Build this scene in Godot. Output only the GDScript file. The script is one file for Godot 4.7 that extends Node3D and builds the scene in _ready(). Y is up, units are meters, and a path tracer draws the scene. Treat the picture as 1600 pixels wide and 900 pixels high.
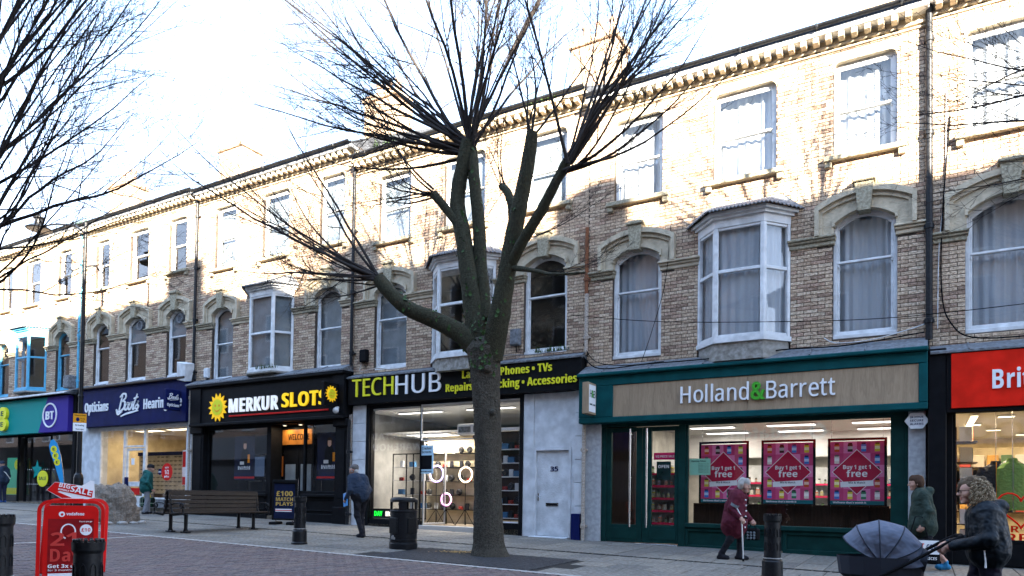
extends Node3D
# A sloping pedestrian street of Victorian terraced shops. x runs along the terrace, z out of it towards the camera, y up, metres.
# The brick fronts stand in the plane z = 0; the ground falls gently to the right and away from the shops.

const EYE := 1.102
const SX := 0.01727
const SZ := 0.015
var M := {}
var taken := {}
var tex := {}
var rng := RandomNumberGenerator.new()
var fonts := {}

func _ready() -> void:
	rng.seed = 7
	set_camera()
	set_light()
	make_textures()
	make_materials()
	build_ground()
	build_terrace()
	build_opposite()
	build_shops()
	build_trees()
	build_furniture()
	build_people()

func set_camera() -> void:
	var cam := Camera3D.new()
	cam.name = "camera"
	cam.projection = Camera3D.PROJECTION_FRUSTUM
	cam.near = 0.05
	cam.far = 400.0
	cam.size = 0.05 * 900.0 / 1105.94
	cam.frustum_offset = Vector2(0.0, 0.05 * 300.65 / 1105.94)
	add_child(cam)
	cam.transform = Transform3D(Basis(Vector3(0.86422, 0.01489, -0.50289), Vector3(-0.0007, 0.9996, 0.02838), Vector3(0.50311, -0.02417, 0.86388)).orthonormalized(), Vector3(0, EYE, 15.5))
	cam.current = true

func set_light() -> void:
	var e := Environment.new()
	e.background_mode = Environment.BG_SKY
	var sky := Sky.new()
	var sm := ProceduralSkyMaterial.new()
	sm.sky_top_color = Color(0.55, 0.67, 0.84)
	sm.sky_horizon_color = Color(0.92, 0.93, 0.94)
	sm.sky_curve = 0.16
	sm.ground_bottom_color = Color(0.25, 0.24, 0.23)
	sm.ground_horizon_color = Color(0.6, 0.6, 0.6)
	sm.sky_energy_multiplier = 0.75
	sky.sky_material = sm
	e.sky = sky
	e.tonemap_mode = Environment.TONE_MAPPER_LINEAR
	e.tonemap_exposure = 12.2
	e.sdfgi_enabled = true
	e.ssao_enabled = true
	e.ssil_enabled = true
	var we := WorldEnvironment.new()
	we.name = "surroundings"
	we.environment = e
	add_child(we)
	var sun := DirectionalLight3D.new()
	sun.name = "sun"
	sun.light_energy = 1.6
	sun.light_color = Color(1.0, 0.955, 0.88)
	sun.light_angular_distance = 0.5
	sun.shadow_enabled = true
	add_child(sun)
	sun.look_at_from_position(Vector3.ZERO, -Vector3(sin(deg_to_rad(45.0)), tan(deg_to_rad(17.7)), cos(deg_to_rad(45.0))))

# ---------------------------------------------------------------- shapes
class MB:
	var v := PackedVector3Array()
	var n := PackedVector3Array()
	var c := PackedColorArray()
	var t := PackedVector2Array()
	var x := Transform3D()
	var col := Color.WHITE
	var tinted := false
	func at(tr: Transform3D) -> MB:
		x = tr
		return self
	func move(p: Vector3) -> MB:
		x = Transform3D(Basis(), p)
		return self
	func tint(k: Color) -> MB:
		col = k
		tinted = true
		return self
	func put(p: Vector3, nn: Vector3, uv := Vector2.ZERO) -> void:
		v.append(x * p)
		n.append((x.basis * nn).normalized())
		c.append(col)
		t.append(uv)
	func tri(a: Vector3, b: Vector3, d: Vector3, out := Vector3.ZERO) -> void:
		var nn := (b - a).cross(d - a).normalized()
		if out != Vector3.ZERO and nn.dot(out) < 0.0:
			nn = -nn
			var s := b
			b = d
			d = s
		put(a, nn)
		put(d, nn)
		put(b, nn)
	func quad(a: Vector3, b: Vector3, d: Vector3, e: Vector3, out := Vector3.ZERO) -> void:
		var nn := (d - a).cross(e - b).normalized()
		if out != Vector3.ZERO and nn.dot(out) < 0.0:
			nn = -nn
			var s := b
			b = e
			e = s
		for p in [a, d, b, a, e, d]:
			put(p, nn)
	func card(a: Vector3, b: Vector3, d: Vector3, e: Vector3) -> void:  # counter-clockwise from the lower left, with texture coordinates
		var nn := (b - a).cross(d - a).normalized()
		put(a, nn, Vector2(0, 1))
		put(d, nn, Vector2(1, 0))
		put(b, nn, Vector2(1, 1))
		put(a, nn, Vector2(0, 1))
		put(e, nn, Vector2(0, 0))
		put(d, nn, Vector2(1, 0))
	func box(a: Vector3, b: Vector3) -> MB:
		var m := (a + b) / 2
		for ax in 3:
			var ay := (ax + 1) % 3
			var az := (ax + 2) % 3
			for s in [0, 1]:
				var p := [a, a, a, a]
				var out := Vector3.ZERO
				out[ax] = 1.0 if s else -1.0
				for k in 4:
					var q := a
					q[ax] = b[ax] if s else a[ax]
					q[ay] = b[ay] if k in [1, 2] else a[ay]
					q[az] = b[az] if k in [2, 3] else a[az]
					p[k] = q
				quad(p[0], p[1], p[2], p[3], out)
		return self
	func cbox(a: Vector3, b: Vector3, ch := 0.006) -> MB:  # a box with every edge chamfered
		var m := (a + b) / 2
		var h := (b - a) / 2
		h = h.abs()
		ch = minf(ch, minf(h.x, minf(h.y, h.z)) * 0.45)
		var pt := func(s: Vector3, ax: int) -> Vector3:
			var q := Vector3(s.x * (h.x - ch), s.y * (h.y - ch), s.z * (h.z - ch))
			q[ax] = s[ax] * h[ax]
			return m + q
		for ax in 3:
			var ay := (ax + 1) % 3
			var az := (ax + 2) % 3
			for s in [-1.0, 1.0]:
				var q := []
				for k in [[-1.0, -1.0], [1.0, -1.0], [1.0, 1.0], [-1.0, 1.0]]:
					var sg := Vector3.ZERO
					sg[ax] = s
					sg[ay] = k[0]
					sg[az] = k[1]
					q.append(pt.call(sg, ax))
				var out := Vector3.ZERO
				out[ax] = s
				quad(q[0], q[1], q[2], q[3], out)
				for s2 in [-1.0, 1.0]:
					var lo := Vector3.ZERO
					lo[ax] = s
					lo[ay] = s2
					lo[az] = -1.0
					var hi := lo
					hi[az] = 1.0
					var o2 := Vector3.ZERO
					o2[ax] = s
					o2[ay] = s2
					quad(pt.call(lo, ax), pt.call(hi, ax), pt.call(hi, ay), pt.call(lo, ay), o2)
		for sx in [-1.0, 1.0]:
			for sy in [-1.0, 1.0]:
				for sz in [-1.0, 1.0]:
					var s := Vector3(sx, sy, sz)
					tri(pt.call(s, 0), pt.call(s, 1), pt.call(s, 2), s)
		return self
	func prism(poly: PackedVector2Array, z0: float, z1: float) -> MB:
		if Geometry2D.is_polygon_clockwise(poly):
			poly.reverse()
		var ix := Geometry2D.triangulate_polygon(poly)
		for k in range(0, ix.size(), 3):
			var a := poly[ix[k]]
			var b := poly[ix[k + 1]]
			var d := poly[ix[k + 2]]
			tri(Vector3(a.x, a.y, z1), Vector3(b.x, b.y, z1), Vector3(d.x, d.y, z1), Vector3(0, 0, 1))
			tri(Vector3(a.x, a.y, z0), Vector3(b.x, b.y, z0), Vector3(d.x, d.y, z0), Vector3(0, 0, -1))
		for k in poly.size():
			var a := poly[k]
			var b := poly[(k + 1) % poly.size()]
			quad(Vector3(a.x, a.y, z0), Vector3(b.x, b.y, z0), Vector3(b.x, b.y, z1), Vector3(a.x, a.y, z1), Vector3(b.y - a.y, a.x - b.x, 0))
		return self
	func band(pa: PackedVector2Array, pb: PackedVector2Array, z0: float, z1: float) -> MB:  # the strip between two paths, raised from z0 to z1
		for k in pa.size() - 1:
			var a := pa[k]
			var b := pa[k + 1]
			var d := pb[k + 1]
			var e := pb[k]
			quad(Vector3(a.x, a.y, z1), Vector3(b.x, b.y, z1), Vector3(d.x, d.y, z1), Vector3(e.x, e.y, z1), Vector3(0, 0, 1))
			var across := (a + b - d - e)
			quad(Vector3(a.x, a.y, z0), Vector3(b.x, b.y, z0), Vector3(b.x, b.y, z1), Vector3(a.x, a.y, z1), Vector3(across.x, across.y, 0))
			quad(Vector3(e.x, e.y, z0), Vector3(d.x, d.y, z0), Vector3(d.x, d.y, z1), Vector3(e.x, e.y, z1), Vector3(-across.x, -across.y, 0))
		for k in [0, pa.size() - 1]:
			var o := pa[0] - pa[1] if k == 0 else pa[k] - pa[k - 1]
			quad(Vector3(pa[k].x, pa[k].y, z0), Vector3(pb[k].x, pb[k].y, z0), Vector3(pb[k].x, pb[k].y, z1), Vector3(pa[k].x, pa[k].y, z1), Vector3(o.x, o.y, 0))
		return self
	func tube(p: PackedVector3Array, r: PackedFloat32Array, sides := 8, caps := true) -> MB:
		var last := p.size() - 1
		var u := Vector3.ZERO
		var ring0 := PackedVector3Array()
		var nor0 := PackedVector3Array()
		for k in p.size():
			var d := (p[mini(k + 1, last)] - p[maxi(k - 1, 0)]).normalized()
			if u == Vector3.ZERO:
				u = d.cross(Vector3.RIGHT if absf(d.x) < 0.8 else Vector3.UP).normalized()
			u = (u - d * u.dot(d)).normalized()
			var w := d.cross(u)
			var ring := PackedVector3Array()
			var nor := PackedVector3Array()
			for s in sides + 1:
				var a := TAU * s / sides
				var q := u * cos(a) + w * sin(a)
				nor.append(q)
				ring.append(p[k] + q * r[k])
			if k:
				for s in sides:
					put(ring0[s], nor0[s])
					put(ring[s], nor[s])
					put(ring[s + 1], nor[s + 1])
					put(ring0[s], nor0[s])
					put(ring[s + 1], nor[s + 1])
					put(ring0[s + 1], nor0[s + 1])
			if caps and (k == 0 or k == last):
				var o := -d if k == 0 else d
				for s in sides:
					tri(p[k], ring[s], ring[s + 1], o)
			ring0 = ring
			nor0 = nor
		return self
	func rod(a: Vector3, b: Vector3, r: float, sides := 8) -> MB:
		return tube(PackedVector3Array([a, b]), PackedFloat32Array([r, r]), sides)
	func lathe(prof: PackedVector2Array, sides := 16, base := Vector3.ZERO) -> MB:  # radius, height pairs from the bottom up, flat between them
		for k in prof.size() - 1:
			var a := prof[k]
			var b := prof[k + 1]
			var sl := Vector2(b.y - a.y, a.x - b.x).normalized()
			for s in sides:
				var a0 := TAU * s / sides
				var a1 := TAU * (s + 1) / sides
				var c0 := Vector3(cos(a0), 0, sin(a0))
				var c1 := Vector3(cos(a1), 0, sin(a1))
				var n0 := c0 * sl.x + Vector3.UP * sl.y
				var n1 := c1 * sl.x + Vector3.UP * sl.y
				var p00 := base + c0 * a.x + Vector3.UP * a.y
				var p10 := base + c1 * a.x + Vector3.UP * a.y
				var p01 := base + c0 * b.x + Vector3.UP * b.y
				var p11 := base + c1 * b.x + Vector3.UP * b.y
				put(p00, n0)
				put(p10, n1)
				put(p11, n1)
				put(p00, n0)
				put(p11, n1)
				put(p01, n0)
		return self
	func blob(m: Vector3, r: Vector3, nu := 12, nv := 8) -> MB:
		for i in nv:
			for j in nu:
				var q := []
				for k in [[i, j], [i + 1, j], [i + 1, j + 1], [i, j + 1]]:
					var la: float = PI * k[0] / nv
					var lo: float = TAU * k[1] / nu
					q.append(Vector3(sin(la) * cos(lo), cos(la), sin(la) * sin(lo)))
				for k in [0, 1, 2, 0, 2, 3]:
					put(m + q[k] * r, q[k] / r)
		return self
	func mesh(m: Material = null) -> ArrayMesh:
		var arr := []
		arr.resize(Mesh.ARRAY_MAX)
		arr[Mesh.ARRAY_VERTEX] = v
		arr[Mesh.ARRAY_NORMAL] = n
		arr[Mesh.ARRAY_TEX_UV] = t
		if tinted:
			arr[Mesh.ARRAY_COLOR] = c
		var am := ArrayMesh.new()
		am.add_surface_from_arrays(Mesh.PRIMITIVE_TRIANGLES, arr)
		if m:
			am.surface_set_material(0, m)
		return am

func v2(a: Array) -> PackedVector2Array:
	var o := PackedVector2Array()
	for k in range(0, a.size(), 2):
		o.append(Vector2(a[k], a[k + 1]))
	return o

func arc(m: Vector2, r: Vector2, a0: float, a1: float, steps: int) -> PackedVector2Array:
	var o := PackedVector2Array()
	for k in steps + 1:
		var a := deg_to_rad(lerpf(a0, a1, float(k) / steps))
		o.append(m + Vector2(cos(a) * r.x, sin(a) * r.y))
	return o

func gy(x: float, z: float) -> float:
	return -SX * x - SZ * z

func gpos(x: float, z: float) -> Vector3:
	return Vector3(x, gy(x, z), z)

func numbered(called: String) -> String:
	var k: int = taken.get(called, 0)
	taken[called] = k + 1
	return called if k == 0 else "%s_%03d" % [called, k]

func tag(o: Node, label: String, category: String, group := "") -> Node:
	o.set_meta("label", label)
	o.set_meta("category", category)
	if group:
		o.set_meta("group", group)
	return o

func thing(called: String, label: String, category: String, at := Vector3.ZERO, turn := 0.0, group := "") -> Node3D:
	var o := Node3D.new()
	o.name = numbered(called)
	add_child(o)
	o.position = at
	o.rotation.y = turn
	tag(o, label, category, group)
	return o

func obj(called: String, b: MB, m: Material, parent: Node = null) -> MeshInstance3D:
	return inst(called, b.mesh(m), parent)

func inst(called: String, mesh: Mesh, parent: Node = null) -> MeshInstance3D:
	var o := MeshInstance3D.new()
	o.mesh = mesh
	o.name = called if parent else numbered(called)
	(parent if parent else self).add_child(o, true)
	return o

func struct(called: String, b: MB, m: Material, parent: Node = null) -> MeshInstance3D:
	var o := obj(called, b, m, parent)
	if not parent:
		o.set_meta("kind", "structure")
	return o

func slab(parent: Node, called: String, m: Material, x0: float, x1: float, y0: float, y1: float, z0: float, z1: float, ch := 0.006) -> MeshInstance3D:
	return obj(called, MB.new().cbox(Vector3(x0, y0, z0), Vector3(x1, y1, z1), ch), m, parent)

func turned(p: Vector3, yaw: float) -> Transform3D:
	return Transform3D(Basis(Vector3.UP, yaw), p)

func letters(parent: Node, text: String, m: Material, x0: float, x1: float, yb: float, cap: float, z: float, deep := 0.03, bold := true, called := "lettering", tr := Transform3D()) -> MeshInstance3D:
	# text stretched to run from x0 to x1, its capitals cap high above yb
	var key := "b" if bold else "r"
	if not fonts.has(key):
		var f := SystemFont.new()
		f.font_names = PackedStringArray(["Droid Sans"])
		f.font_weight = 700 if bold else 400
		fonts[key] = f
	var tm := TextMesh.new()
	tm.font = fonts[key]
	tm.text = text
	tm.font_size = 48
	tm.pixel_size = 0.01
	tm.depth = 0.1
	tm.curve_step = 1.5 if cap > 0.1 else 4.0
	tm.horizontal_alignment = HORIZONTAL_ALIGNMENT_LEFT
	tm.vertical_alignment = VERTICAL_ALIGNMENT_BOTTOM
	var ref := TextMesh.new()
	ref.font = fonts[key]
	ref.text = "H"
	ref.font_size = 48
	ref.pixel_size = 0.01
	ref.depth = 0.1
	ref.vertical_alignment = VERTICAL_ALIGNMENT_BOTTOM
	var hb := ref.get_aabb()
	var ab := tm.get_aabb()
	var sx := (x1 - x0) / ab.size.x
	var sy := cap / hb.size.y
	var o := MeshInstance3D.new()
	tm.material = m
	o.mesh = tm
	o.name = called
	parent.add_child(o, true)
	o.transform = tr * Transform3D(Basis.from_scale(Vector3(sx, sy, deep / 0.1)), Vector3(x0 - ab.position.x * sx, yb - hb.position.y * sy, z + deep / 2))
	return o

# ---------------------------------------------------------------- materials
func lin(r: float, g: float, b: float, a := 1.0) -> Color:
	return Color(r, g, b, a).linear_to_srgb()

func noise_tex(key: String, freq: float, lo: float, hi: float, kind := FastNoiseLite.TYPE_SIMPLEX, oct := 4, normal := 0.0, warm := 0.0) -> void:
	var f := FastNoiseLite.new()
	f.noise_type = kind
	f.frequency = freq
	f.seed = key.hash() % 1000
	f.fractal_octaves = oct
	var nt := NoiseTexture2D.new()
	nt.width = 512
	nt.height = 512
	nt.seamless = true
	nt.noise = f
	if normal > 0.0:
		nt.as_normal_map = true
		nt.bump_strength = normal
	else:
		var gr := Gradient.new()
		gr.offsets = PackedFloat32Array([0.15, 0.85])
		gr.colors = PackedColorArray([Color(lo + warm, lo, lo - warm), Color(hi, hi, hi)])
		nt.color_ramp = gr
	tex[key] = nt

func painted(key: String, w: int, h: int, f: Callable) -> void:
	var im := Image.create(w, h, false, Image.FORMAT_RGB8)
	f.call(im)
	tex[key] = ImageTexture.create_from_image(im)

func make_textures() -> void:
	noise_tex("grain", 0.09, 0.80, 1.0)
	noise_tex("blotch", 0.014, 0.74, 1.0, FastNoiseLite.TYPE_SIMPLEX, 5, 0.0, 0.02)
	noise_tex("stain", 0.008, 0.88, 1.0, FastNoiseLite.TYPE_SIMPLEX, 6)
	noise_tex("bump", 0.06, 0, 1, FastNoiseLite.TYPE_SIMPLEX, 4, 6.0)
	noise_tex("rough_bump", 0.03, 0, 1, FastNoiseLite.TYPE_SIMPLEX, 5, 14.0)
	noise_tex("crease", 0.010, 0, 1, FastNoiseLite.TYPE_SIMPLEX, 3, 18.0)
	noise_tex("bark_bump", 0.05, 0, 1, FastNoiseLite.TYPE_CELLULAR, 3, 20.0)
	painted("wood", 256, 512, func(im: Image) -> void:
		var f := FastNoiseLite.new()
		f.seed = 4
		f.frequency = 0.02
		for y in 512:
			for x in 256:
				var n := f.get_noise_2d(x * 3.0, y * 0.18) * 0.5 + 0.5
				var r := 0.5 + 0.5 * sin((x * 0.35 + n * 26.0))
				var k := 0.78 + 0.16 * n + 0.06 * r
				im.set_pixel(x, y, Color(k, k * 0.99, k * 0.97)))

func mat(key: String, c: Color, rough := 0.8, o := {}) -> StandardMaterial3D:
	var m := StandardMaterial3D.new()
	m.resource_name = key
	m.albedo_color = c
	m.roughness = rough
	m.metallic = o.get("metal", 0.0)
	m.metallic_specular = o.get("spec", 0.3)
	if o.has("tex") or o.has("nrm"):
		m.uv1_triplanar = true
		m.uv1_world_triplanar = o.get("world", true)
		var s: float = o.get("s", 1.0)
		m.uv1_scale = o.get("sv", Vector3(s, s, s))
		if o.has("tex"):
			m.albedo_texture = tex[o.tex]
		if o.has("nrm"):
			m.normal_enabled = true
			m.normal_texture = tex[o.nrm]
			m.normal_scale = o.get("ns", 1.0)
	if o.get("vc", false):
		m.vertex_color_use_as_albedo = true
	if o.has("emit"):
		m.emission_enabled = true
		m.emission = o.emit
		m.emission_energy_multiplier = o.get("power", 1.0)
	if o.has("coat"):
		m.clearcoat_enabled = true
		m.clearcoat = o.coat
		m.clearcoat_roughness = 0.15
	M[key] = m
	return m

func glass(key: String, c: Color, a: float) -> void:
	var m := mat(key, Color(c.r, c.g, c.b, a), 0.02)
	m.transparency = BaseMaterial3D.TRANSPARENCY_ALPHA
	m.metallic_specular = 0.5

func make_materials() -> void:
	mat("brick", Color.WHITE, 0.9, {"vc": true, "tex": "blotch", "s": 1.6, "nrm": "rough_bump", "ns": 0.6})
	var pal := brick_colours()
	for k in pal.size():
		mat("brick%d" % k, pal[k].linear_to_srgb(), 0.9, {"tex": "blotch", "s": 1.6, "nrm": "rough_bump", "ns": 0.6})
	mat("mortar", lin(0.095, 0.073, 0.058), 0.95, {"tex": "grain", "s": 2.0})
	mat("stone", lin(0.54, 0.46, 0.335), 0.9, {"tex": "stain", "s": 0.9, "nrm": "rough_bump", "ns": 0.25})
	mat("mossy_stone", lin(0.42, 0.38, 0.28), 0.95, {"tex": "blotch", "s": 1.7, "nrm": "rough_bump", "ns": 0.35})
	mat("render", lin(0.36, 0.35, 0.32), 0.9, {"tex": "blotch", "s": 0.8})
	mat("white", lin(0.74, 0.75, 0.75), 0.45, {"tex": "stain", "s": 0.7})
	mat("white_wall", lin(0.66, 0.68, 0.70), 0.7, {"tex": "stain", "s": 0.5, "nrm": "bump", "ns": 0.25})
	mat("sky_blue", lin(0.11, 0.42, 0.62), 0.4, {"tex": "stain", "s": 0.9})
	mat("lead", lin(0.20, 0.215, 0.235), 0.55, {"tex": "blotch", "s": 1.1, "nrm": "crease", "ns": 0.3})
	mat("slate", lin(0.07, 0.075, 0.085), 0.6, {"tex": "blotch", "s": 1.0})
	mat("iron", lin(0.014, 0.015, 0.017), 0.38, {"tex": "blotch", "s": 3.0, "nrm": "bump", "ns": 0.2})
	mat("pipe", lin(0.020, 0.022, 0.026), 0.42, {"tex": "blotch", "s": 2.0})
	mat("pale_pipe", lin(0.50, 0.44, 0.38), 0.6, {"tex": "blotch", "s": 2.0})
	mat("rust", lin(0.25, 0.10, 0.05), 0.9, {"tex": "blotch", "s": 3.0})
	mat("black", lin(0.008, 0.0085, 0.010), 0.45, {"spec": 0.18, "tex": "stain", "s": 0.8})
	mat("matt_black", lin(0.009, 0.009, 0.010), 0.75, {"spec": 0.15})
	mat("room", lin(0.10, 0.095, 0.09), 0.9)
	mat("shop_wall", lin(0.62, 0.60, 0.55), 0.8, {"tex": "stain", "s": 0.4})
	mat("cream_wall", lin(0.62, 0.53, 0.36), 0.7, {"tex": "stain", "s": 0.4})
	mat("shop_floor", lin(0.20, 0.17, 0.13), 0.4, {"tex": "blotch", "s": 0.5})
	mat("ceiling", lin(0.62, 0.62, 0.60), 0.9)
	mat("teal", lin(0.005, 0.075, 0.080), 0.5, {"spec": 0.2, "tex": "stain", "s": 0.5})
	mat("green_paint", lin(0.006, 0.036, 0.032), 0.5, {"spec": 0.2, "tex": "stain", "s": 0.6})
	mat("oak", lin(0.43, 0.32, 0.215), 0.55, {"tex": "wood", "sv": Vector3(0.5, 0.5, 0.5)})
	mat("brown_wood", lin(0.060, 0.038, 0.028), 0.5, {"tex": "wood", "sv": Vector3(1.4, 0.6, 1.4)})
	mat("dark_wood", lin(0.055, 0.034, 0.024), 0.6, {"tex": "wood", "sv": Vector3(1.4, 0.6, 1.4), "spec": 0.15})
	mat("grey_wall", lin(0.26, 0.26, 0.25), 0.8, {"tex": "stain", "s": 0.4})
	mat("marble", lin(0.42, 0.43, 0.44), 0.4, {"tex": "stain", "s": 1.6})
	mat("sign_white", lin(0.80, 0.80, 0.80), 0.4)
	mat("lit_white", lin(0.80, 0.80, 0.80), 0.4, {"emit": Color(1, 1, 1), "power": 0.035})
	mat("lit_yellow", lin(0.90, 0.60, 0.02), 0.4, {"emit": Color(1, 0.80, 0.10), "power": 0.05})
	mat("sign_green", lin(0.06, 0.36, 0.03), 0.4)
	mat("sign_yellow", lin(0.78, 0.74, 0.03), 0.45)
	mat("sun_yellow", lin(0.95, 0.58, 0.02), 0.4, {"emit": Color(1, 0.75, 0.08), "power": 0.035})
	mat("sun_orange", lin(0.90, 0.30, 0.02), 0.4)
	mat("red", lin(0.70, 0.012, 0.010), 0.35, {"tex": "stain", "s": 0.5})
	mat("sign_red", lin(0.80, 0.022, 0.010), 0.55, {"spec": 0.15, "tex": "stain", "s": 0.4})
	mat("navy", lin(0.008, 0.013, 0.075), 0.5, {"spec": 0.15, "tex": "stain", "s": 0.5})
	mat("teal_sign", lin(0.004, 0.25, 0.225), 0.5, {"spec": 0.15})
	mat("purple_sign", lin(0.045, 0.028, 0.24), 0.5, {"spec": 0.15})
	mat("aluminium", lin(0.56, 0.57, 0.58), 0.35, {"metal": 0.7})
	mat("steel", lin(0.62, 0.62, 0.62), 0.22, {"metal": 1.0})
	mat("slabs0", lin(0.215, 0.203, 0.180), 0.85, {"tex": "blotch", "s": 1.2, "nrm": "bump", "ns": 0.4})
	mat("slabs1", lin(0.190, 0.180, 0.160), 0.85, {"tex": "blotch", "s": 1.2, "nrm": "bump", "ns": 0.4})
	mat("slabs2", lin(0.235, 0.218, 0.188), 0.85, {"tex": "blotch", "s": 1.2, "nrm": "bump", "ns": 0.4})
	mat("slabs3", lin(0.165, 0.158, 0.146), 0.85, {"tex": "blotch", "s": 1.2, "nrm": "bump", "ns": 0.4})
	mat("slab_mix", Color.WHITE, 0.85, {"vc": true, "tex": "blotch", "s": 1.2, "nrm": "bump", "ns": 0.4})
	for k in 5:
		var pc: Color = paver_colours()[k]
		mat("paver%d" % k, pc.linear_to_srgb(), 0.82, {"tex": "blotch", "s": 2.0, "nrm": "bump", "ns": 0.6})
	mat("paver_mix", Color.WHITE, 0.82, {"vc": true, "tex": "blotch", "s": 2.0, "nrm": "bump", "ns": 0.6})
	mat("joint", lin(0.030, 0.028, 0.026), 0.95, {"tex": "grain", "s": 2.0})
	mat("asphalt", lin(0.045, 0.045, 0.048), 0.85, {"tex": "blotch", "s": 1.0, "nrm": "rough_bump", "ns": 0.7})
	mat("kerb", lin(0.40, 0.39, 0.37), 0.8, {"tex": "blotch", "s": 1.3})
	mat("bark", lin(0.080, 0.071, 0.055), 0.95, {"tex": "blotch", "s": 2.2, "nrm": "bark_bump", "ns": 1.2, "sv": Vector3(3.0, 0.9, 3.0)})
	mat("moss_bark", lin(0.052, 0.050, 0.030), 0.95, {"tex": "blotch", "s": 2.2, "nrm": "bark_bump", "ns": 1.0, "sv": Vector3(3.0, 1.2, 3.0)})
	mat("twig", lin(0.032, 0.026, 0.023), 0.9)
	mat("leaf", lin(0.032, 0.066, 0.016), 0.6)
	mat("net", lin(0.54, 0.58, 0.62), 0.9, {"tex": "grain", "s": 3.0})
	M.net.backlight_enabled = true
	M.net.backlight = Color(0.4, 0.4, 0.4)
	mat("blind", lin(0.19, 0.225, 0.245), 0.8, {"tex": "stain", "s": 0.4})
	mat("lamp_white", lin(0.8, 0.8, 0.8), 0.5, {"emit": Color(1, 0.98, 0.94), "power": 0.32})
	mat("lamp_warm", lin(0.8, 0.8, 0.8), 0.5, {"emit": Color(1, 0.93, 0.78), "power": 0.32})
	glass("glass", Color(0.05, 0.06, 0.06), 0.05)
	glass("shop_glass", Color(0.05, 0.06, 0.06), 0.05)

func brick_colours() -> Array:
	return [Color(0.66, 0.50, 0.36), Color(0.56, 0.41, 0.29), Color(0.74, 0.59, 0.44), Color(0.56, 0.39, 0.29), Color(0.41, 0.285, 0.21), Color(0.70, 0.54, 0.39)]

func paver_colours() -> Array:
	return [Color(0.165, 0.125, 0.120), Color(0.150, 0.120, 0.115), Color(0.190, 0.150, 0.138), Color(0.135, 0.112, 0.112), Color(0.175, 0.130, 0.118)]

# ---------------------------------------------------------------- ground
func ground_frame() -> Transform3D:
	var ax := Vector3(1, -SX, 0).normalized()
	var up := Vector3(SX, 1, SZ).normalized()
	return Transform3D(Basis(ax, up, ax.cross(up)), Vector3.ZERO)

func setting(called: String, m: Material, x0: float, x1: float, z0: float, z1: float, top: float, deep: float) -> MeshInstance3D:
	var o := struct(called, MB.new().box(Vector3(x0, top - deep, z0), Vector3(x1, top, z1)), m)
	o.transform = ground_frame()
	return o

func paved(base: Node3D, called: String, mats: Array, mixm: Material, cells: Array, most: int, ch: float, tones: Array) -> void:
	# cells are [x, z, width, depth]; the nearest whole ones become pieces of their own, the rest one joined part
	var eye := Vector3(0, 1.4, 15.5)
	var fr := ground_frame()
	cells.sort_custom(func(a, b): return (fr * Vector3(a[0], 0, a[1])).distance_squared_to(eye) < (fr * Vector3(b[0], 0, b[1])).distance_squared_to(eye))
	var shapes := {}
	var rest := MB.new()
	var left := most
	for q in cells:
		var drop := rng.randf_range(-0.004, 0.002)
		var tone := rng.randi_range(0, mats.size() - 1)
		if left > 0 and in_view(fr * Vector3(q[0], 0, q[1])):
			left -= 1
			var key := "%.3f %.3f" % [q[2], q[3]]
			if not shapes.has(key):
				shapes[key] = MB.new().cbox(Vector3(-q[2] / 2, -0.05, -q[3] / 2), Vector3(q[2] / 2, 0, q[3] / 2), ch).mesh()
			var o := inst(called, shapes[key], base)
			o.material_override = mats[tone]
			o.position = Vector3(q[0], drop, q[1])
			o.rotation = Vector3(rng.randf_range(-0.003, 0.003), 0, rng.randf_range(-0.003, 0.003))
		else:
			rest.tint(tones[tone])
			var a := Vector3(q[0] - q[2] / 2, drop, q[1] - q[3] / 2)
			var b := Vector3(q[0] + q[2] / 2, drop, q[1] + q[3] / 2)
			rest.quad(Vector3(a.x, drop, b.z), b, Vector3(b.x, drop, a.z), a, Vector3.UP)
			rest.quad(Vector3(a.x, drop, b.z), b, Vector3(b.x, drop - 0.04, b.z), Vector3(a.x, drop - 0.04, b.z), Vector3.BACK)
			rest.quad(b, Vector3(b.x, drop, a.z), Vector3(b.x, drop - 0.04, a.z), Vector3(b.x, drop - 0.04, b.z), Vector3.RIGHT)
			rest.quad(a, Vector3(a.x, drop, b.z), Vector3(a.x, drop - 0.04, b.z), Vector3(a.x, drop - 0.04, a.z), Vector3.LEFT)
	if rest.v.size():
		var o := obj(called + "s_beyond", rest, mixm, base)
		o.set_meta("kind", "stuff")

func in_view(p: Vector3) -> bool:
	var d := p - Vector3(0, EYE, 15.5)
	var deep := d.dot(Vector3(-0.50311, 0.02417, -0.86388))
	if deep < 0.5:
		return false
	var sx := 1105.94 * d.dot(Vector3(0.86422, 0.01489, -0.50289)) / deep + 800.0
	var sy := 750.65 - 1105.94 * d.dot(Vector3(-0.0007, 0.9996, 0.02838)) / deep
	return sx > -40 and sx < 1640 and sy > -40 and sy < 940

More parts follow.
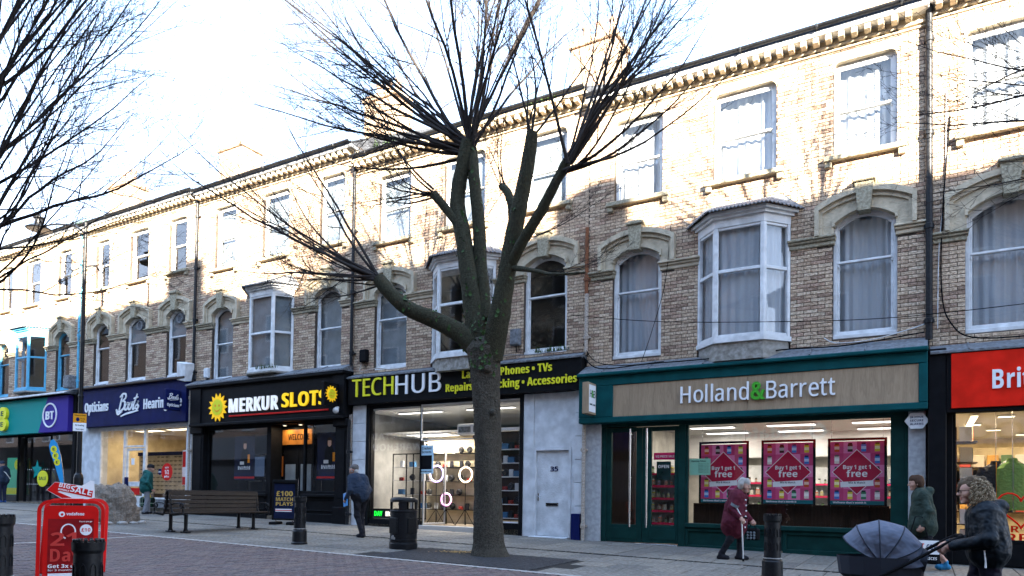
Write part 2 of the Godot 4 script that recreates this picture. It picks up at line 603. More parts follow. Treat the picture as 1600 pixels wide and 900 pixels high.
func build_ground() -> void:
	setting("ground", M.asphalt, -120, 70, -40, 60, -0.06, 0.3)
	var mats := [M.slabs0, M.slabs1, M.slabs2, M.slabs3]
	var tones := [Color(0.215, 0.203, 0.180), Color(0.190, 0.180, 0.160), Color(0.235, 0.218, 0.188), Color(0.165, 0.158, 0.146)]
	var inner := setting("pavement", M.joint, -60, 14, -0.3, 2.88, -0.008, 0.045)
	var cells := []
	for i in 100:
		for j in 3:
			cells.append([-37.0 + i * 0.465, 0.45 + j * 0.965, 0.451, 0.951])
	paved(inner, "slab", mats, M.slab_mix, cells, 240, 0.004, tones)
	var drain := setting("drain_channel", M.asphalt, -60, 14, 2.89, 3.03, -0.016, 0.03)
	for i in 150:
		var o := slab(drain, "drain_bar", M.iron, -38.0 + i * 0.28, -38.0 + i * 0.28 + 0.03, -0.016, -0.006, 2.90, 3.02, 0.002)
	var outer := setting("pavement_edge", M.joint, -60, 14, 3.04, 6.06, -0.008, 0.045)
	cells = []
	for i in 76:
		for j in 5:
			var x := -37.0 + i * 0.62 + (0.31 if j % 2 else 0.0)
			var z := 3.345 + j * 0.604
			if x > -8.5 and x < -4.9 and z > 4.1:
				continue
			cells.append([x, z, 0.606, 0.590])
	paved(outer, "slab", mats, M.slab_mix, cells, 230, 0.004, tones)
	setting("tree_pit", M.asphalt, -8.45, -5.2, 4.2, 6.04, 0.004, 0.05)
	var k := setting("kerb", M.kerb, -60, 14, 6.07, 6.19, -0.002, 0.12)
	var road := setting("road", M.joint, -60, 14, 6.20, 30.0, -0.010, 0.05)
	cells = []
	for i in 300:
		for j in 32:
			var x := -33.0 + i * 0.105
			var z := 6.31 + j * 0.208 + (0.104 if i % 2 else 0.0)
			if absf(x + 14.55) < 0.11 and z < 9.6:
				continue
			if in_view(ground_frame() * Vector3(x, 0, z)):
				cells.append([x, z, 0.098, 0.201])
	var pm := []
	for q in 5:
		pm.append(M["paver%d" % q])
	paved(road, "paver", pm, M.paver_mix, cells, 300, 0.005, paver_colours())
	setting("sett_line", M.kerb, -14.63, -14.47, 6.20, 9.6, -0.003, 0.05)

# ---------------------------------------------------------------- the terrace
func terrace_plan() -> Array:
	return [
		{"x0": -36.1, "x1": -28.9, "mid": [[-35.6, -34.5], [-30.75, -29.7]], "bay": [-33.37, -32.9, -31.9, -31.43], "sill": 5.25, "rail": 6.6, "spring": 7.35, "apex": 7.58, "imp": 7.05, "top": [[-35.3, -34.4], [-33.3, -32.1], [-30.7, -29.75]], "ts": 8.97, "tt": 10.9, "st": 11.3, "foot": 5.0, "frame": "sky_blue", "back": "room", "roof": "lead", "what": "terraced shop building with sky blue windows at the far left"},
		{"x0": -28.9, "x1": -21.7, "mid": [[-28.0, -26.95], [-25.87, -24.6], [-23.4, -22.3]], "bay": [], "sill": 5.28, "rail": 6.62, "spring": 7.38, "apex": 7.6, "imp": 7.05, "top": [[-28.0, -27.1], [-25.75, -24.6], [-23.4, -22.4]], "ts": 8.95, "tt": 10.85, "st": 11.2, "foot": 5.12, "frame": "white", "back": "room", "roof": "lead", "what": "terraced shop building with three plain arched windows and round vents above the navy shop"},
		{"x0": -21.7, "x1": -14.46, "mid": [[-20.9, -19.83], [-16.07, -14.98]], "bay": [-18.9, -18.43, -17.37, -16.98], "sill": 4.95, "rail": 6.12, "spring": 7.15, "apex": 7.36, "imp": 6.88, "top": [[-20.85, -19.8], [-18.5, -17.3], [-15.95, -14.95]], "ts": 8.68, "tt": 10.78, "st": 11.1, "foot": 4.8, "frame": "white", "back": "blind", "roof": "lead", "what": "terraced shop building with frosted windows and projecting bay above the black shop"},
		{"x0": -14.46, "x1": -7.0, "mid": [[-13.7, -12.52], [-8.76, -7.55]], "bay": [-11.63, -11.1, -10.1, -9.6], "sill": 4.78, "rail": 6.13, "spring": 6.93, "apex": 7.15, "imp": 6.74, "top": [[-13.6, -12.45], [-11.3, -9.98], [-8.75, -7.6]], "ts": 8.38, "tt": 10.28, "st": 10.6, "foot": 4.55, "frame": "white", "back": "blind", "roof": "stone", "what": "terraced shop building standing behind the big bare tree"},
		{"x0": -7.0, "x1": 0.08, "mid": [[-6.36, -5.17], [-1.60, -0.45]], "bay": [-4.34, -3.85, -2.84, -2.40], "sill": 4.47, "rail": 5.93, "spring": 6.72, "apex": 6.93, "imp": 6.50, "top": [[-6.34, -5.17], [-4.02, -2.70], [-1.60, -0.46]], "ts": 8.09, "tt": 10.02, "st": 10.34, "foot": 4.2, "frame": "white", "back": "net", "roof": "white", "what": "terraced shop building with net curtained bay above the teal shop"},
		{"x0": 0.08, "x1": 7.2, "mid": [[0.66, 2.05], [5.4, 6.6]], "bay": [2.9, 3.4, 4.4, 4.9], "sill": 4.35, "rail": 5.75, "spring": 6.52, "apex": 6.78, "imp": 6.21, "top": [[0.66, 2.0], [3.2, 4.4], [5.4, 6.6]], "ts": 8.0, "tt": 9.95, "st": 10.42, "foot": 4.02, "frame": "white", "back": "net", "roof": "white", "what": "terraced shop building above the red shop sign at the right edge"}]

func build_terrace() -> void:
	var plan := terrace_plan()
	for i in plan.size():
		building(plan[i], i)

func holes(p: Dictionary) -> Array:  # [left, right, bottom, top] of what interrupts the brickwork
	var h := []
	for w in p.mid:
		h.append([w[0], w[1], p.sill - 0.09, p.imp - 0.2])
		h.append([w[0] - 0.3, w[1] + 0.3, p.imp - 0.2, p.spring + 0.25])
	for w in p.top:
		h.append([w[0], w[1], p.ts, p.tt])
		h.append([w[0] - 0.08, w[1] + 0.08, p.tt, p.tt + 0.2])
	if p.bay:
		h.append([p.bay[0], p.bay[3], p.foot - 0.5, p.apex + 0.28])
	return h

func free_spans(x0: float, x1: float, y0: float, y1: float, hs: Array) -> Array:
	var cuts := []
	for h in hs:
		if h[2] < y1 - 0.012 and h[3] > y0 + 0.012:
			cuts.append(h)
	cuts.sort_custom(func(a, b): return a[0] < b[0])
	var out := []
	var at := x0
	for h in cuts:
		if h[0] > at + 0.02:
			out.append([at, h[0]])
		at = maxf(at, h[1])
	if at < x1 - 0.02:
		out.append([at, x1])
	return out

func building(p: Dictionary, idx: int) -> void:
	var b := thing("terraced_building", p.what, "building")
	var hs := holes(p)
	var top: float = p.st
	# wall core, set back behind the brick faces, with its real openings
	var ys := [p.foot, top + 0.3]
	for h in hs:
		for q in [h[2], h[3]]:
			if q > p.foot and q < top:
				ys.append(q)
	ys.sort()
	var core := MB.new()
	for k in ys.size() - 1:
		if ys[k + 1] - ys[k] < 0.001:
			continue
		var mid: float = (ys[k] + ys[k + 1]) / 2
		var real := []
		for h in hs:
			if h[2] < mid and h[3] > mid:
				real.append(h)
		for s in free_spans(p.x0, p.x1, mid - 0.02, mid + 0.02, real):
			core.box(Vector3(s[0], ys[k], -0.24), Vector3(s[1], ys[k + 1], -0.009))
	var wall := obj("wall", core, M.mortar, b)
	# bricks
	var course := 0.0765
	var rows := int((top - p.foot) / course)
	var whole := []
	var rest := MB.new()
	var pal := brick_colours()
	for r in rows:
		var y0: float = p.foot + r * course + 0.005
		var y1 := y0 + course - 0.0115
		for s in free_spans(p.x0 + 0.002, p.x1 - 0.002, y0, y1, hs):
			var x: float = floorf(s[0] / 0.268) * 0.268 + (0.134 if r % 2 else 0.0)
			if x > s[0]:
				x -= 0.268
			while x < s[1]:
				var a := maxf(x + 0.006, s[0] + 0.001)
				var e := minf(x + 0.262, s[1] - 0.001)
				x += 0.268
				if e - a < 0.03:
					continue
				var tone := [0, 0, 1, 2, 3, 5, 5, 4][rng.randi_range(0, 7)] as int
				var out := rng.randf_range(-0.0035, 0.0025)
				if e - a > 0.2555 and idx >= 3:
					whole.append([a, y0, tone, out])
				else:
					brick(rest, a, e, y0, y1, out, pal[tone])
	whole.sort_custom(func(q, w): return Vector2(q[0], 15.5 - 0.0).length_squared() + pow(q[1] - 1.1, 2) < Vector2(w[0], 15.5).length_squared() + pow(w[1] - 1.1, 2))
	if not M.has("brick_mesh"):
		var bm := MB.new()
		brick(bm, 0.0, 0.256, 0.0, course - 0.0115, 0.0, Color.WHITE)
		bm.tinted = false
		M["brick_mesh"] = bm.mesh()
	var given := 0
	for q in whole:
		if given < 300 and in_view(Vector3(q[0], q[1], 0)):
			given += 1
			var o := inst("brick", M.brick_mesh, wall)
			o.material_override = M["brick%d" % q[2]]
			o.position = Vector3(q[0], q[1], q[3])
		else:
			brick(rest, q[0], q[0] + 0.256, q[1], q[1] + course - 0.0115, q[3], pal[q[2]])
	obj("brickwork", rest, M.brick, wall).set_meta("kind", "stuff")
	# stone dressings and windows of the first floor
	for w in p.mid:
		arch_stone(b, w[0], w[1], p)
	var edges := [p.x0 + 0.01]
	var mids: Array = p.mid.duplicate()
	if p.bay:
		mids.append([p.bay[0], p.bay[3]])
	mids.sort_custom(func(q, w): return q[0] < w[0])
	for w in mids:
		edges.append(w[0] + 0.02)
		edges.append(w[1] - 0.02)
	edges.append(p.x1 - 0.01)
	for k in range(0, edges.size(), 2):
		var im := MB.new()
		var x0: float = edges[k] - (0.0 if k == 0 else 0.03)
		var x1: float = edges[k + 1] + (0.0 if k + 2 == edges.size() else 0.03)
		im.cbox(Vector3(x0 + 0.02, p.imp - 0.19, -0.1), Vector3(x1 - 0.02, p.imp - 0.1, 0.035), 0.012)
		im.cbox(Vector3(x0, p.imp - 0.10, -0.1), Vector3(x1, p.imp - 0.045, 0.075), 0.015)
		im.cbox(Vector3(x0 - 0.01, p.imp - 0.045, -0.1), Vector3(x1 + 0.01, p.imp, 0.115), 0.012)
		obj("impost", im, M.stone if k % 4 else M.mossy_stone, b)
	var n := 0
	for w in p.mid:
		var vent: bool = idx == 1 and n > 0
		var behind: String = p.back
		if idx == 3 and n == 1:
			behind = "room"
		sash(b, Transform3D(Basis(), Vector3(w[0], 0, -0.10)), w[1] - w[0], p.sill, p.spring, p.apex, p.rail, p.frame, behind, vent)
		n += 1
	# second floor
	for w in p.top:
		var li := MB.new()
		li.cbox(Vector3(w[0] - 0.08, p.tt, -0.22), Vector3(w[1] + 0.08, p.tt + 0.2, 0.012), 0.01)
		for s in [0, 1]:  # the rounded upper corners of the opening
			var cx: float = w[s]
			var sg := 1.0 if s == 0 else -1.0
			var poly := PackedVector2Array([Vector2(cx - sg * 0.02, p.tt + 0.01)])
			for a in 7:
				var an := deg_to_rad(90.0 * a / 6)
				poly.append(Vector2(cx + sg * (0.14 - 0.14 * cos(an)), p.tt + 0.002 - 0.14 + 0.14 * sin(an)))
			li.prism(poly, -0.2, 0.006)
		obj("lintel", li, M.stone, b)
		var si := MB.new()
		si.cbox(Vector3(w[0] - 0.17, p.ts - 0.10, -0.2), Vector3(w[1] + 0.17, p.ts, 0.13), 0.012)
		si.cbox(Vector3(w[0] - 0.15, p.ts - 0.22, -0.02), Vector3(w[0] - 0.02, p.ts - 0.1, 0.09), 0.012)
		si.cbox(Vector3(w[1] + 0.02, p.ts - 0.22, -0.02), Vector3(w[1] + 0.15, p.ts - 0.1, 0.09), 0.012)
		obj("sill", si, M.mossy_stone, b)
		sash(b, Transform3D(Basis(), Vector3(w[0], 0, -0.11)), w[1] - w[0], p.ts, p.tt, p.tt, (p.ts + p.tt) / 2 - 0.03, "white" if idx else "white", "net" if idx >= 4 else p.back, false)
	if p.bay:
		bay_window(b, p, idx)
	# eaves
	var ea := MB.new()
	ea.cbox(Vector3(p.x0, top - 0.07, -0.1), Vector3(p.x1, top - 0.03, 0.035), 0.008)
	ea.cbox(Vector3(p.x0, top, -0.1), Vector3(p.x1, top + 0.06, 0.065), 0.012)
	ea.box(Vector3(p.x0, top + 0.06, -0.2), Vector3(p.x1, top + 0.18, 0.012))
	obj("string_course", ea, M.stone, b)
	var dm: Mesh
	var count := int((p.x1 - p.x0 - 0.1) / 0.235)
	for k in count:
		if dm == null:
			dm = MB.new().cbox(Vector3(0, 0, 0), Vector3(0.115, 0.115, 0.27), 0.008).mesh(M.stone)
		var o := inst("dentil", dm, b)
		o.position = Vector3(p.x0 + 0.1 + k * 0.235, top + 0.062, 0.0)
	slab(b, "eaves_board", M[p.roof], p.x0, p.x1, top + 0.178, top + 0.29, -0.2, 0.30, 0.012)
	var gu := MB.new()
	var half := arc(Vector2(0, 0), Vector2(0.062, 0.062), 180, 360, 8)
	half.append_array(arc(Vector2(0, 0.004), Vector2(0.05, 0.05), 360, 180, 8))
	gu.at(Transform3D(Basis(Vector3(0, 0, 1), Vector3.UP, Vector3.LEFT), Vector3(p.x1, top + 0.355, 0.36)))
	gu.prism(half, 0.0, p.x1 - p.x0)
	gu.x = Transform3D()
	for k in 5:
		var x: float = p.x0 + 0.6 + k * 1.5
		gu.cbox(Vector3(x, top + 0.285, 0.28), Vector3(x + 0.05, top + 0.367, 0.43), 0.01)
	obj("gutter", gu, M.pipe, b)
	# roof and chimneys
	var ro := MB.new()
	ro.at(Transform3D(Basis(Vector3(0, 0, 1), Vector3.UP, Vector3.LEFT), Vector3(p.x1 - 0.01, 0, 0)))
	ro.prism(PackedVector2Array([Vector2(0.27, top + 0.31), Vector2(0.27, top + 0.36), Vector2(-4.6, top + 3.1), Vector2(-9.4, top + 0.36), Vector2(-9.4, top + 0.31)]), 0.0, p.x1 - p.x0 - 0.02)
	var roof := obj("roof", ro, M.slate, b)
	var ch := MB.new()
	var cx: float = p.x1 - 0.55
	ch.cbox(Vector3(cx - 0.8, top + 0.8, -2.6), Vector3(cx + 0.5, top + 3.0, -1.7), 0.02)
	ch.cbox(Vector3(cx - 0.87, top + 2.75, -2.67), Vector3(cx + 0.57, top + 2.9, -1.63), 0.02)
	obj("chimney", ch, M.brick1, roof)
	for k in 3:
		var pot := MB.new().lathe(v2([0.13, 0.0, 0.11, 0.1, 0.10, 0.45, 0.13, 0.5, 0.13, 0.55, 0.08, 0.55]), 10, Vector3(cx - 0.55 + k * 0.4, top + 3.0, -2.15))
		obj("chimney_pot", pot, M.brick3, roof)
	# the inside of the upper floors
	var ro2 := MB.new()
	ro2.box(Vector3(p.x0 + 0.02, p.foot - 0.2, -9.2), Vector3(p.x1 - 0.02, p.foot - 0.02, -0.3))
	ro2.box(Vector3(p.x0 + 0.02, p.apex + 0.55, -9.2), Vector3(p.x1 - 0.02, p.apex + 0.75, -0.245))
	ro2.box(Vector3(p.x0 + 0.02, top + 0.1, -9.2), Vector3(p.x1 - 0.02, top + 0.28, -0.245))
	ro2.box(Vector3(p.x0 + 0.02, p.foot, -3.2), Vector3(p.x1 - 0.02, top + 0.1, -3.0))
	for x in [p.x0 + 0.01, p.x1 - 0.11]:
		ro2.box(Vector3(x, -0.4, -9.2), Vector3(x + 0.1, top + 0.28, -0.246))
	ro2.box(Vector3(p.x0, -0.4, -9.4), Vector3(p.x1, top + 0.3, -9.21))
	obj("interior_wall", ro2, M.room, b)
	p["node"] = b
	M["b%d" % idx] = null
	set_meta("b%d" % idx, b)

func brick(m: MB, a: float, e: float, y0: float, y1: float, out: float, k: Color) -> void:
	m.tint(k * (0.93 + 0.14 * rng.randf()))
	var c := 0.004
	var z := out
	var f := [Vector3(a + c, y0 + c, z), Vector3(e - c, y0 + c, z), Vector3(e - c, y1 - c, z), Vector3(a + c, y1 - c, z)]
	var o := [Vector3(a, y0, z - c), Vector3(e, y0, z - c), Vector3(e, y1, z - c), Vector3(a, y1, z - c)]
	m.quad(f[0], f[1], f[2], f[3])
	for s in 4:
		var t := (s + 1) % 4
		m.quad(o[s], o[t], f[t], f[s])
		var ob: Vector3 = o[s] - Vector3(0, 0, 0.014)
		var obt: Vector3 = o[t] - Vector3(0, 0, 0.014)
		m.quad(ob, obt, o[t], o[s])

func arch_path(l: float, r: float, foot: float, spring: float, apex: float, grow: float, lift: float) -> PackedVector2Array:
	var o := PackedVector2Array([Vector2(l - grow, foot)])
	for k in 15:
		var t := k / 14.0
		o.append(Vector2(lerpf(l - grow, r + grow, t), spring + lift + (apex - spring) * (1.0 - pow(2 * t - 1, 2))))
	o.append(Vector2(r + grow, foot))
	return o

func arch_stone(b: Node, l: float, r: float, p: Dictionary) -> void:
	var m := MB.new()
	var inner := arch_path(l + 0.02, r - 0.02, p.imp, p.spring, p.apex, 0.0, 0.0)
	var a1 := arch_path(l, r, p.imp, p.spring, p.apex, 0.19, 0.23)
	var a2 := arch_path(l, r, p.imp, p.spring, p.apex + 0.03, 0.25, 0.29)
	var a3 := arch_path(l, r, p.imp, p.spring, p.apex + 0.06, 0.33, 0.37)
	m.band(inner, a1, -0.2, 0.03)
	m.band(a1, a2, -0.1, 0.075)
	m.band(a2, a3, -0.1, 0.14)
	var rim0 := arch_path(l + 0.02, r - 0.02, p.spring - 0.06, p.spring, p.apex, -0.02, 0.0)
	var rim1 := arch_path(l + 0.02, r - 0.02, p.spring - 0.06, p.spring, p.apex, 0.03, 0.07)
	m.band(rim0, rim1, -0.1, 0.075)
	var st := obj("window_arch", m, M.stone, b)
	var cx := (l + r) / 2
	var ks := MB.new()
	var top: float = p.apex + 0.50
	ks.prism(v2([cx - 0.11, p.apex - 0.07, cx + 0.11, p.apex - 0.07, cx + 0.17, top, cx - 0.17, top]), -0.1, 0.17)
	ks.cbox(Vector3(cx - 0.21, top, -0.05), Vector3(cx + 0.21, top + 0.07, 0.22), 0.015)
	ks.cbox(Vector3(cx - 0.15, top + 0.07, -0.05), Vector3(cx + 0.15, top + 0.11, 0.17), 0.012)
	obj("keystone", ks, M.mossy_stone, st)

func sash(b: Node, tr: Transform3D, w: float, y0: float, y1: float, apex: float, rail: float, frame: String, behind: String, vent: bool) -> void:
	# a sliding sash window; x from 0 to w, front face of the outer frame at z = 0
	var m := MB.new().at(tr)
	var arched := apex > y1 + 0.01
	var top := apex if arched else y1
	m.cbox(Vector3(0, y0 - 0.08, -0.10), Vector3(w, y0, 0.05), 0.008)
	for s in [0, 1]:
		var x0 := 0.0 if s == 0 else w - 0.075
		m.cbox(Vector3(x0, y0, -0.10), Vector3(x0 + 0.075, y1 if arched else y1, 0.0), 0.008)
		var xs := 0.075 if s == 0 else w - 0.115
		m.cbox(Vector3(xs, rail, -0.05), Vector3(xs + 0.04, y1, -0.015), 0.006)
		m.cbox(Vector3(xs, y0, -0.09), Vector3(xs + 0.04, rail, -0.055), 0.006)
		m.cbox(Vector3(xs + 0.003, rail - 0.07, -0.05), Vector3(xs + 0.037, rail, -0.015), 0.01)
	m.cbox(Vector3(0.075, rail, -0.052), Vector3(w - 0.075, rail + 0.045, -0.008), 0.006)
	m.cbox(Vector3(0.075, rail - 0.005, -0.09), Vector3(w - 0.075, rail + 0.035, -0.053), 0.006)
	m.cbox(Vector3(0.075, y0, -0.092), Vector3(w - 0.075, y0 + 0.085, -0.05), 0.008)
	if arched:
		var o := PackedVector2Array()
		var i := PackedVector2Array()
		var i2 := PackedVector2Array()
		for k in 13:
			var t := k / 12.0
			var lift := (apex - y1) * (1.0 - pow(2 * t - 1, 2))
			o.append(Vector2(t * w, y1 + lift + 0.03))
			i.append(Vector2(lerpf(0.06, w - 0.06, t), y1 + lift - 0.06))
			i2.append(Vector2(lerpf(0.1, w - 0.1, t), y1 + lift - 0.1))
		m.band(o, i, -0.10, 0.0)
		m.band(i, i2, -0.05, -0.015)
	else:
		m.cbox(Vector3(0.0, y1 - 0.075, -0.10), Vector3(w, y1 + 0.02, 0.002), 0.008)
		m.cbox(Vector3(0.075, y1 - 0.12, -0.05), Vector3(w - 0.075, y1 - 0.075, -0.015), 0.006)
	var win := obj("window", m, M[frame], b)
	var g := MB.new().at(tr)
	g.box(Vector3(0.11, rail + 0.03, -0.036), Vector3(w - 0.11, top - 0.08 if not arched else y1 - 0.02, -0.031))
	if arched:
		var poly := PackedVector2Array([Vector2(0.11, y1 - 0.02), Vector2(w - 0.11, y1 - 0.02)])
		for k in 13:
			var t := 1.0 - k / 12.0
			poly.append(Vector2(lerpf(0.11, w - 0.11, t), y1 - 0.01 + (apex - y1 - 0.06) * (1.0 - pow(2 * t - 1, 2))))
		g.prism(poly, -0.036, -0.031)
	obj("pane", g, M.glass, win)
	var g2 := MB.new().at(tr)
	g2.box(Vector3(0.11, y0 + 0.08, -0.075), Vector3(w - 0.11, rail, -0.070))
	obj("pane", g2, M.glass, win)
	if behind == "net":
		var f := MB.new().at(tr)
		var steps := int(w * 34.0)
		var ph := rng.randf() * 6.0
		var zz := func(t: float) -> float:
			return -0.22 - 0.022 * sin(t * w * 38.0 + ph) - 0.02 * sin(t * w * 13.0 + ph * 2.0)
		for k in steps:
			var t0 := float(k) / steps
			var t1 := float(k + 1) / steps
			f.quad(Vector3(t0 * w, y0, zz.call(t0)), Vector3(t1 * w, y0, zz.call(t1)), Vector3(t1 * w, top, zz.call(t1)), Vector3(t0 * w, top, zz.call(t0)), Vector3(0, 0, 1))
		obj("curtain", f, M.net, win)
	elif behind == "blind":
		obj("blind", MB.new().at(tr).box(Vector3(0.0, y0 - 0.05, -0.20), Vector3(w, top, -0.17)), M.blind, win)
	if vent:
		var vb := MB.new().at(tr)
		vb.box(Vector3(0.1, rail + 0.04, -0.075), Vector3(w - 0.1, y1 + 0.03, -0.055))
		obj("vent_board", vb, M.blind, win)
		var vv := MB.new().at(tr * Transform3D(Basis(Vector3.RIGHT, PI / 2), Vector3(w * 0.62, y1 - 0.12, -0.055)))
		vv.lathe(v2([0.0, 0.0, 0.17, 0.0, 0.17, 0.13, 0.13, 0.13, 0.12, 0.09, 0.0, 0.09]), 20)
		for k in 5:
			vv.box(Vector3(-0.12, 0.095, -0.1 + k * 0.05), Vector3(0.12, 0.11, -0.085 + k * 0.05))
		obj("vent", vv, M.lead, win)

func vertical() -> Transform3D:  # local x, y, z become x, -z, y: for shapes given in plan
	return Transform3D(Basis(Vector3.RIGHT, Vector3.FORWARD, Vector3.UP), Vector3.ZERO)

func plan_poly(bay: Array, e: float, grow: float) -> PackedVector2Array:
	return v2([bay[0] - grow * 1.2, 0.1, bay[0] - grow * 1.2, -0.0, bay[1] - grow * 0.5, -(e + grow), bay[2] + grow * 0.5, -(e + grow), bay[3] + grow * 1.2, 0.0, bay[3] + grow * 1.2, 0.1])

func bay_window(b: Node, p: Dictionary, idx: int) -> void:
	var e := 0.5
	var bay: Array = p.bay
	var y0: float = p.sill + 0.05
	var y1: float = p.apex - 0.06
	var m := MB.new().at(vertical())
	m.prism(plan_poly(bay, e, 0.02), y0 - 0.10, y0)          # sill
	m.prism(plan_poly(bay, e, 0.0), y1, y1 + 0.17)           # frieze
	m.prism(plan_poly(bay, e, 0.06), y1 + 0.17, y1 + 0.23)
	m.prism(plan_poly(bay, e, 0.13), y1 + 0.23, y1 + 0.30)
	m.x = Transform3D()
	var pts := [Vector3(bay[0], 0, 0), Vector3(bay[1], 0, e), Vector3(bay[2], 0, e), Vector3(bay[3], 0, 0)]
	var frames := []
	for k in 3:
		var d: Vector3 = pts[k + 1] - pts[k]
		var len := d.length()
		var ax := d / len
		frames.append([Transform3D(Basis(ax, Vector3.UP, ax.cross(Vector3.UP)), pts[k]), len])
	for f in frames:
		var w: float = f[1]
		m.x = f[0]
		for s in [0, 1]:
			var x0 := 0.0 if s == 0 else w - 0.075
			m.cbox(Vector3(x0, y0, -0.09), Vector3(x0 + 0.075, y1, 0.0), 0.008)
		m.cbox(Vector3(0.075, p.rail - 0.03, -0.08), Vector3(w - 0.075, p.rail + 0.04, -0.012), 0.008)
		m.cbox(Vector3(0.075, y0, -0.08), Vector3(w - 0.075, y0 + 0.07, -0.015), 0.008)
		m.cbox(Vector3(0.075, y1 - 0.06, -0.08), Vector3(w - 0.075, y1, -0.02), 0.008)
	var win := obj("bay_window", m, M[p.frame], b)
	for f in frames:
		var w: float = f[1]
		for q in [[y0 + 0.06, p.rail - 0.02], [p.rail + 0.03, y1 - 0.05]]:
			obj("pane", MB.new().at(f[0]).box(Vector3(0.07, q[0], -0.052), Vector3(w - 0.07, q[1], -0.047)), M.glass, win)
		if p.back == "net":
			var c := MB.new().at(f[0])
			var steps := int(w * 40.0)
			for k in steps:
				var t0 := w * k / steps
				var t1 := w * (k + 1) / steps
				c.quad(Vector3(t0, y0, -0.14 - 0.02 * sin(t0 * 34.0)), Vector3(t1, y0, -0.14 - 0.02 * sin(t1 * 34.0)), Vector3(t1, y1, -0.14 - 0.02 * sin(t1 * 34.0)), Vector3(t0, y1, -0.14 - 0.02 * sin(t0 * 34.0)), Vector3(0, 0, 1))
			obj("curtain", c, M.net, win)
		elif p.back == "blind" and idx == 2:
			obj("blind", MB.new().at(f[0]).box(Vector3(0.02, y0, -0.15), Vector3(w - 0.02, y1, -0.13)), M.blind, win)
	# the lead roof, ribbed towards its scalloped edge
	var rf := MB.new()
	var g := 0.24
	var eav := [Vector3(bay[0] - g * 1.1, y1 + 0.29, 0.0), Vector3(bay[1] - g * 0.5, y1 + 0.29, e + g), Vector3(bay[2] + g * 0.5, y1 + 0.29, e + g), Vector3(bay[3] + g * 1.1, y1 + 0.29, 0.0)]
	var rid := [Vector3(bay[0] + 0.15, y1 + 0.66, 0.0), Vector3(bay[1] + 0.05, y1 + 0.66, 0.04), Vector3(bay[2] - 0.05, y1 + 0.66, 0.04), Vector3(bay[3] - 0.15, y1 + 0.66, 0.0)]
	for k in 3:
		var steps := 16 if k == 1 else 9
		for s in steps * 2:
			var t0 := s / (steps * 2.0)
			var t1 := (s + 1) / (steps * 2.0)
			var h0 := 0.035 if s % 2 else 0.0
			var h1 := 0.0 if s % 2 else 0.035
			var a0: Vector3 = eav[k].lerp(eav[k + 1], t0) + Vector3.UP * h0
			var a1: Vector3 = eav[k].lerp(eav[k + 1], t1) + Vector3.UP * h1
			var b0: Vector3 = rid[k].lerp(rid[k + 1], t0) + Vector3.UP * h0 * 0.3
			var b1: Vector3 = rid[k].lerp(rid[k + 1], t1) + Vector3.UP * h1 * 0.3
			rf.quad(a0, a1, b1, b0, Vector3(0, 1, 0.3))
			rf.quad(a0 - Vector3.UP * 0.02, a1 - Vector3.UP * 0.02, b1 - Vector3.UP * 0.02, b0 - Vector3.UP * 0.02, Vector3(0, -1, 0))
			rf.quad(a0, a1, a1 - Vector3.UP * 0.02, a0 - Vector3.UP * 0.02, Vector3(0, 0, 1))
	obj("roof", rf, M.lead, win)
	# the apron below
	var ap := MB.new().at(vertical())
	if idx in [2, 0]:
		ap.prism(plan_poly(bay, e, 0.06), y0 - 0.15, y0 - 0.10)
		ap.prism(plan_poly(bay, e * 0.6, 0.0), y0 - 0.30, y0 - 0.15)
	else:
		ap.prism(plan_poly(bay, e, -0.03), p.foot - 0.15, y0 - 0.10)
	obj("apron", ap, M.render, win)

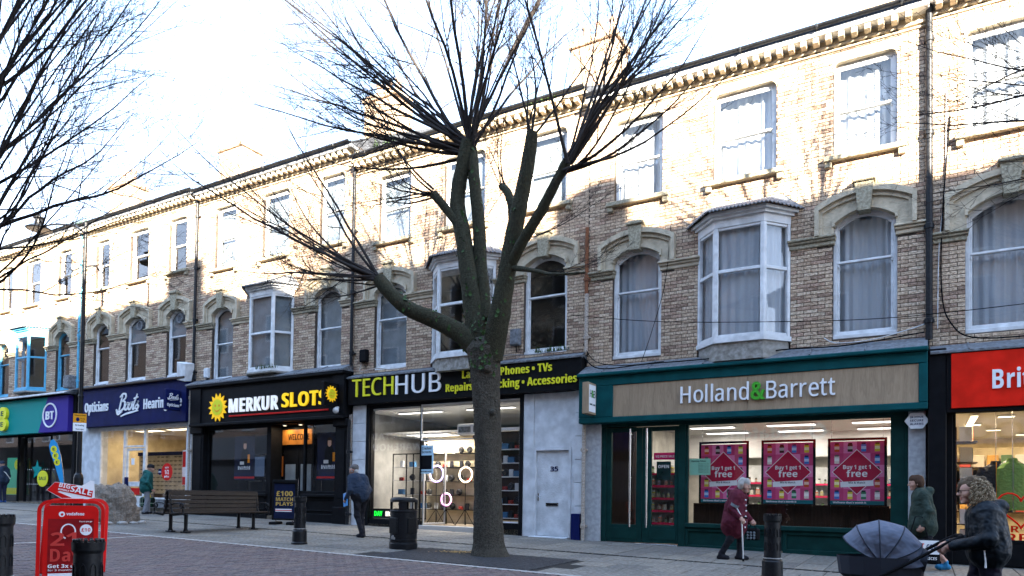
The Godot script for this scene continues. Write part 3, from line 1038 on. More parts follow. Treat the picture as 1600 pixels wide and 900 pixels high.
# ---------------------------------------------------------------- the other side of the street, which shades and is mirrored
func build_opposite() -> void:
	var units := [[-110.0, -46.0, 17.2, "brick4"], [-46.0, -36.0, 17.4, "brick4"], [-36.0, -24.0, 17.2, "render"], [-24.0, -15.2, 17.0, "stone"], [-15.2, -7.4, 16.9, "brick3"], [-7.4, 0.5, 18.0, "render"], [0.5, 8.4, 17.3, "brick1"], [8.4, 16.0, 17.5, "stone"], [16.0, 30.0, 17.3, "brick3"]]
	var signs := ["", "", "MOUNTAIN WAREHOUSE", "", "", "vodafone", "BOOK", "", ""]
	var kinds := ["dark brick", "brown brick", "grey rendered", "stone fronted", "tall brick", "pale rendered", "brick", "cream stone", "long brick"]
	for k in units.size():
		var u: Array = units[k]
		var b := thing("opposite_building", "%s shop building across the street, mirrored in the windows, number %s from the left" % [kinds[k], ["one", "two", "three", "four", "five", "six", "seven", "eight", "nine"][k]], "building", Vector3.ZERO, 0.0, "buildings across the street")
		var g := gy(u[0], 18.0) - 0.4
		var eav: float = u[2] - 3.0
		obj("wall", MB.new().box(Vector3(u[0], g, 18.0), Vector3(u[1], eav, 27.0)), M[u[3]], b)
		var ro := MB.new().at(Transform3D(Basis(Vector3(0, 0, 1), Vector3.UP, Vector3.LEFT), Vector3(u[1], 0, 0)))
		ro.prism(PackedVector2Array([Vector2(17.7, eav), Vector2(22.0, u[2]), Vector2(27.3, eav)]), 0.0, u[1] - u[0])
		var roof := obj("roof", ro, M.slate, b)
		obj("chimney", MB.new().box(Vector3(u[1] - 1.6, eav, 21.4), Vector3(u[1] - 0.5, u[2] + 0.9, 22.4)), M.brick3, roof)
		var n := int((u[1] - u[0]) / 2.6)
		for i in n:
			for y in [5.6, 8.6, 11.4]:
				var x: float = u[0] + (i + 0.5) * (u[1] - u[0]) / n
				if y + 1.6 > eav:
					continue
				var w := obj("window", MB.new().cbox(Vector3(x - 0.62, y - 0.1, 17.9), Vector3(x + 0.62, y + 1.7, 18.05), 0.02), M.white, b)
				obj("pane", MB.new().box(Vector3(x - 0.52, y, 17.88), Vector3(x + 0.52, y + 1.6, 17.895)), M.slate, w)
		var f := slab(b, "shop_front", M.matt_black, u[0] + 0.2, u[1] - 0.2, g, 3.5, 17.9, 18.05)
		slab(f, "shop_window", M.slate, u[0] + 0.8, u[1] - 0.8, 1.0, 3.0, 17.86, 17.9)
		var s := thing("opposite_sign", "%s fascia board across the street, seen only in reflections" % ["black", "grey", "dark", "plain green", "plain blue", "red", "pale grey", "dark blue", "plain black"][k], "sign")
		slab(s, "board", M[["matt_black", "lead", "matt_black", "green_paint", "navy", "sign_red", "white_wall", "navy", "matt_black"][k]], u[0] + 0.2, u[1] - 0.2, 3.5, 5.1 if k != 6 else 4.5, 17.8, 18.0)
		if signs[k] == "vodafone":
			letters(s, signs[k], M.sign_white, 0, 3.6, 0, 0.5, 0, 0.02, true, "lettering", turned(Vector3(-4.6, 3.95, 17.79), PI))
			obj("roundel", MB.new().at(Transform3D(Basis(Vector3.RIGHT, -PI / 2), Vector3(-4.0, 4.2, 17.8))).lathe(v2([0.2, 0, 0.36, 0, 0.36, 0.03, 0.2, 0.03]), 20), M.sign_white, s)
		elif signs[k] == "BOOK":
			letters(s, signs[k], M.matt_black, 0, 3.6, 0, 0.62, 0, 0.02, false, "lettering", turned(Vector3(4.1, 3.7, 17.79), PI))
		elif signs[k]:
			letters(s, "MOUNTAIN", M.sign_white, 0, 4.2, 0, 0.42, 0, 0.02, true, "lettering", turned(Vector3(-25.6, 4.5, 17.79), PI))
			letters(s, "WAREHOUSE", M.sign_white, 0, 4.6, 0, 0.42, 0, 0.02, true, "lettering", turned(Vector3(-25.6, 3.85, 17.79), PI))
			slab(s, "emblem", M.sign_white, -25.2, -24.2, 3.85, 4.95, 17.78, 17.8)

# ---------------------------------------------------------------- shops
func part_of(i: int) -> Node3D:
	return get_meta("b%d" % i)

func shell(i: int, x0: float, x1: float, floor_y: float, ceil_y: float, deep: float, wallm: String) -> void:
	var b := part_of(i)
	var f := MB.new()
	f.box(Vector3(x0, floor_y - 0.2, -deep), Vector3(x1, floor_y, 0.02))
	obj("shop_floor", f, M.shop_floor, b)
	obj("shop_ceiling", MB.new().box(Vector3(x0, ceil_y, -deep), Vector3(x1, ceil_y + 0.15, -0.12)), M.ceiling, b)
	var w := MB.new()
	w.box(Vector3(x0, floor_y, -deep - 0.1), Vector3(x1, ceil_y, -deep))
	w.box(Vector3(x0 - 0.02, floor_y, -deep), Vector3(x0 + 0.08, ceil_y, -0.14))
	w.box(Vector3(x1 - 0.08, floor_y, -deep), Vector3(x1 + 0.02, ceil_y, -0.14))
	obj("shop_wall", w, M[wallm], b)

func ceiling_lamp(x: float, y: float, z: float, wx: float, wz: float, energy: float, where: String, group: String, warm := false) -> void:
	var t := thing("ceiling_light", where, "light", Vector3(x, y, z), 0.0, group)
	slab(t, "frame", M.white, -wx / 2 - 0.02, wx / 2 + 0.02, -0.03, 0.0, -wz / 2 - 0.02, wz / 2 + 0.02)
	obj("diffuser", MB.new().box(Vector3(-wx / 2, -0.038, -wz / 2), Vector3(wx / 2, -0.0305, wz / 2)), M.lamp_warm if warm else M.lamp_white, t)
	if energy > 0.0:
		var l := AreaLight3D.new()
		l.name = "glow"
		l.area_size = Vector2(wx, wz)
		l.light_energy = energy * 0.19
		l.light_color = Color(1, 0.90, 0.74) if warm else Color(1, 0.96, 0.90)
		l.shadow_enabled = true
		l.area_range = 12.0
		t.add_child(l)
		l.position = Vector3(0, -0.06, 0)
		l.rotation.x = -PI / 2

func pane(b: Node, called: String, m: Material, x0: float, x1: float, y0: float, y1: float, z := 0.0) -> MeshInstance3D:
	return obj(called, MB.new().box(Vector3(x0, y0, z - 0.004), Vector3(x1, y1, z + 0.004)), m, b)

func frame_bars(x0: float, x1: float, y0: float, y1: float, w: float, z0: float, z1: float) -> MB:
	var m := MB.new()
	m.cbox(Vector3(x0, y0, z0), Vector3(x0 + w, y1, z1))
	m.cbox(Vector3(x1 - w, y0, z0), Vector3(x1, y1, z1))
	m.cbox(Vector3(x0 + w, y0, z0), Vector3(x1 - w, y0 + w, z1))
	m.cbox(Vector3(x0 + w, y1 - w, z0), Vector3(x1 - w, y1, z1))
	return m

func ledge(b: Node, m: Material, x0: float, x1: float, yw: float, yf: float, z1: float) -> void:
	# a lead-covered slope from the wall out over the sign board
	var g := MB.new().at(Transform3D(Basis(Vector3(0, 0, 1), Vector3.UP, Vector3.LEFT), Vector3(x1, 0, 0)))
	g.prism(v2([-0.1, yf - 0.06, z1, yf - 0.06, z1, yf - 0.02, 0.004, yw, -0.1, yw]), 0.0, x1 - x0)
	g.x = Transform3D()
	var k := x0 + 0.6
	while k < x1 - 0.2:  # rolled joints between the sheets
		g.tube(PackedVector3Array([Vector3(k, yw + 0.005, 0.012), Vector3(k, yf - 0.012, z1 - 0.005)]), PackedFloat32Array([0.018, 0.018]), 6)
		k += rng.randf_range(0.9, 1.5)
	obj("lead_ledge", g, m, b)

func build_shops() -> void:
	shop_health()
	shop_red()
	shop_phone()
	shop_slots()
	shop_optician()
	shop_teal()

func shop_health() -> void:
	var b := part_of(4)
	shell(4, -6.9, 0.0, 0.08, 3.2, 8.0, "shop_wall")
	ledge(b, M.lead, -7.02, 0.06, 4.26, 4.04, 0.44)
	# fascia: frame, oak board, raised letters
	var s := thing("shop_sign", "long teal framed oak fascia sign with white lettering and a green ampersand", "sign")
	var fr := MB.new()
	fr.cbox(Vector3(-7.03, 2.86, 0.02), Vector3(0.06, 3.985, 0.30), 0.01)
	fr.cbox(Vector3(-7.03, 3.72, 0.30), Vector3(0.06, 3.94, 0.36), 0.02)
	fr.cbox(Vector3(-7.03, 2.86, 0.30), Vector3(0.06, 2.99, 0.36), 0.02)
	fr.cbox(Vector3(-7.03, 2.99, 0.30), Vector3(-6.18, 3.72, 0.36), 0.01)
	fr.cbox(Vector3(-0.09, 2.99, 0.30), Vector3(0.06, 3.72, 0.36), 0.01)
	fr.cbox(Vector3(-7.05, 3.94, 0.02), Vector3(0.07, 4.02, 0.46), 0.02)
	obj("frame", fr, M.teal, s)
	slab(s, "board", M.oak, -6.18, -3.18, 2.99, 3.72, 0.29, 0.33, 0.003)
	slab(s, "board", M.oak, -3.175, -0.09, 2.99, 3.72, 0.29, 0.33, 0.003)
	letters(s, "Holland", M.sign_white, -4.59, -3.15, 3.21, 0.36, 0.34, 0.05, false)
	letters(s, "Barrett", M.sign_white, -2.80, -1.51, 3.21, 0.36, 0.34, 0.05, false)
	letters(s, "&", M.sign_green, -3.11, -2.82, 3.20, 0.37, 0.34, 0.05, true)
	# little projecting box sign
	var ps := thing("projecting_sign", "small oak box sign with white face at the left end of the teal fascia", "sign")
	slab(ps, "box", M.oak, -6.74, -6.59, 3.04, 3.76, 0.36, 0.80, 0.01)
	slab(ps, "face", M.sign_white, -6.59, -6.582, 3.09, 3.71, 0.40, 0.76, 0.003)
	letters(ps, "H B", M.green_paint, -0.15, 0.15, 3.42, 0.17, 0, 0.005, false, "lettering", turned(Vector3(-6.581, 0, 0.58), PI / 2))
	letters(ps, "&", M.sign_green, -0.045, 0.045, 3.42, 0.17, 0, 0.006, true, "lettering", turned(Vector3(-6.581, 0, 0.58), PI / 2))
	letters(ps, "SINCE 1870", M.green_paint, -0.15, 0.15, 3.24, 0.04, 0, 0.005, false, "lettering", turned(Vector3(-6.581, 0, 0.58), PI / 2))
	# pilasters
	slab(b, "pilaster", M.marble, -7.0, -6.57, -0.2, 2.86, -0.3, 0.10, 0.01)
	slab(b, "pilaster", M.marble, -0.26, 0.03, -0.3, 2.86, -0.3, 0.10, 0.01)
	var tp := slab(b, "shop_head", M.green_paint, -6.57, -0.26, 2.78, 2.9, -0.12, 0.06)
	slab(b, "soffit", M.matt_black, -7.0, 0.05, 2.88, 3.3, -0.14, 0.03)
	# double doors
	var df := MB.new()
	df.cbox(Vector3(-6.57, -0.1, -0.08), Vector3(-6.45, 2.78, 0.05))
	df.cbox(Vector3(-4.72, -0.1, -0.08), Vector3(-4.57, 2.78, 0.05))
	obj("door_frame", df, M.green_paint, b)
	for q in [[-6.45, -5.58, -6.33, -5.72], [-5.57, -4.73, -5.36, -4.82]]:
		var d := MB.new()
		d.cbox(Vector3(q[0], 0.12, -0.06), Vector3(q[2], 2.76, 0.02))
		d.cbox(Vector3(q[3], 0.12, -0.06), Vector3(q[1], 2.76, 0.02))
		d.cbox(Vector3(q[2], 0.12, -0.06), Vector3(q[3], 0.52, 0.02))
		d.cbox(Vector3(q[2], 2.66, -0.06), Vector3(q[3], 2.76, 0.02))
		d.cbox(Vector3(q[2] - 0.04, 0.20, 0.02), Vector3(q[3] + 0.04, 0.44, 0.032), 0.01)
		var door := obj("door", d, M.green_paint, b)
		pane(door, "pane", M.shop_glass, q[2], q[3], 0.52, 2.66, -0.02)
		var hx: float = -5.84 if q[0] < -6 else -5.44
		var h := MB.new().rod(Vector3(hx, 0.47, 0.10), Vector3(hx, 2.72, 0.10), 0.024, 12)
		for y in [0.6, 1.6, 2.6]:
			h.rod(Vector3(hx, y, 0.0), Vector3(hx, y, 0.10), 0.012)
		obj("handle", h, M.steel, door)
	slab(b, "threshold", M.steel, -6.45, -4.73, -0.05, 0.10, -0.06, 0.09)
	# window
	var wf := frame_bars(-4.57, -0.26, 0.52, 2.82, 0.06, -0.06, 0.03)
	wf.cbox(Vector3(-0.56, 0.52, -0.06), Vector3(-0.32, 2.82, 0.025))
	wf.cbox(Vector3(-4.57, 0.50, -0.06), Vector3(-0.26, 0.60, 0.09), 0.015)
	var sw := obj("shop_window", wf, M.green_paint, b)
	pane(sw, "pane", M.shop_glass, -4.52, -0.5, 0.58, 2.78, -0.02)
	var rs := MB.new()
	rs.cbox(Vector3(-4.57, -0.3, -0.1), Vector3(-0.26, 0.50, 0.0))
	for q in [[-4.57, -2.62], [-2.52, -0.26]]:
		for z in [[q[0], q[0] + 0.07, 0.0, 0.50], [q[1] - 0.07, q[1], 0.0, 0.50], [q[0] + 0.07, q[1] - 0.07, 0.42, 0.50], [q[0] + 0.07, q[1] - 0.07, -0.05, 0.12]]:
			rs.cbox(Vector3(z[0], z[2], 0.0), Vector3(z[1], z[3], 0.04), 0.008)
	obj("stall_riser", rs, M.green_paint, b)
	slab(b, "plinth", M.green_paint, -4.6, -0.26, -0.3, 0.03, 0.0, 0.06)
	# inside
	slab(b, "window_backing", M.dark_wood, -4.56, -0.4, 0.1, 1.0, -0.66, -0.625)
	for i in 11:
		slab(b, "window_board", M.dark_wood, -4.56 + i * 0.36, -4.203 + i * 0.36, 0.1, 1.04, -0.62, -0.59, 0.006)
	for i in 3:
		for j in 4:
			ceiling_lamp(-5.2 + i * 2.1, 3.19, -1.2 - j * 1.75, 1.2, 0.34, 1.5 if j < 3 else 1.0, "flat white ceiling light panel inside the teal fronted shop", "ceiling light panels inside the teal fronted shop")
	slab(b, "bulkhead", M.sign_white, -6.8, -0.1, 2.45, 3.2, -7.9, -7.2)
	for i in 3:
		poster(Vector3([-4.31, -2.97, -1.66][i], 1.06, -0.3), [0.98, 0.98, 0.98][i], i)
	# posters on glass, opening notice
	var no := thing("notice", "pale green opening hours notice on the glass beside the teal doors", "notice", Vector3(-4.5, 1.66, -0.05))
	slab(no, "sheet", mat("mint", lin(0.30, 0.62, 0.44), 0.7), 0, 0.46, 0, 0.36, -0.01, 0.0, 0.002)
	letters(no, "Opening Times", M.green_paint, 0.04, 0.36, 0.29, 0.035, 0.0, 0.003)
	for k in 7:
		letters(no, "Monday  9 to 5.30", M.green_paint, 0.2, 0.42, 0.24 - k * 0.032, 0.014, 0.0, 0.003, false)
	var op := thing("open_sign", "dark green OPEN sign with a pink offer card hanging in the glass door", "sign", Vector3(-5.31, 1.55, -0.06))
	slab(op, "board", M.green_paint, 0.05, 0.38, 0.0, 0.42, -0.01, 0.0, 0.002)
	letters(op, "OPEN", M.sign_white, 0.09, 0.34, 0.27, 0.07, 0.0, 0.003)
	slab(op, "offer_card", mat("pink_card", lin(0.62, 0.02, 0.12), 0.6), -0.02, 0.5, 0.46, 0.62, -0.012, -0.002, 0.002)
	letters(op, "1/2 PRICE SALE", M.sign_white, 0.02, 0.46, 0.51, 0.05, -0.002, 0.003)
	# shelves
	slab(b, "added_dark_panel", M.brown_wood, -6.85, -6.05, 0.08, 2.9, -0.9, -0.85)  # added dark sheet, stands in for the dimness behind the left door
	shelf_unit(Vector3(-6.0, 0.08, -1.15), 0.5, 1.0, 2.1, 6, "white shelf behind the right teal door", 3, true)
	for i in 4:
		shelf_unit(Vector3(-4.6 + i * 1.25, 0.08, -4.2 - (i % 2) * 1.5), 0.5, 1.1, 2.0, 5, ["stocked shelf seen left of the first pink poster", "stocked shelf between the first and second pink posters", "stocked shelf between the second and third pink posters", "far stocked shelf right of the third pink poster"][i], 3, true)

func shelf_unit(p: Vector3, deep: float, w: float, h: float, n: int, label: String, rows: int, stock: bool) -> void:
	var t := thing("shelf_unit", label, "shelf", p)
	slab(t, "back_panel", M.white, 0, w, 0, h, -deep, -deep + 0.02)
	slab(t, "side_panel", M.white, -0.02, 0.0, 0, h, -deep, 0)
	slab(t, "side_panel", M.white, w, w + 0.02, 0, h, -deep, 0)
	if not M.has("price_card"):
		mat("price_card", lin(0.70, 0.03, 0.12), 0.6)
	for k in n:
		var y := 0.15 + k * (h - 0.3) / n
		var sh := slab(t, "shelf", M.white, 0, w, y, y + 0.025, -deep + 0.02, 0)
		slab(sh, "price_strip", M.price_card, 0.0, w, y - 0.03, y + 0.025, 0.001, 0.006, 0.001)
		if stock:
			var x := 0.08
			while x < w - 0.08:
				jar(p + Vector3(x, y + 0.025, -0.1), rng.randf_range(0.1, 0.2), label)
				x += rng.randf_range(0.12, 0.19)

func jar(p: Vector3, h: float, where: String) -> void:
	var cols := [Color(0.5, 0.42, 0.05), Color(0.06, 0.16, 0.06), Color(0.5, 0.1, 0.03), Color(0.65, 0.65, 0.6), Color(0.05, 0.12, 0.35), Color(0.2, 0.08, 0.03)]
	var k := rng.randi_range(0, cols.size() - 1)
	var key := "jar%d_%d" % [k, int(h * 50)]
	if not M.has("jar_paint"):
		mat("jar_paint", Color.WHITE, 0.35, {"vc": true})
	if not tex.has(key):
		var m := MB.new().tint(cols[k])
		var r := h * 0.30
		m.lathe(v2([0, 0, r * 0.95, 0, r, h * 0.04, r, h * 0.12]), 10)
		m.tint(Color(0.6, 0.58, 0.5).lerp(cols[k], 0.35))
		m.lathe(v2([r, h * 0.12, r, h * 0.6]), 10)
		m.tint(cols[k])
		m.lathe(v2([r, h * 0.6, r, h * 0.68, r * 0.7, h * 0.76]), 10)
		m.tint(Color(0.05, 0.05, 0.05) if k % 2 else Color(0.7, 0.7, 0.7))
		m.lathe(v2([r * 0.75, h * 0.76, r * 0.75, h, 0, h]), 10)
		tex[key] = m.mesh(M.jar_paint)
	var o := inst("jar", tex[key])
	o.position = p
	tag(o, "product jar on the " + where, "jar", "jars on the " + where)

func poster(p: Vector3, w: float, i: int) -> void:
	if not tex.has("poster"):
		painted("poster", 192, 256, func(im: Image) -> void:
			var pinks := [Color(0.80, 0.30, 0.48), Color(0.88, 0.48, 0.66), Color(0.74, 0.24, 0.42)]
			for y in 5:
				for x in 4:
					im.fill_rect(Rect2i(x * 48, y * 48, 48, 48), pinks[(x + y * 2) % 3])
					if x == 0 or x == 3 or y == 0 or y == 4:
						var jc: Color = [Color(0.75, 0.3, 0.1), Color(0.85, 0.8, 0.75), Color(0.2, 0.45, 0.3), Color(0.85, 0.75, 0.2), Color(0.25, 0.45, 0.75), Color(0.25, 0.15, 0.1)][(x * 5 + y * 7) % 6]
						im.fill_rect(Rect2i(x * 48 + 15, y * 48 + 12, 18, 30), jc)
						im.fill_rect(Rect2i(x * 48 + 17, y * 48 + 6, 14, 7), jc.darkened(0.6))
						im.fill_rect(Rect2i(x * 48 + 15, y * 48 + 20, 18, 12), jc.lightened(0.6))
			im.fill_rect(Rect2i(0, 240, 192, 16), Color(0.02, 0.36, 0.38)))
		var pm := mat("poster", Color.WHITE, 0.5)
		pm.albedo_texture = tex.poster
		mat("magenta", lin(0.42, 0.006, 0.04), 0.6)
	var h := 1.28
	var t := thing("poster", ["pink offer poster hanging nearest the teal doors, partly behind the woman with a crutch", "middle pink offer poster hanging in the teal fronted window", "pink offer poster hanging nearest the right end of the teal fronted window"][i], "poster", p, 0.0, "pink offer posters")
	var q := MB.new()
	q.card(Vector3(0, 0, 0.004), Vector3(w, 0, 0.004), Vector3(w, h, 0.004), Vector3(0, h, 0.004))
	obj("sheet", q, M.poster, t)
	obj("backing", frame_bars(-0.05, w + 0.05, -0.02, h + 0.07, 0.05, -0.03, 0.0).box(Vector3(0, 0, -0.02), Vector3(w, h, -0.002)), M.matt_black, t)
	obj("hanger", MB.new().rod(Vector3(0.02, h + 0.05, -0.01), Vector3(0.02, 2.06, -0.01), 0.004).rod(Vector3(w - 0.02, h + 0.05, -0.01), Vector3(w - 0.02, 2.06, -0.01), 0.004), M.steel, t)
	var cx := w / 2
	var cy := 0.66
	obj("diamond_edge", MB.new().prism(v2([cx - 0.46, cy, cx, cy - 0.46, cx + 0.46, cy, cx, cy + 0.46]), 0.005, 0.007), M.sign_white, t)
	obj("diamond", MB.new().prism(v2([cx - 0.445, cy, cx, cy - 0.445, cx + 0.445, cy, cx, cy + 0.445]), 0.007, 0.009), M.magenta, t)
	letters(t, "Buy 1 get 1", M.sign_white, cx - 0.25, cx + 0.25, cy + 0.06, 0.08, 0.009, 0.003)
	letters(t, "free", M.sign_white, cx - 0.19, cx + 0.19, cy - 0.10, 0.135, 0.009, 0.003)
	var st := MB.new().at(Transform3D(Basis(Vector3(0, 0, 1), 0.06), Vector3(cx, cy - 0.24, 0.010)))
	obj("strip", st.box(Vector3(-0.3, -0.055, 0), Vector3(0.3, 0.055, 0.002)), M.sign_white, t)
	letters(t, "Mix & Match", M.green_paint, cx - 0.15, cx + 0.15, cy - 0.235, 0.04, 0.012, 0.002)
	letters(t, "Wellness that's worth it", M.sign_white, 0.05, 0.66, 0.025, 0.035, 0.005, 0.002)

func shop_red() -> void:
	var b := part_of(5)
	shell(5, 0.25, 7.1, 0.0, 3.0, 9.0, "cream_wall")
	ledge(b, M.lead, 0.1, 7.1, 4.08, 3.93, 0.36)
	var s := thing("shop_sign", "bright red fascia sign with white lettering at the right edge", "sign")
	slab(s, "frame", M.matt_black, 0.36, 7.1, 2.78, 3.92, 0.02, 0.30)
	slab(s, "board", M.sign_red, 0.43, 7.04, 2.85, 3.85, 0.28, 0.34)
	letters(s, "British Heart Foundation", M.sign_white, 1.05, 5.0, 3.17, 0.34, 0.34, 0.03)
	slab(b, "pilaster", M.black, 0.06, 0.36, -0.4, 3.98, -0.2, 0.30, 0.02)
	slab(b, "pilaster", M.black, 0.36, 0.46, -0.4, 2.78, -0.2, 0.10, 0.01)
	var sw := obj("shop_window", frame_bars(0.46, 5.2, 0.42, 2.86, 0.05, -0.06, 0.03), M.matt_black, b)
	pane(sw, "pane", M.shop_glass, 0.5, 5.16, 0.46, 2.8, -0.02)
	slab(b, "stall_riser", M.black, 0.46, 7.1, -0.4, 0.42, -0.1, 0.02)
	slab(b, "soffit", M.matt_black, 0.3, 7.1, 2.84, 3.1, -0.14, 0.02)
	slab(b, "infill", M.black, 5.2, 7.1, 0.42, 2.86, -0.1, 0.0)
	for i in 3:
		for j in 5:
			ceiling_lamp(1.0 + i * 1.25 + (j % 2) * 0.5, 2.99, -1.0 - j * 1.6, 0.28, 0.16, 4.0 if (i + j) % 2 == 0 else 0.0, "small warm ceiling spotlight inside the red shop", "warm spotlights inside the red shop", true)
	ceiling_lamp(0.9, 2.95, -3.0, 0.12, 2.4, 2.2, "long slim ceiling light at the left of the red shop", "", true)
	# display shelves: books and boxes along the left, back wall of picture discs
	var t := thing("book_rack", "tall rack of books and magazines just inside the red shop window", "shelf", Vector3(0.55, 0.0, -0.7))
	for k in 6:
		slab(t, "shelf", M.brown_wood, 0, 0.34, 0.3 + k * 0.4, 0.32 + k * 0.4, -0.6, 0.0)
	slab(t, "side_panel", M.brown_wood, -0.03, 0, 0, 2.6, -0.6, 0.0)
	var cols := [Color(0.5, 0.45, 0.38), Color(0.4, 0.06, 0.05), Color(0.06, 0.1, 0.22), Color(0.6, 0.6, 0.58), Color(0.1, 0.18, 0.1), Color(0.5, 0.28, 0.08)]
	for k in cols.size():
		mat("cover%d" % k, cols[k].linear_to_srgb(), 0.5)
	for k in 6:
		for j in 3:
			var o := slab(null, "book", M["cover%d" % ((k * 3 + j * 2) % 6)], -0.11, 0.11, 0, 0.29, -0.02, 0.0, 0.003)
			o.position = Vector3(0.72 + (j - 1) * 0.015, 0.322 + k * 0.4, -0.75 - j * 0.19)
			o.rotation = Vector3(-0.06, 0.3, 0)
			tag(o, "book standing in the tall rack inside the red shop", "book", "books in the tall rack")
	for k in 3:
		var sh := thing("wall_shelf", ["lower wall shelf of small goods at the back of the red shop", "middle wall shelf of small goods at the back of the red shop", "upper wall shelf of framed plates at the back of the red shop"][k], "shelf", Vector3(0.4, 0.9 + k * 0.55, -5.5))
		slab(sh, "board", M.brown_wood, 0, 4.5, 0, 0.03, -0.3, 0)
		slab(sh, "back_panel", M.cream_wall, 0, 4.5, -0.9 if k == 0 else -0.5, 0.52, -0.36, -0.3)
		for j in 15:
			var o := slab(null, "framed_plate" if k == 2 else "goods_box", M["cover%d" % ((k + j * 5) % 6)], -0.12, 0.12, 0, 0.30 if k == 2 else rng.randf_range(0.14, 0.32), -0.05, 0, 0.01)
			o.position = Vector3(0.6 + j * 0.29, 0.93 + k * 0.55, -5.58)
			tag(o, ["small box of goods on the lower back shelf of the red shop", "small box of goods on the middle back shelf of the red shop", "framed plate on the upper back shelf of the red shop"][k], "goods", ["lower shelf goods", "middle shelf goods", "upper shelf plates"][k])
	hung_jacket(Vector3(1.42, 1.0, -0.55), lin(0.13, 0.25, 0.06), "olive green sleeveless jacket hanging in the red shop window", false)
	hung_jacket(Vector3(1.18, 0.96, -0.75), lin(0.02, 0.022, 0.03), "black jacket with orange trim hanging behind the green one", true)
	var heart := thing("heart_sticker", "red heart outline sticker on the red shop's window glass", "sticker", Vector3(1.5, 1.05, -0.03))
	var pts := PackedVector3Array()
	var rr := PackedFloat32Array()
	for k in 33:
		var a := TAU * k / 32.0
		pts.append(Vector3(0.022 * 16 * pow(sin(a), 3), 0.022 * (13 * cos(a) - 5 * cos(2 * a) - 2 * cos(3 * a) - cos(4 * a)), 0))
		rr.append(0.018)
	obj("outline", MB.new().tube(pts, rr, 6), M.sign_red, heart)
	letters(heart, "WE'RE IN", M.sign_red, -0.75, 0.5, -0.62, 0.16, -0.01, 0.008)
	letters(heart, "IT FOR LIFE", M.sign_red, -0.75, 0.5, -0.46 + 0.02, 0.12, -0.01, 0.008)

func hung_jacket(p: Vector3, c: Color, label: String, sleeves: bool) -> void:
	var t := thing("jacket", label, "jacket", p)
	var m := MB.new()
	var prof := [[0.0, 0.25, 0.10], [0.35, 0.25, 0.11], [0.6, 0.25, 0.11], [0.78, 0.24, 0.10], [0.86, 0.17, 0.08], [0.90, 0.09, 0.07], [0.97, 0.08, 0.07]]
	var n := 20
	for k in prof.size() - 1:
		for s in n:
			var q := []
			for w in [[k, s], [k, s + 1], [k + 1, s + 1], [k + 1, s]]:
				var a: float = TAU * w[1] / n
				var pr: Array = prof[w[0]]
				var wob := 1.0 + 0.05 * sin(a * 5.0 + pr[0] * 4.0)
				q.append(Vector3(cos(a) * pr[1] * wob, pr[0], sin(a) * pr[2] * wob))
			m.quad(q[0], q[1], q[2], q[3], (q[0] + q[2]) * Vector3(1, 0, 1))
	if sleeves:
		for s in [-1, 1]:
			m.tube(PackedVector3Array([Vector3(s * 0.2, 0.82, 0), Vector3(s * 0.29, 0.6, 0.02), Vector3(s * 0.31, 0.2, 0.05)]), PackedFloat32Array([0.075, 0.07, 0.055]), 8)
	obj("body", m, mat("cloth" + label.left(5), c, 0.8, {"nrm": "crease", "ns": 0.8, "s": 2.0}), t)
	obj("zip", MB.new().box(Vector3(-0.006, 0.02, 0.112), Vector3(0.006, 0.95, 0.12)), M.steel if not sleeves else M.sun_orange, t)
	obj("hanger", MB.new().rod(Vector3(0, 0.92, 0), Vector3(0, 1.9, 0), 0.006).rod(Vector3(-0.2, 0.84, 0), Vector3(0, 0.98, 0), 0.008).rod(Vector3(0.2, 0.84, 0), Vector3(0, 0.98, 0), 0.008), M.steel, t)

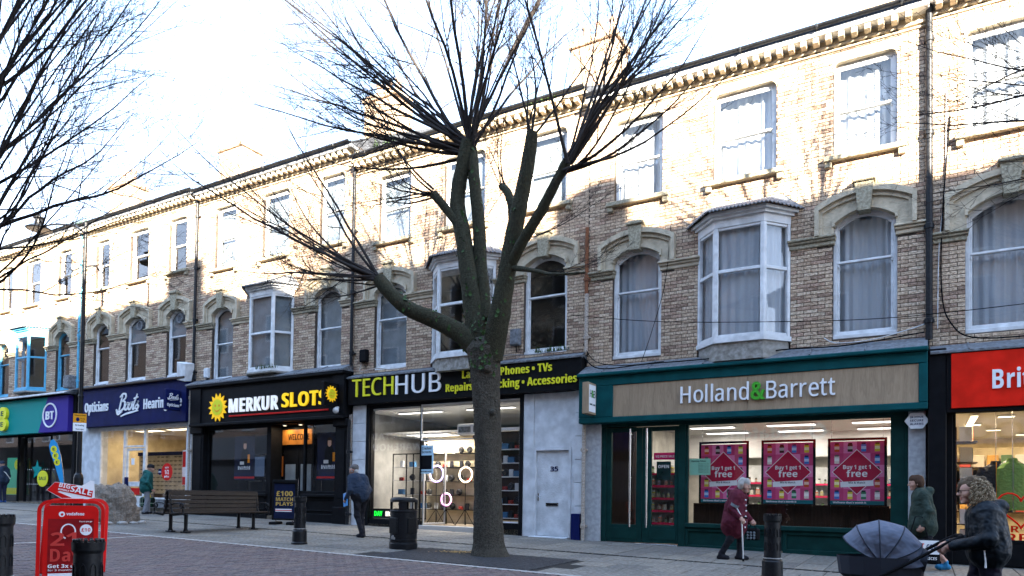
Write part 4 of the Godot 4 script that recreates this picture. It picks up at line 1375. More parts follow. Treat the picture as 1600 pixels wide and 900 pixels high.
func shop_phone() -> void:
	var b := part_of(3)
	shell(3, -14.3, -8.5, 0.30, 3.55, 7.0, "grey_wall")
	ledge(b, M.lead, -14.44, -7.03, 4.62, 4.52, 0.30)
	var s := thing("shop_sign", "black fascia sign with yellow and white lettering behind the tree trunk", "sign")
	slab(s, "board", M.black, -14.42, -7.03, 3.70, 4.48, 0.02, 0.25, 0.01)
	letters(s, "TECH", M.sign_yellow, -14.24, -12.72, 3.92, 0.50, 0.25, 0.04, false)
	letters(s, "HUB", M.sign_white, -12.64, -11.1, 3.90, 0.52, 0.25, 0.04, false)
	letters(s, "Laptops • Phones • TVs", M.sign_yellow, -10.42, -7.80, 4.19, 0.20, 0.25, 0.03)
	letters(s, "Repairs • Unlocking • Accessories", M.sign_yellow, -10.94, -7.13, 3.87, 0.20, 0.25, 0.03)
	# left pilaster in painted blocks
	for k in 7:
		slab(b, "pilaster_block", M.white_wall, -14.38, -13.88, 0.0 + k * 0.53, 0.522 + k * 0.53, -0.2, 0.08, 0.012)
	slab(b, "post", M.black, -13.88, -13.76, 0.0, 3.72, -0.2, 0.06)
	slab(b, "shop_head", M.black, -13.88, -8.72, 3.62, 3.72, -0.2, 0.04)
	slab(b, "post", M.black, -8.80, -8.70, 0.0, 3.72, -0.2, 0.06)
	# left window, doorway with glass doors folded back, right window
	var lw := obj("shop_window", frame_bars(-13.76, -11.95, 0.42, 3.62, 0.03, -0.06, 0.0), M.black, b)
	pane(lw, "pane", M.shop_glass, -13.74, -12.9, 0.44, 3.6, -0.03)
	pane(lw, "pane", M.shop_glass, -12.89, -11.97, 0.44, 3.6, -0.03)
	slab(b, "stall_riser", M.black, -13.76, -11.95, 0.0, 0.42, -0.15, 0.02)
	var rw := obj("shop_window", frame_bars(-10.1, -8.80, 0.45, 3.62, 0.035, -0.06, 0.0), M.white, b)
	pane(rw, "pane", M.shop_glass, -10.07, -8.83, 0.48, 3.6, -0.03)
	slab(b, "stall_riser", M.black, -10.12, -8.80, 0.0, 0.45, -0.15, 0.02)
	var fan := obj("fanlight", frame_bars(-11.95, -10.1, 2.62, 3.62, 0.03, -0.06, 0.0), M.aluminium, b)
	pane(fan, "pane", M.shop_glass, -11.92, -10.13, 2.65, 3.6, -0.03)
	for q in [[-11.9, 0.95], [-10.15, -0.95]]:
		var d := thing_part(b, "door", Vector3(q[0], 0, -0.08), q[1] * 1.45)
		var sg: float = signf(q[1])
		obj("frame", frame_bars(minf(0, sg * 0.85), maxf(0, sg * 0.85), 0.32, 2.6, 0.05, -0.02, 0.02), M.aluminium, d)
		pane(d, "pane", M.shop_glass, minf(sg * 0.05, sg * 0.8), maxf(sg * 0.05, sg * 0.8), 0.37, 2.55)
		obj("handle", MB.new().rod(Vector3(sg * 0.72, 0.9, 0.06), Vector3(sg * 0.72, 1.9, 0.06), 0.018), M.steel, d)
	slab(b, "threshold", M.aluminium, -11.95, -10.1, 0.0, 0.31, -0.1, 0.03)
	# rendered bay with door 35
	slab(b, "rendered_panel", M.white_wall, -8.70, -8.40, -0.1, 3.70, -0.3, 0.03, 0.01)
	slab(b, "rendered_panel", M.white_wall, -8.40, -7.36, 2.34, 3.70, -0.3, 0.015, 0.01)
	slab(b, "rendered_panel", M.white_wall, -7.36, -7.26, -0.1, 3.70, -0.3, 0.03, 0.01)
	for k in 7:
		slab(b, "pilaster_block", M.white_wall, -7.26, -7.02, -0.2 + k * 0.56, 0.352 + k * 0.56, -0.3, 0.07, 0.014)
	obj("door_frame", MB.new().cbox(Vector3(-8.40, 0.0, -0.08), Vector3(-8.33, 2.34, 0.045)).cbox(Vector3(-7.43, 0.0, -0.08), Vector3(-7.36, 2.34, 0.045)).cbox(Vector3(-8.33, 2.27, -0.08), Vector3(-7.43, 2.34, 0.045)), M.white_wall, b)
	var dr := slab(b, "door", M.white_wall, -8.33, -7.43, 0.17, 2.265, -0.1, -0.03, 0.01)
	letters(dr, "35", M.navy, -7.95, -7.74, 1.76, 0.12, -0.03, 0.012, true, "number")
	slab(dr, "letterbox", M.steel, -8.07, -7.72, 0.90, 0.99, -0.03, -0.015)
	slab(dr, "letterbox_flap", M.matt_black, -8.04, -7.75, 0.92, 0.97, -0.016, -0.012, 0.002)
	obj("handle", MB.new().cbox(Vector3(-8.30, 1.03, -0.03), Vector3(-8.26, 1.22, -0.02)).rod(Vector3(-8.28, 1.14, -0.02), Vector3(-8.28, 1.14, 0.03), 0.01).rod(Vector3(-8.28, 1.14, 0.03), Vector3(-8.17, 1.14, 0.03), 0.01), M.steel, dr)
	slab(b, "door_step", M.white_wall, -8.45, -7.40, 0.0, 0.165, -0.1, 0.16, 0.015)
	slab(b, "pipe_box", M.navy, -7.27, -7.05, -0.1, 0.74, 0.07, 0.22, 0.015)
	# interior
	for i in 2:
		for j in 3:
			ceiling_lamp(-12.6 + i * 2.4, 3.54 if j == 0 else 2.94, -0.8 - j * 0.42, 1.5, 0.16, 5.0 if j else 1.0, "bright strip ceiling light inside the phone shop", "strip lights inside the phone shop")
	obj("lowered_ceiling", MB.new().box(Vector3(-14.2, 2.95, -6.9), Vector3(-8.6, 3.0, -1.05)), M.ceiling, b)
	var hc := thing("heater", "white air curtain unit above the phone shop door", "heater", Vector3(-11.1, 2.80, -0.5))
	slab(hc, "case", M.white, 0, 1.0, 0, 0.3, -0.3, 0, 0.03)
	slab(hc, "grille", M.lead, 0.06, 0.46, 0.06, 0.22, 0.0, 0.008)
	slab(hc, "grille", M.lead, 0.54, 0.94, 0.06, 0.22, 0.0, 0.008)
	var wl := thing("slat_wall", "cream slatted display wall along the back of the phone shop", "display wall")
	for k in 24:
		slab(wl, "slat", M.cream_wall, -13.3, -9.9, 0.32 + k * 0.105, 0.415 + k * 0.105, -2.12, -2.1, 0.004)
	slab(wl, "backing", M.cream_wall, -13.3, -9.9, 0.3, 2.95, -2.2, -2.13)
	for k in 5:
		var y := 0.7 + k * 0.42
		slab(wl, "shelf", M.matt_black, -13.2, -10.0, y, y + 0.02, -2.1, -1.84)
		for j in 11:
			if rng.randf() < 0.12:
				continue
			gadget(Vector3(-13.1 + j * 0.29 + rng.randf_range(-0.05, 0.05), y + 0.02, -1.97), [0, 3, 0, 1, 3, 4, 0][(j * 3 + k * 2) % 7])
	var cab := thing("display_cabinet", "tall glass cabinet with black frame in the phone shop's left window", "cabinet", Vector3(-13.55, 0.44, -0.75))
	obj("frame", frame_bars(0, 1.25, 0, 1.9, 0.03, -0.03, 0).cbox(Vector3(0.5, 0, -0.03), Vector3(0.53, 1.9, 0)).cbox(Vector3(0.75, 0, -0.03), Vector3(0.78, 1.9, 0)), M.matt_black, cab)
	for k in 4:
		slab(cab, "shelf_edge", M.aluminium, 0.03, 1.22, 0.30 + k * 0.4, 0.312 + k * 0.4, -0.35, -0.03, 0.002)
	for k in 4:
		for j in 3:
			gadget(Vector3(-13.35 + j * 0.4, 0.44 + 0.312 + k * 0.4, -0.95), (k * 2 + j) % 5)
	var rp := thing("wall_rack", "rack of boxed phone accessories in the phone shop's right window", "rack", Vector3(-9.95, 0.5, -0.55))
	slab(rp, "back_panel", M.brown_wood, 0, 1.15, 0, 2.35, -0.06, -0.03)
	slab(rp, "header", M.sign_white, 0, 1.15, 2.36, 2.44, -0.06, 0.1)
	for k in 6:
		slab(rp, "shelf", M.white, 0, 1.15, 0.05 + k * 0.36, 0.07 + k * 0.36, -0.03, 0.16)
		for j in 6:
			gadget(Vector3(-9.86 + j * 0.18, 0.57 + k * 0.36, -0.47), (k + j) % 5)
	for q in [[-12.05, 1.75, 0.23, "purple"], [-11.7, 1.02, 0.17, "red and green"], [-11.05, 1.72, 0.21, "warm white"]]:
		var rl := thing("ring_light", "%s glowing ring light in the phone shop" % q[3], "ring light", Vector3(q[0], q[1], -0.9))
		var pts := PackedVector3Array()
		var rr := PackedFloat32Array()
		for k in 25:
			pts.append(Vector3(cos(TAU * k / 24) * q[2], sin(TAU * k / 24) * q[2], 0))
			rr.append(0.022)
		var em: Color = {"purple": Color(0.72, 0.6, 1), "red and green": Color(0.9, 0.5, 0.8), "warm white": Color(1, 0.86, 0.7)}[q[3]]
		obj("glowing_ring_light", MB.new().tube(pts, rr, 8), mat("ring" + q[3].left(3), Color.WHITE, 0.5, {"emit": em, "power": 0.35}), rl)
		obj("stand", MB.new().rod(Vector3(0, -q[2], 0), Vector3(0, 0.32 - q[1], 0), 0.012), M.matt_black, rl)
		for k in 3:
			obj("leg", MB.new().rod(Vector3(0, 0.75 - q[1], 0), Vector3(cos(k * 2.1) * 0.3, 0.31 - q[1], sin(k * 2.1) * 0.3), 0.01), M.matt_black, rl)
	var cs := thing("window_poster", "pale blue cracked screens repair poster on the phone shop glass", "poster", Vector3(-12.0, 1.72, -0.045))
	slab(cs, "sheet", mat("pale_blue", lin(0.45, 0.66, 0.78), 0.6), 0, 0.46, 0, 0.78, -0.01, 0, 0.002)
	letters(cs, "Cracked", M.matt_black, 0.07, 0.39, 0.66, 0.07, 0, 0.003)
	letters(cs, "Screens", M.matt_black, 0.07, 0.39, 0.56, 0.07, 0, 0.003)
	slab(cs, "print", M.black, 0.05, 0.41, 0.12, 0.5, 0, 0.002, 0.001)
	letters(cs, "REPAIRED HERE", M.matt_black, 0.05, 0.41, 0.04, 0.04, 0, 0.003)
	var led := thing("led_sign", "scrolling LED message sign at the foot of the phone shop window", "sign", Vector3(-13.72, 0.45, -0.12))
	slab(led, "case", M.matt_black, 0, 1.3, 0, 0.28, -0.06, 0)
	letters(led, "DAY", mat("led_green", Color.BLACK, 0.5, {"emit": Color(0.1, 1, 0.25), "power": 0.22}), 0.06, 0.36, 0.07, 0.14, 0, 0.004)
	letters(led, "MOBIL", mat("led_white", Color.BLACK, 0.5, {"emit": Color(1, 0.95, 0.9), "power": 0.22}), 0.48, 0.92, 0.07, 0.14, 0, 0.004)
	letters(led, "E", mat("led_red", Color.BLACK, 0.5, {"emit": Color(1, 0.08, 0.05), "power": 0.22}), 0.95, 1.05, 0.07, 0.14, 0, 0.004)

func thing_part(parent: Node, called: String, at: Vector3, turn: float) -> Node3D:
	var o := Node3D.new()
	o.name = called
	parent.add_child(o, true)
	o.position = at
	o.rotation.y = turn
	return o

func gadget(p: Vector3, kind: int) -> void:
	if not M.has("gadget0"):
		var cs := [Color(0.016, 0.016, 0.018), Color(0.48, 0.49, 0.50), Color(0.05, 0.13, 0.24), Color(0.022, 0.022, 0.026), Color(0.26, 0.035, 0.025)]
		for k in 5:
			mat("gadget%d" % k, cs[k].linear_to_srgb(), 0.35)
	var names := ["black speaker", "white boxed charger", "blue boxed headset", "black phone case pack", "red camera box"]
	var kinds := ["speaker", "charger_box", "headset_box", "case_pack", "camera_box"]
	var key := "gadget_mesh%d" % kind
	if not tex.has(key):
		var m := MB.new()
		if kind == 0:
			m.blob(Vector3(0, 0.1, 0), Vector3(0.1, 0.1, 0.07), 14, 10)
			m.at(Transform3D(Basis(Vector3.RIGHT, PI / 2), Vector3(0, 0.1, 0.05))).lathe(v2([0.0, 0.025, 0.045, 0.025, 0.055, 0.03, 0.06, 0.0]), 14)
		elif kind == 1 or kind == 3:
			m.cbox(Vector3(-0.065, 0, -0.02), Vector3(0.065, 0.19, 0.02), 0.006)
			m.cbox(Vector3(-0.045, 0.03, 0.02), Vector3(0.045, 0.13, 0.03), 0.004)
		elif kind == 2:
			m.cbox(Vector3(-0.10, 0, -0.05), Vector3(0.10, 0.15, 0.05), 0.006)
			m.cbox(Vector3(-0.08, 0.02, 0.05), Vector3(0.03, 0.12, 0.056), 0.003)
		else:
			m.cbox(Vector3(-0.07, 0, -0.04), Vector3(0.07, 0.10, 0.04), 0.01)
			m.at(Transform3D(Basis(Vector3.RIGHT, PI / 2), Vector3(0, 0.05, 0.04))).lathe(v2([0.035, 0, 0.035, 0.04, 0.02, 0.04, 0.0, 0.03]), 12)
		tex[key] = m.mesh(M["gadget%d" % kind])
	var o := inst(kinds[kind], tex[key])
	o.position = p
	tag(o, names[kind] + " on display inside the phone shop", kinds[kind].replace("_", " "), names[kind] + " displays in the phone shop")

func sun_emblem(parent: Node, tr: Transform3D, r: float) -> void:
	var rays := PackedVector2Array()
	for k in 28:
		var a := TAU * k / 28.0
		rays.append(Vector2(cos(a), sin(a)) * (r if k % 2 == 0 else r * 0.68))
	obj("sun_rays", MB.new().at(tr).prism(rays, 0.0, 0.03), M.sun_yellow, parent)
	obj("sun_disc", MB.new().at(tr).prism(arc(Vector2.ZERO, Vector2(r, r) * 0.56, 0, 345, 23), 0.03, 0.045), M.sign_yellow, parent)
	var f := MB.new().at(tr)
	for s in [-1, 1]:
		f.prism(arc(Vector2(s * r * 0.2, r * 0.12), Vector2(r * 0.06, r * 0.09), 0, 330, 11), 0.045, 0.05)
	f.band(arc(Vector2(0, -r * 0.05), Vector2(r * 0.3, r * 0.26), 200, 340, 10), arc(Vector2(0, -r * 0.03), Vector2(r * 0.3, r * 0.2), 200, 340, 10), 0.045, 0.05)
	obj("sun_marks", f, M.sun_orange, parent)

func shop_slots() -> void:
	var b := part_of(2)
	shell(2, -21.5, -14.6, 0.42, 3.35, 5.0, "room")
	ledge(b, M.lead, -21.68, -14.48, 4.95, 4.78, 0.42)
	var s := thing("shop_sign", "black fascia sign with a yellow sun emblem and red underline", "sign")
	var fr := MB.new()
	fr.cbox(Vector3(-21.5, 3.36, 0.02), Vector3(-14.5, 4.66, 0.28), 0.01)
	fr.cbox(Vector3(-21.62, 4.62, 0.02), Vector3(-14.47, 4.72, 0.42), 0.02)
	fr.cbox(Vector3(-21.5, 3.32, 0.28), Vector3(-14.5, 3.42, 0.38), 0.02)
	fr.cbox(Vector3(-21.5, 3.42, 0.28), Vector3(-20.95, 4.62, 0.34), 0.02)
	fr.cbox(Vector3(-14.95, 3.42, 0.28), Vector3(-14.5, 4.62, 0.34), 0.02)
	obj("frame", fr, M.black, s)
	slab(s, "board", M.black, -20.95, -14.95, 3.42, 4.55, 0.27, 0.30)
	sun_emblem(s, Transform3D(Basis(), Vector3(-20.07, 3.92, 0.31)), 0.47)
	letters(s, "MERKUR", M.lit_white, -19.5, -17.22, 3.72, 0.44, 0.31, 0.05)
	letters(s, "SLOTS", M.lit_yellow, -17.05, -15.2, 3.76, 0.44, 0.31, 0.05)
	slab(s, "underline", M.red, -19.5, -15.1, 3.58, 3.63, 0.31, 0.34)
	var ps := thing("projecting_sign", "square black projecting sign with a small sun emblem", "sign")
	slab(ps, "box", M.black, -14.85, -14.72, 3.62, 4.34, 0.34, 0.90, 0.02)
	slab(ps, "bracket", M.matt_black, -14.80, -14.76, 4.0, 4.1, 0.2, 0.40)
	sun_emblem(ps, turned(Vector3(-14.72, 4.0, 0.62), PI / 2), 0.24)
	# piers with panels
	for q in [[-21.6, -21.02], [-15.0, -14.5]]:
		var m := MB.new()
		m.cbox(Vector3(q[0], 0.0, -0.2), Vector3(q[1], 3.36, 0.14), 0.01)
		m.cbox(Vector3(q[0] + 0.1, 1.0, 0.14), Vector3(q[1] - 0.1, 3.0, 0.16), 0.01)
		m.cbox(Vector3(q[0] - 0.03, 0.0, -0.2), Vector3(q[1] + 0.03, 0.75, 0.19), 0.015)
		m.cbox(Vector3(q[0] - 0.03, 3.1, 0.1), Vector3(q[1] + 0.03, 3.34, 0.24), 0.03)
		obj("pilaster", m, M.black, b)
	var pale := MB.new()
	for k in 8:
		pale.cbox(Vector3(-14.52, 0.1 + k * 0.42, -0.2), Vector3(-14.40, 0.51 + k * 0.42, 0.1), 0.01)
		pale.cbox(Vector3(-21.72, 0.3 + k * 0.4, -0.2), Vector3(-21.6, 0.69 + k * 0.4, 0.1), 0.01)
	obj("quoins", pale, M.pale_pipe, b)
	slab(b, "soffit", M.matt_black, -21.0, -15.0, 3.30, 3.42, -0.6, 0.05)
	for q in [[-21.0, -18.0], [-16.45, -15.0]]:
		var win := obj("shop_window", frame_bars(q[0], q[1], 1.12, 3.30, 0.08, -0.1, 0.0), M.black, b)
		pane(win, "pane", M.shop_glass, q[0] + 0.06, q[1] - 0.06, 1.18, 3.24, -0.04)
		var r := MB.new()
		r.cbox(Vector3(q[0], 0.0, -0.2), Vector3(q[1], 1.05, -0.02))
		r.cbox(Vector3(q[0], 1.03, -0.2), Vector3(q[1], 1.12, 0.08), 0.015)
		r.cbox(Vector3(q[0] - 0.02, 0.0, -0.2), Vector3(q[1] + 0.02, 0.52, 0.05), 0.01)
		var n := 2 if q[1] - q[0] > 2 else 1
		for k in n:
			var x0: float = q[0] + 0.12 + k * (q[1] - q[0] - 0.1) / n
			var x1: float = x0 + (q[1] - q[0] - 0.1) / n - 0.12
			r.x = Transform3D()
			for z in [[x0, x0 + 0.04, 0.6, 0.98], [x1 - 0.04, x1, 0.6, 0.98], [x0 + 0.04, x1 - 0.04, 0.94, 0.98], [x0 + 0.04, x1 - 0.04, 0.6, 0.64]]:
				r.cbox(Vector3(z[0], z[2], -0.02), Vector3(z[1], z[3], 0.015), 0.008)
		obj("stall_riser", r, M.black, b)
	var ret := MB.new()
	ret.cbox(Vector3(-18.0, 0.2, -0.46), Vector3(-17.88, 3.3, 0.0))
	ret.cbox(Vector3(-16.57, 0.2, -0.46), Vector3(-16.45, 1.1, 0.0))
	ret.cbox(Vector3(-16.52, 1.1, -0.5), Vector3(-16.47, 3.3, -0.44))
	obj("lobby_side", ret, M.black, b)
	pane(b, "lobby_pane", M.shop_glass, 0, 0.44, 1.1, 3.3).transform = turned(Vector3(-16.5, 0, 0.0), PI / 2)
	var dw := slab(b, "door_surround", M.black, -17.9, -16.5, 2.72, 3.3, -0.56, -0.46)
	var we := thing("welcome_sign", "orange welcome panel above the black shop's doors", "sign", Vector3(-17.85, 2.68, -0.43))
	slab(we, "board", mat("amber", lin(0.42, 0.16, 0.03), 0.4, {"tex": "stain", "s": 0.8}), 0, 1.32, 0, 0.48, -0.01, 0.0, 0.004)
	letters(we, "WELCOME", M.black, 0.27, 1.2, 0.15, 0.19, 0.0, 0.006)
	for k in 2:
		var x := -17.86 + k * 0.69
		var d := slab(b, "door", M.black, x, x + 0.67, 0.36, 2.68, -0.56, -0.5)
		slab(d, "frosted_panel", M.blind, x + 0.1, x + 0.56, 1.22, 2.06, -0.5, -0.495, 0.002)
		obj("handle", MB.new().rod(Vector3(x + (0.62 if k == 0 else 0.05), 1.0, -0.46), Vector3(x + (0.62 if k == 0 else 0.05), 1.6, -0.46), 0.014), M.steel, d)
	slab(b, "door_step", M.slabs3, -18.0, -16.45, -0.1, 0.42, -0.56, 0.02)
	# posters with a figure and a tall glass, window stickers
	painted("bar_poster", 128, 192, func(im: Image) -> void:
		im.fill(Color(0.10, 0.11, 0.19))
		for y in 192:
			for x in 128:
				var d := Vector2((x - 66) / 26.0, (y - 92) / 40.0).length()
				if d < 1.0:
					im.set_pixel(x, y, Color(0.03, 0.03, 0.04))
				if Vector2((x - 66) / 11.0, (y - 44) / 15.0).length() < 1.0:
					im.set_pixel(x, y, Color(0.86, 0.66, 0.54))
				if Vector2((x - 66) / 15.0, (y - 40) / 19.0).length() < 1.0 and (absf(x - 66) > 9 or y < 34):
					im.set_pixel(x, y, Color(0.18, 0.1, 0.06))
		im.fill_rect(Rect2i(84, 82, 14, 36), Color(0.92, 0.55, 0.12))
		im.fill_rect(Rect2i(36, 112, 26, 14), Color(0.85, 0.83, 0.8))
		im.fill_rect(Rect2i(24, 132, 76, 16), Color(0.82, 0.82, 0.82))
		im.fill_rect(Rect2i(0, 162, 128, 30), Color(0.07, 0.09, 0.22))
		im.fill_rect(Rect2i(0, 178, 128, 8), Color(0.75, 0.1, 0.08)))
	var pm := mat("bar_poster", Color.WHITE, 0.4)
	pm.albedo_texture = tex.bar_poster
	for k in 2:
		var x0: float = [-19.75, -15.98][k]
		var po := thing("window_poster", ["dark bar poster in the black shop's left window", "dark bar poster in the black shop's right window"][k], "poster", Vector3(x0, 1.55, -0.12), 0.0, "dark bar posters")
		var q := MB.new()
		q.card(Vector3(0, 0, 0.003), Vector3(0.98, 0, 0.003), Vector3(0.98, 1.45, 0.003), Vector3(0, 1.45, 0.003))
		obj("sheet", q, M.bar_poster, po)
		slab(po, "backing", M.matt_black, 0, 0.98, 0, 1.45, -0.01, 0.0, 0.002)
		letters(po, "FREE TEA", M.matt_black, 0.24, 0.72, 0.40, 0.055, 0.003, 0.003)
		letters(po, "& COFFEE", M.matt_black, 0.24, 0.72, 0.34, 0.045, 0.003, 0.003)
		obj("legs", MB.new().rod(Vector3(0.2, 0, -0.005), Vector3(0.2, -1.13, -0.005), 0.006).rod(Vector3(0.78, 0, -0.005), Vector3(0.78, -1.13, -0.005), 0.006), M.steel, po)
	# gaming machines glimpsed inside
	for k in 4:
		var g := thing("gaming_machine", ["upright gaming machine glimpsed at the far left of the black shop window", "second gaming machine glimpsed in the black shop's left window", "third gaming machine glimpsed in the black shop's left window", "gaming machine glimpsed behind the black shop's right window"][k], "gaming machine", Vector3(-20.5 + k * 0.95 if k < 3 else -15.6, 0.42, -1.6), 0.2, "gaming machines")
		slab(g, "cabinet", M.matt_black, -0.33, 0.33, 0, 1.2, -0.5, 0, 0.03)
		slab(g, "upper_cabinet", M.matt_black, -0.33, 0.33, 1.2, 2.1, -0.5, -0.15, 0.03)
		slab(g, "screen", mat("screen%d" % k, Color(0.05, 0.05, 0.08), 0.2, {"emit": [Color(0.6, 0.75, 1), Color(0.9, 0.5, 0.2), Color(0.5, 0.5, 0.9), Color(0.3, 0.3, 0.6)][k], "power": 0.012}), -0.27, 0.27, 1.3, 2.0, -0.15, -0.14, 0.01)
		slab(g, "button_shelf", M.steel, -0.3, 0.3, 1.1, 1.16, 0.0, 0.1, 0.01)
	for x in [-17.5, -16.8]:
		ceiling_lamp(x, 3.30, -0.2, 0.07, 0.07, 0.5, "tiny downlight over the black shop's doors", "downlights over the black shop's doors", true)

func script_word(parent: Node, tr: Transform3D, h: float, m: Material) -> void:
	# a slanted handwritten word with a sweeping underline, drawn as ribbons
	var strokes := [
		[0.30, 1.0, 0.16, 0.0], [0.05, 0.86, 0.30, 1.05, 0.62, 1.02, 0.66, 0.78, 0.30, 0.58], [0.30, 0.58, 0.64, 0.56, 0.66, 0.20, 0.40, 0.0, 0.10, -0.06, -0.16, 0.10],
		[0.92, 0.42, 0.78, 0.30, 0.76, 0.10, 0.90, 0.04, 1.04, 0.16, 1.08, 0.36, 0.98, 0.46, 0.90, 0.42, 1.15, 0.46],
		[1.30, 0.44, 1.16, 0.30, 1.14, 0.10, 1.28, 0.04, 1.42, 0.16, 1.46, 0.36, 1.36, 0.46, 1.28, 0.42, 1.56, 0.50],
		[1.86, 0.98, 1.62, 0.16, 1.70, 0.04, 1.82, 0.12], [1.56, 0.70, 2.0, 0.78],
		[1.82, 0.12, 2.08, 0.52, 2.00, 0.36, 2.16, 0.18, 2.04, 0.02, 1.90, 0.10],
		[-0.16, 0.10, 0.1, -0.22, 0.5, -0.06], [0.45, -0.36, 1.0, -0.22, 1.6, -0.14, 2.2, -0.06]]
	var b := MB.new().at(tr)
	for s in strokes:
		var raw := v2(s)
		var pts := PackedVector2Array()
		for k in raw.size() - 1:
			for i in 5:
				var t := i / 5.0
				pts.append(raw[k].cubic_interpolate(raw[k + 1], raw[maxi(k - 1, 0)], raw[mini(k + 2, raw.size() - 1)], t))
		pts.append(raw[raw.size() - 1])
		var l := PackedVector2Array()
		var r := PackedVector2Array()
		for k in pts.size():
			var d := (pts[mini(k + 1, pts.size() - 1)] - pts[maxi(k - 1, 0)]).normalized()
			var wd := 0.062 * (0.6 + 0.4 * sin(PI * k / (pts.size() - 1)))
			var nn := Vector2(-d.y, d.x) * wd
			for e in [[l, 1.0], [r, -1.0]]:
				var q: Vector2 = pts[k] + nn * e[1]
				e[0].append(Vector2(q.x + q.y * 0.22, q.y) * h)
		b.band(l, r, 0.0, 0.025)
	obj("script_lettering", b, m, parent)

func shop_optician() -> void:
	var b := part_of(1)
	shell(1, -28.7, -21.9, 0.55, 3.6, 5.0, "cream_wall")
	ledge(b, M.lead, -28.85, -21.72, 5.20, 5.10, 0.40)
	var s := thing("shop_sign", "long navy fascia sign with white script logo between two white words", "sign")
	slab(s, "board", M.navy, -28.2, -21.78, 3.55, 5.05, 0.02, 0.30, 0.01)
	slab(s, "gutter", M.brown_wood, -28.3, -21.74, 5.0, 5.08, 0.02, 0.42, 0.02)
	letters(s, "Opticians", M.sign_white, -27.9, -26.35, 4.12, 0.36, 0.30, 0.03)
	letters(s, "Hearingcare", M.sign_white, -24.15, -22.0, 4.07, 0.36, 0.30, 0.03)
	script_word(s, Transform3D(Basis(), Vector3(-25.75, 4.08, 0.30)), 0.58, M.sign_white)
	var ps := thing("projecting_sign", "navy projecting sign with white script logo over one white word", "sign")
	slab(ps, "box", M.navy, -22.2, -22.05, 3.90, 4.60, 0.32, 0.86, 0.02)
	script_word(ps, turned(Vector3(-22.05, 4.28, 0.78), PI / 2), 0.17, M.sign_white)
	letters(ps, "Opticians", M.sign_white, 0, 0.44, 4.02, 0.10, 0, 0.01, true, "lettering", turned(Vector3(-22.05, 0, 0.81), PI / 2))
	slab(b, "white_panel", M.white_wall, -28.55, -27.35, 0.2, 3.6, -0.3, 0.03, 0.01)
	slab(b, "head_bar", M.aluminium, -27.35, -22.0, 3.46, 3.56, -0.1, 0.03)
	for q in [[-27.35, -25.75, 0.62], [-24.5, -22.05, 0.85]]:
		var win := obj("shop_window", frame_bars(q[0], q[1], q[2], 3.46, 0.06, -0.08, 0.02), M.white, b)
		pane(win, "pane", M.shop_glass, q[0] + 0.05, q[1] - 0.05, q[2] + 0.05, 3.42, -0.03)
	slab(b, "stall_riser", M.lead, -24.5, -22.05, 0.2, 0.85, -0.15, 0.02)
	slab(b, "stall_riser", M.white, -27.35, -25.75, 0.2, 0.62, -0.15, 0.02)
	slab(b, "white_panel", M.white_wall, -22.05, -21.78, 0.2, 3.6, -0.3, 0.05, 0.01)
	var fan := obj("fanlight", frame_bars(-25.75, -24.5, 2.75, 3.46, 0.06, -0.08, 0.02), M.white, b)
	pane(fan, "pane", M.shop_glass, -25.7, -24.55, 2.8, 3.42, -0.03)
	var d := obj("door", frame_bars(-25.68, -24.57, 0.55, 2.72, 0.09, -0.1, -0.03).cbox(Vector3(-25.6, 1.3, -0.1), Vector3(-24.65, 1.48, -0.03)).cbox(Vector3(-25.6, 0.6, -0.09), Vector3(-24.65, 0.95, -0.04)), M.white, b)
	pane(d, "pane", M.shop_glass, -25.6, -24.65, 1.48, 2.64, -0.06)
	pane(d, "pane", M.shop_glass, -25.6, -24.65, 0.95, 1.3, -0.06)
	slab(d, "push_pad", M.navy, -25.66, -25.5, 1.25, 1.65, -0.03, 0.05, 0.02)
	slab(d, "notice", M.sign_white, -25.4, -25.2, 2.1, 2.35, -0.054, -0.05, 0.001)
	slab(d, "kick_notice", M.red, -25.4, -24.85, 1.0, 1.25, -0.054, -0.05, 0.001)
	# inside: a wall of spectacle frames, bright
	for i in 3:
		ceiling_lamp(-27.0 + i * 2.0, 3.59, -1.8, 1.4, 0.4, 3.6, "bright ceiling light inside the opticians shop", "ceiling lights inside the opticians shop", true)
	var wl := thing("frame_wall", "cream display wall of spectacle frames in the opticians window", "display wall", Vector3(-27.2, 0.55, -1.6))
	slab(wl, "panel", M.cream_wall, -0.2, 3.0, 0.5, 2.0, -0.1, 0.0)
	slab(wl, "header", M.navy, -0.2, 3.0, 2.0, 2.14, -0.12, 0.06)
	slab(wl, "base", M.brown_wood, -0.2, 3.0, 0, 0.5, -0.3, 0.1)
	for r in 9:
		for c in 11:
			if rng.randf() < 0.1:
				continue
			if not tex.has("specs"):
				var m := MB.new()
				for sx in [-0.04, 0.04]:
					var pts := PackedVector3Array()
					var rr := PackedFloat32Array()
					for k in 9:
						pts.append(Vector3(sx + cos(TAU * k / 8) * 0.034, sin(TAU * k / 8) * 0.025, 0))
						rr.append(0.006)
					m.tube(pts, rr, 4)
				m.rod(Vector3(-0.01, 0.01, 0), Vector3(0.01, 0.01, 0), 0.005, 4)
				m.rod(Vector3(-0.07, 0.01, 0), Vector3(-0.07, 0.01, -0.08), 0.005, 4)
				m.rod(Vector3(0.07, 0.01, 0), Vector3(0.07, 0.01, -0.08), 0.005, 4)
				tex["specs"] = m.mesh(M.matt_black)
			var o := inst("spectacles", tex.specs)
			o.position = Vector3(-27.1 + c * 0.27, 1.2 + r * 0.16, -1.53)
			tag(o, "pair of spectacle frames on the opticians display wall", "spectacles", "spectacle frames on the display wall")
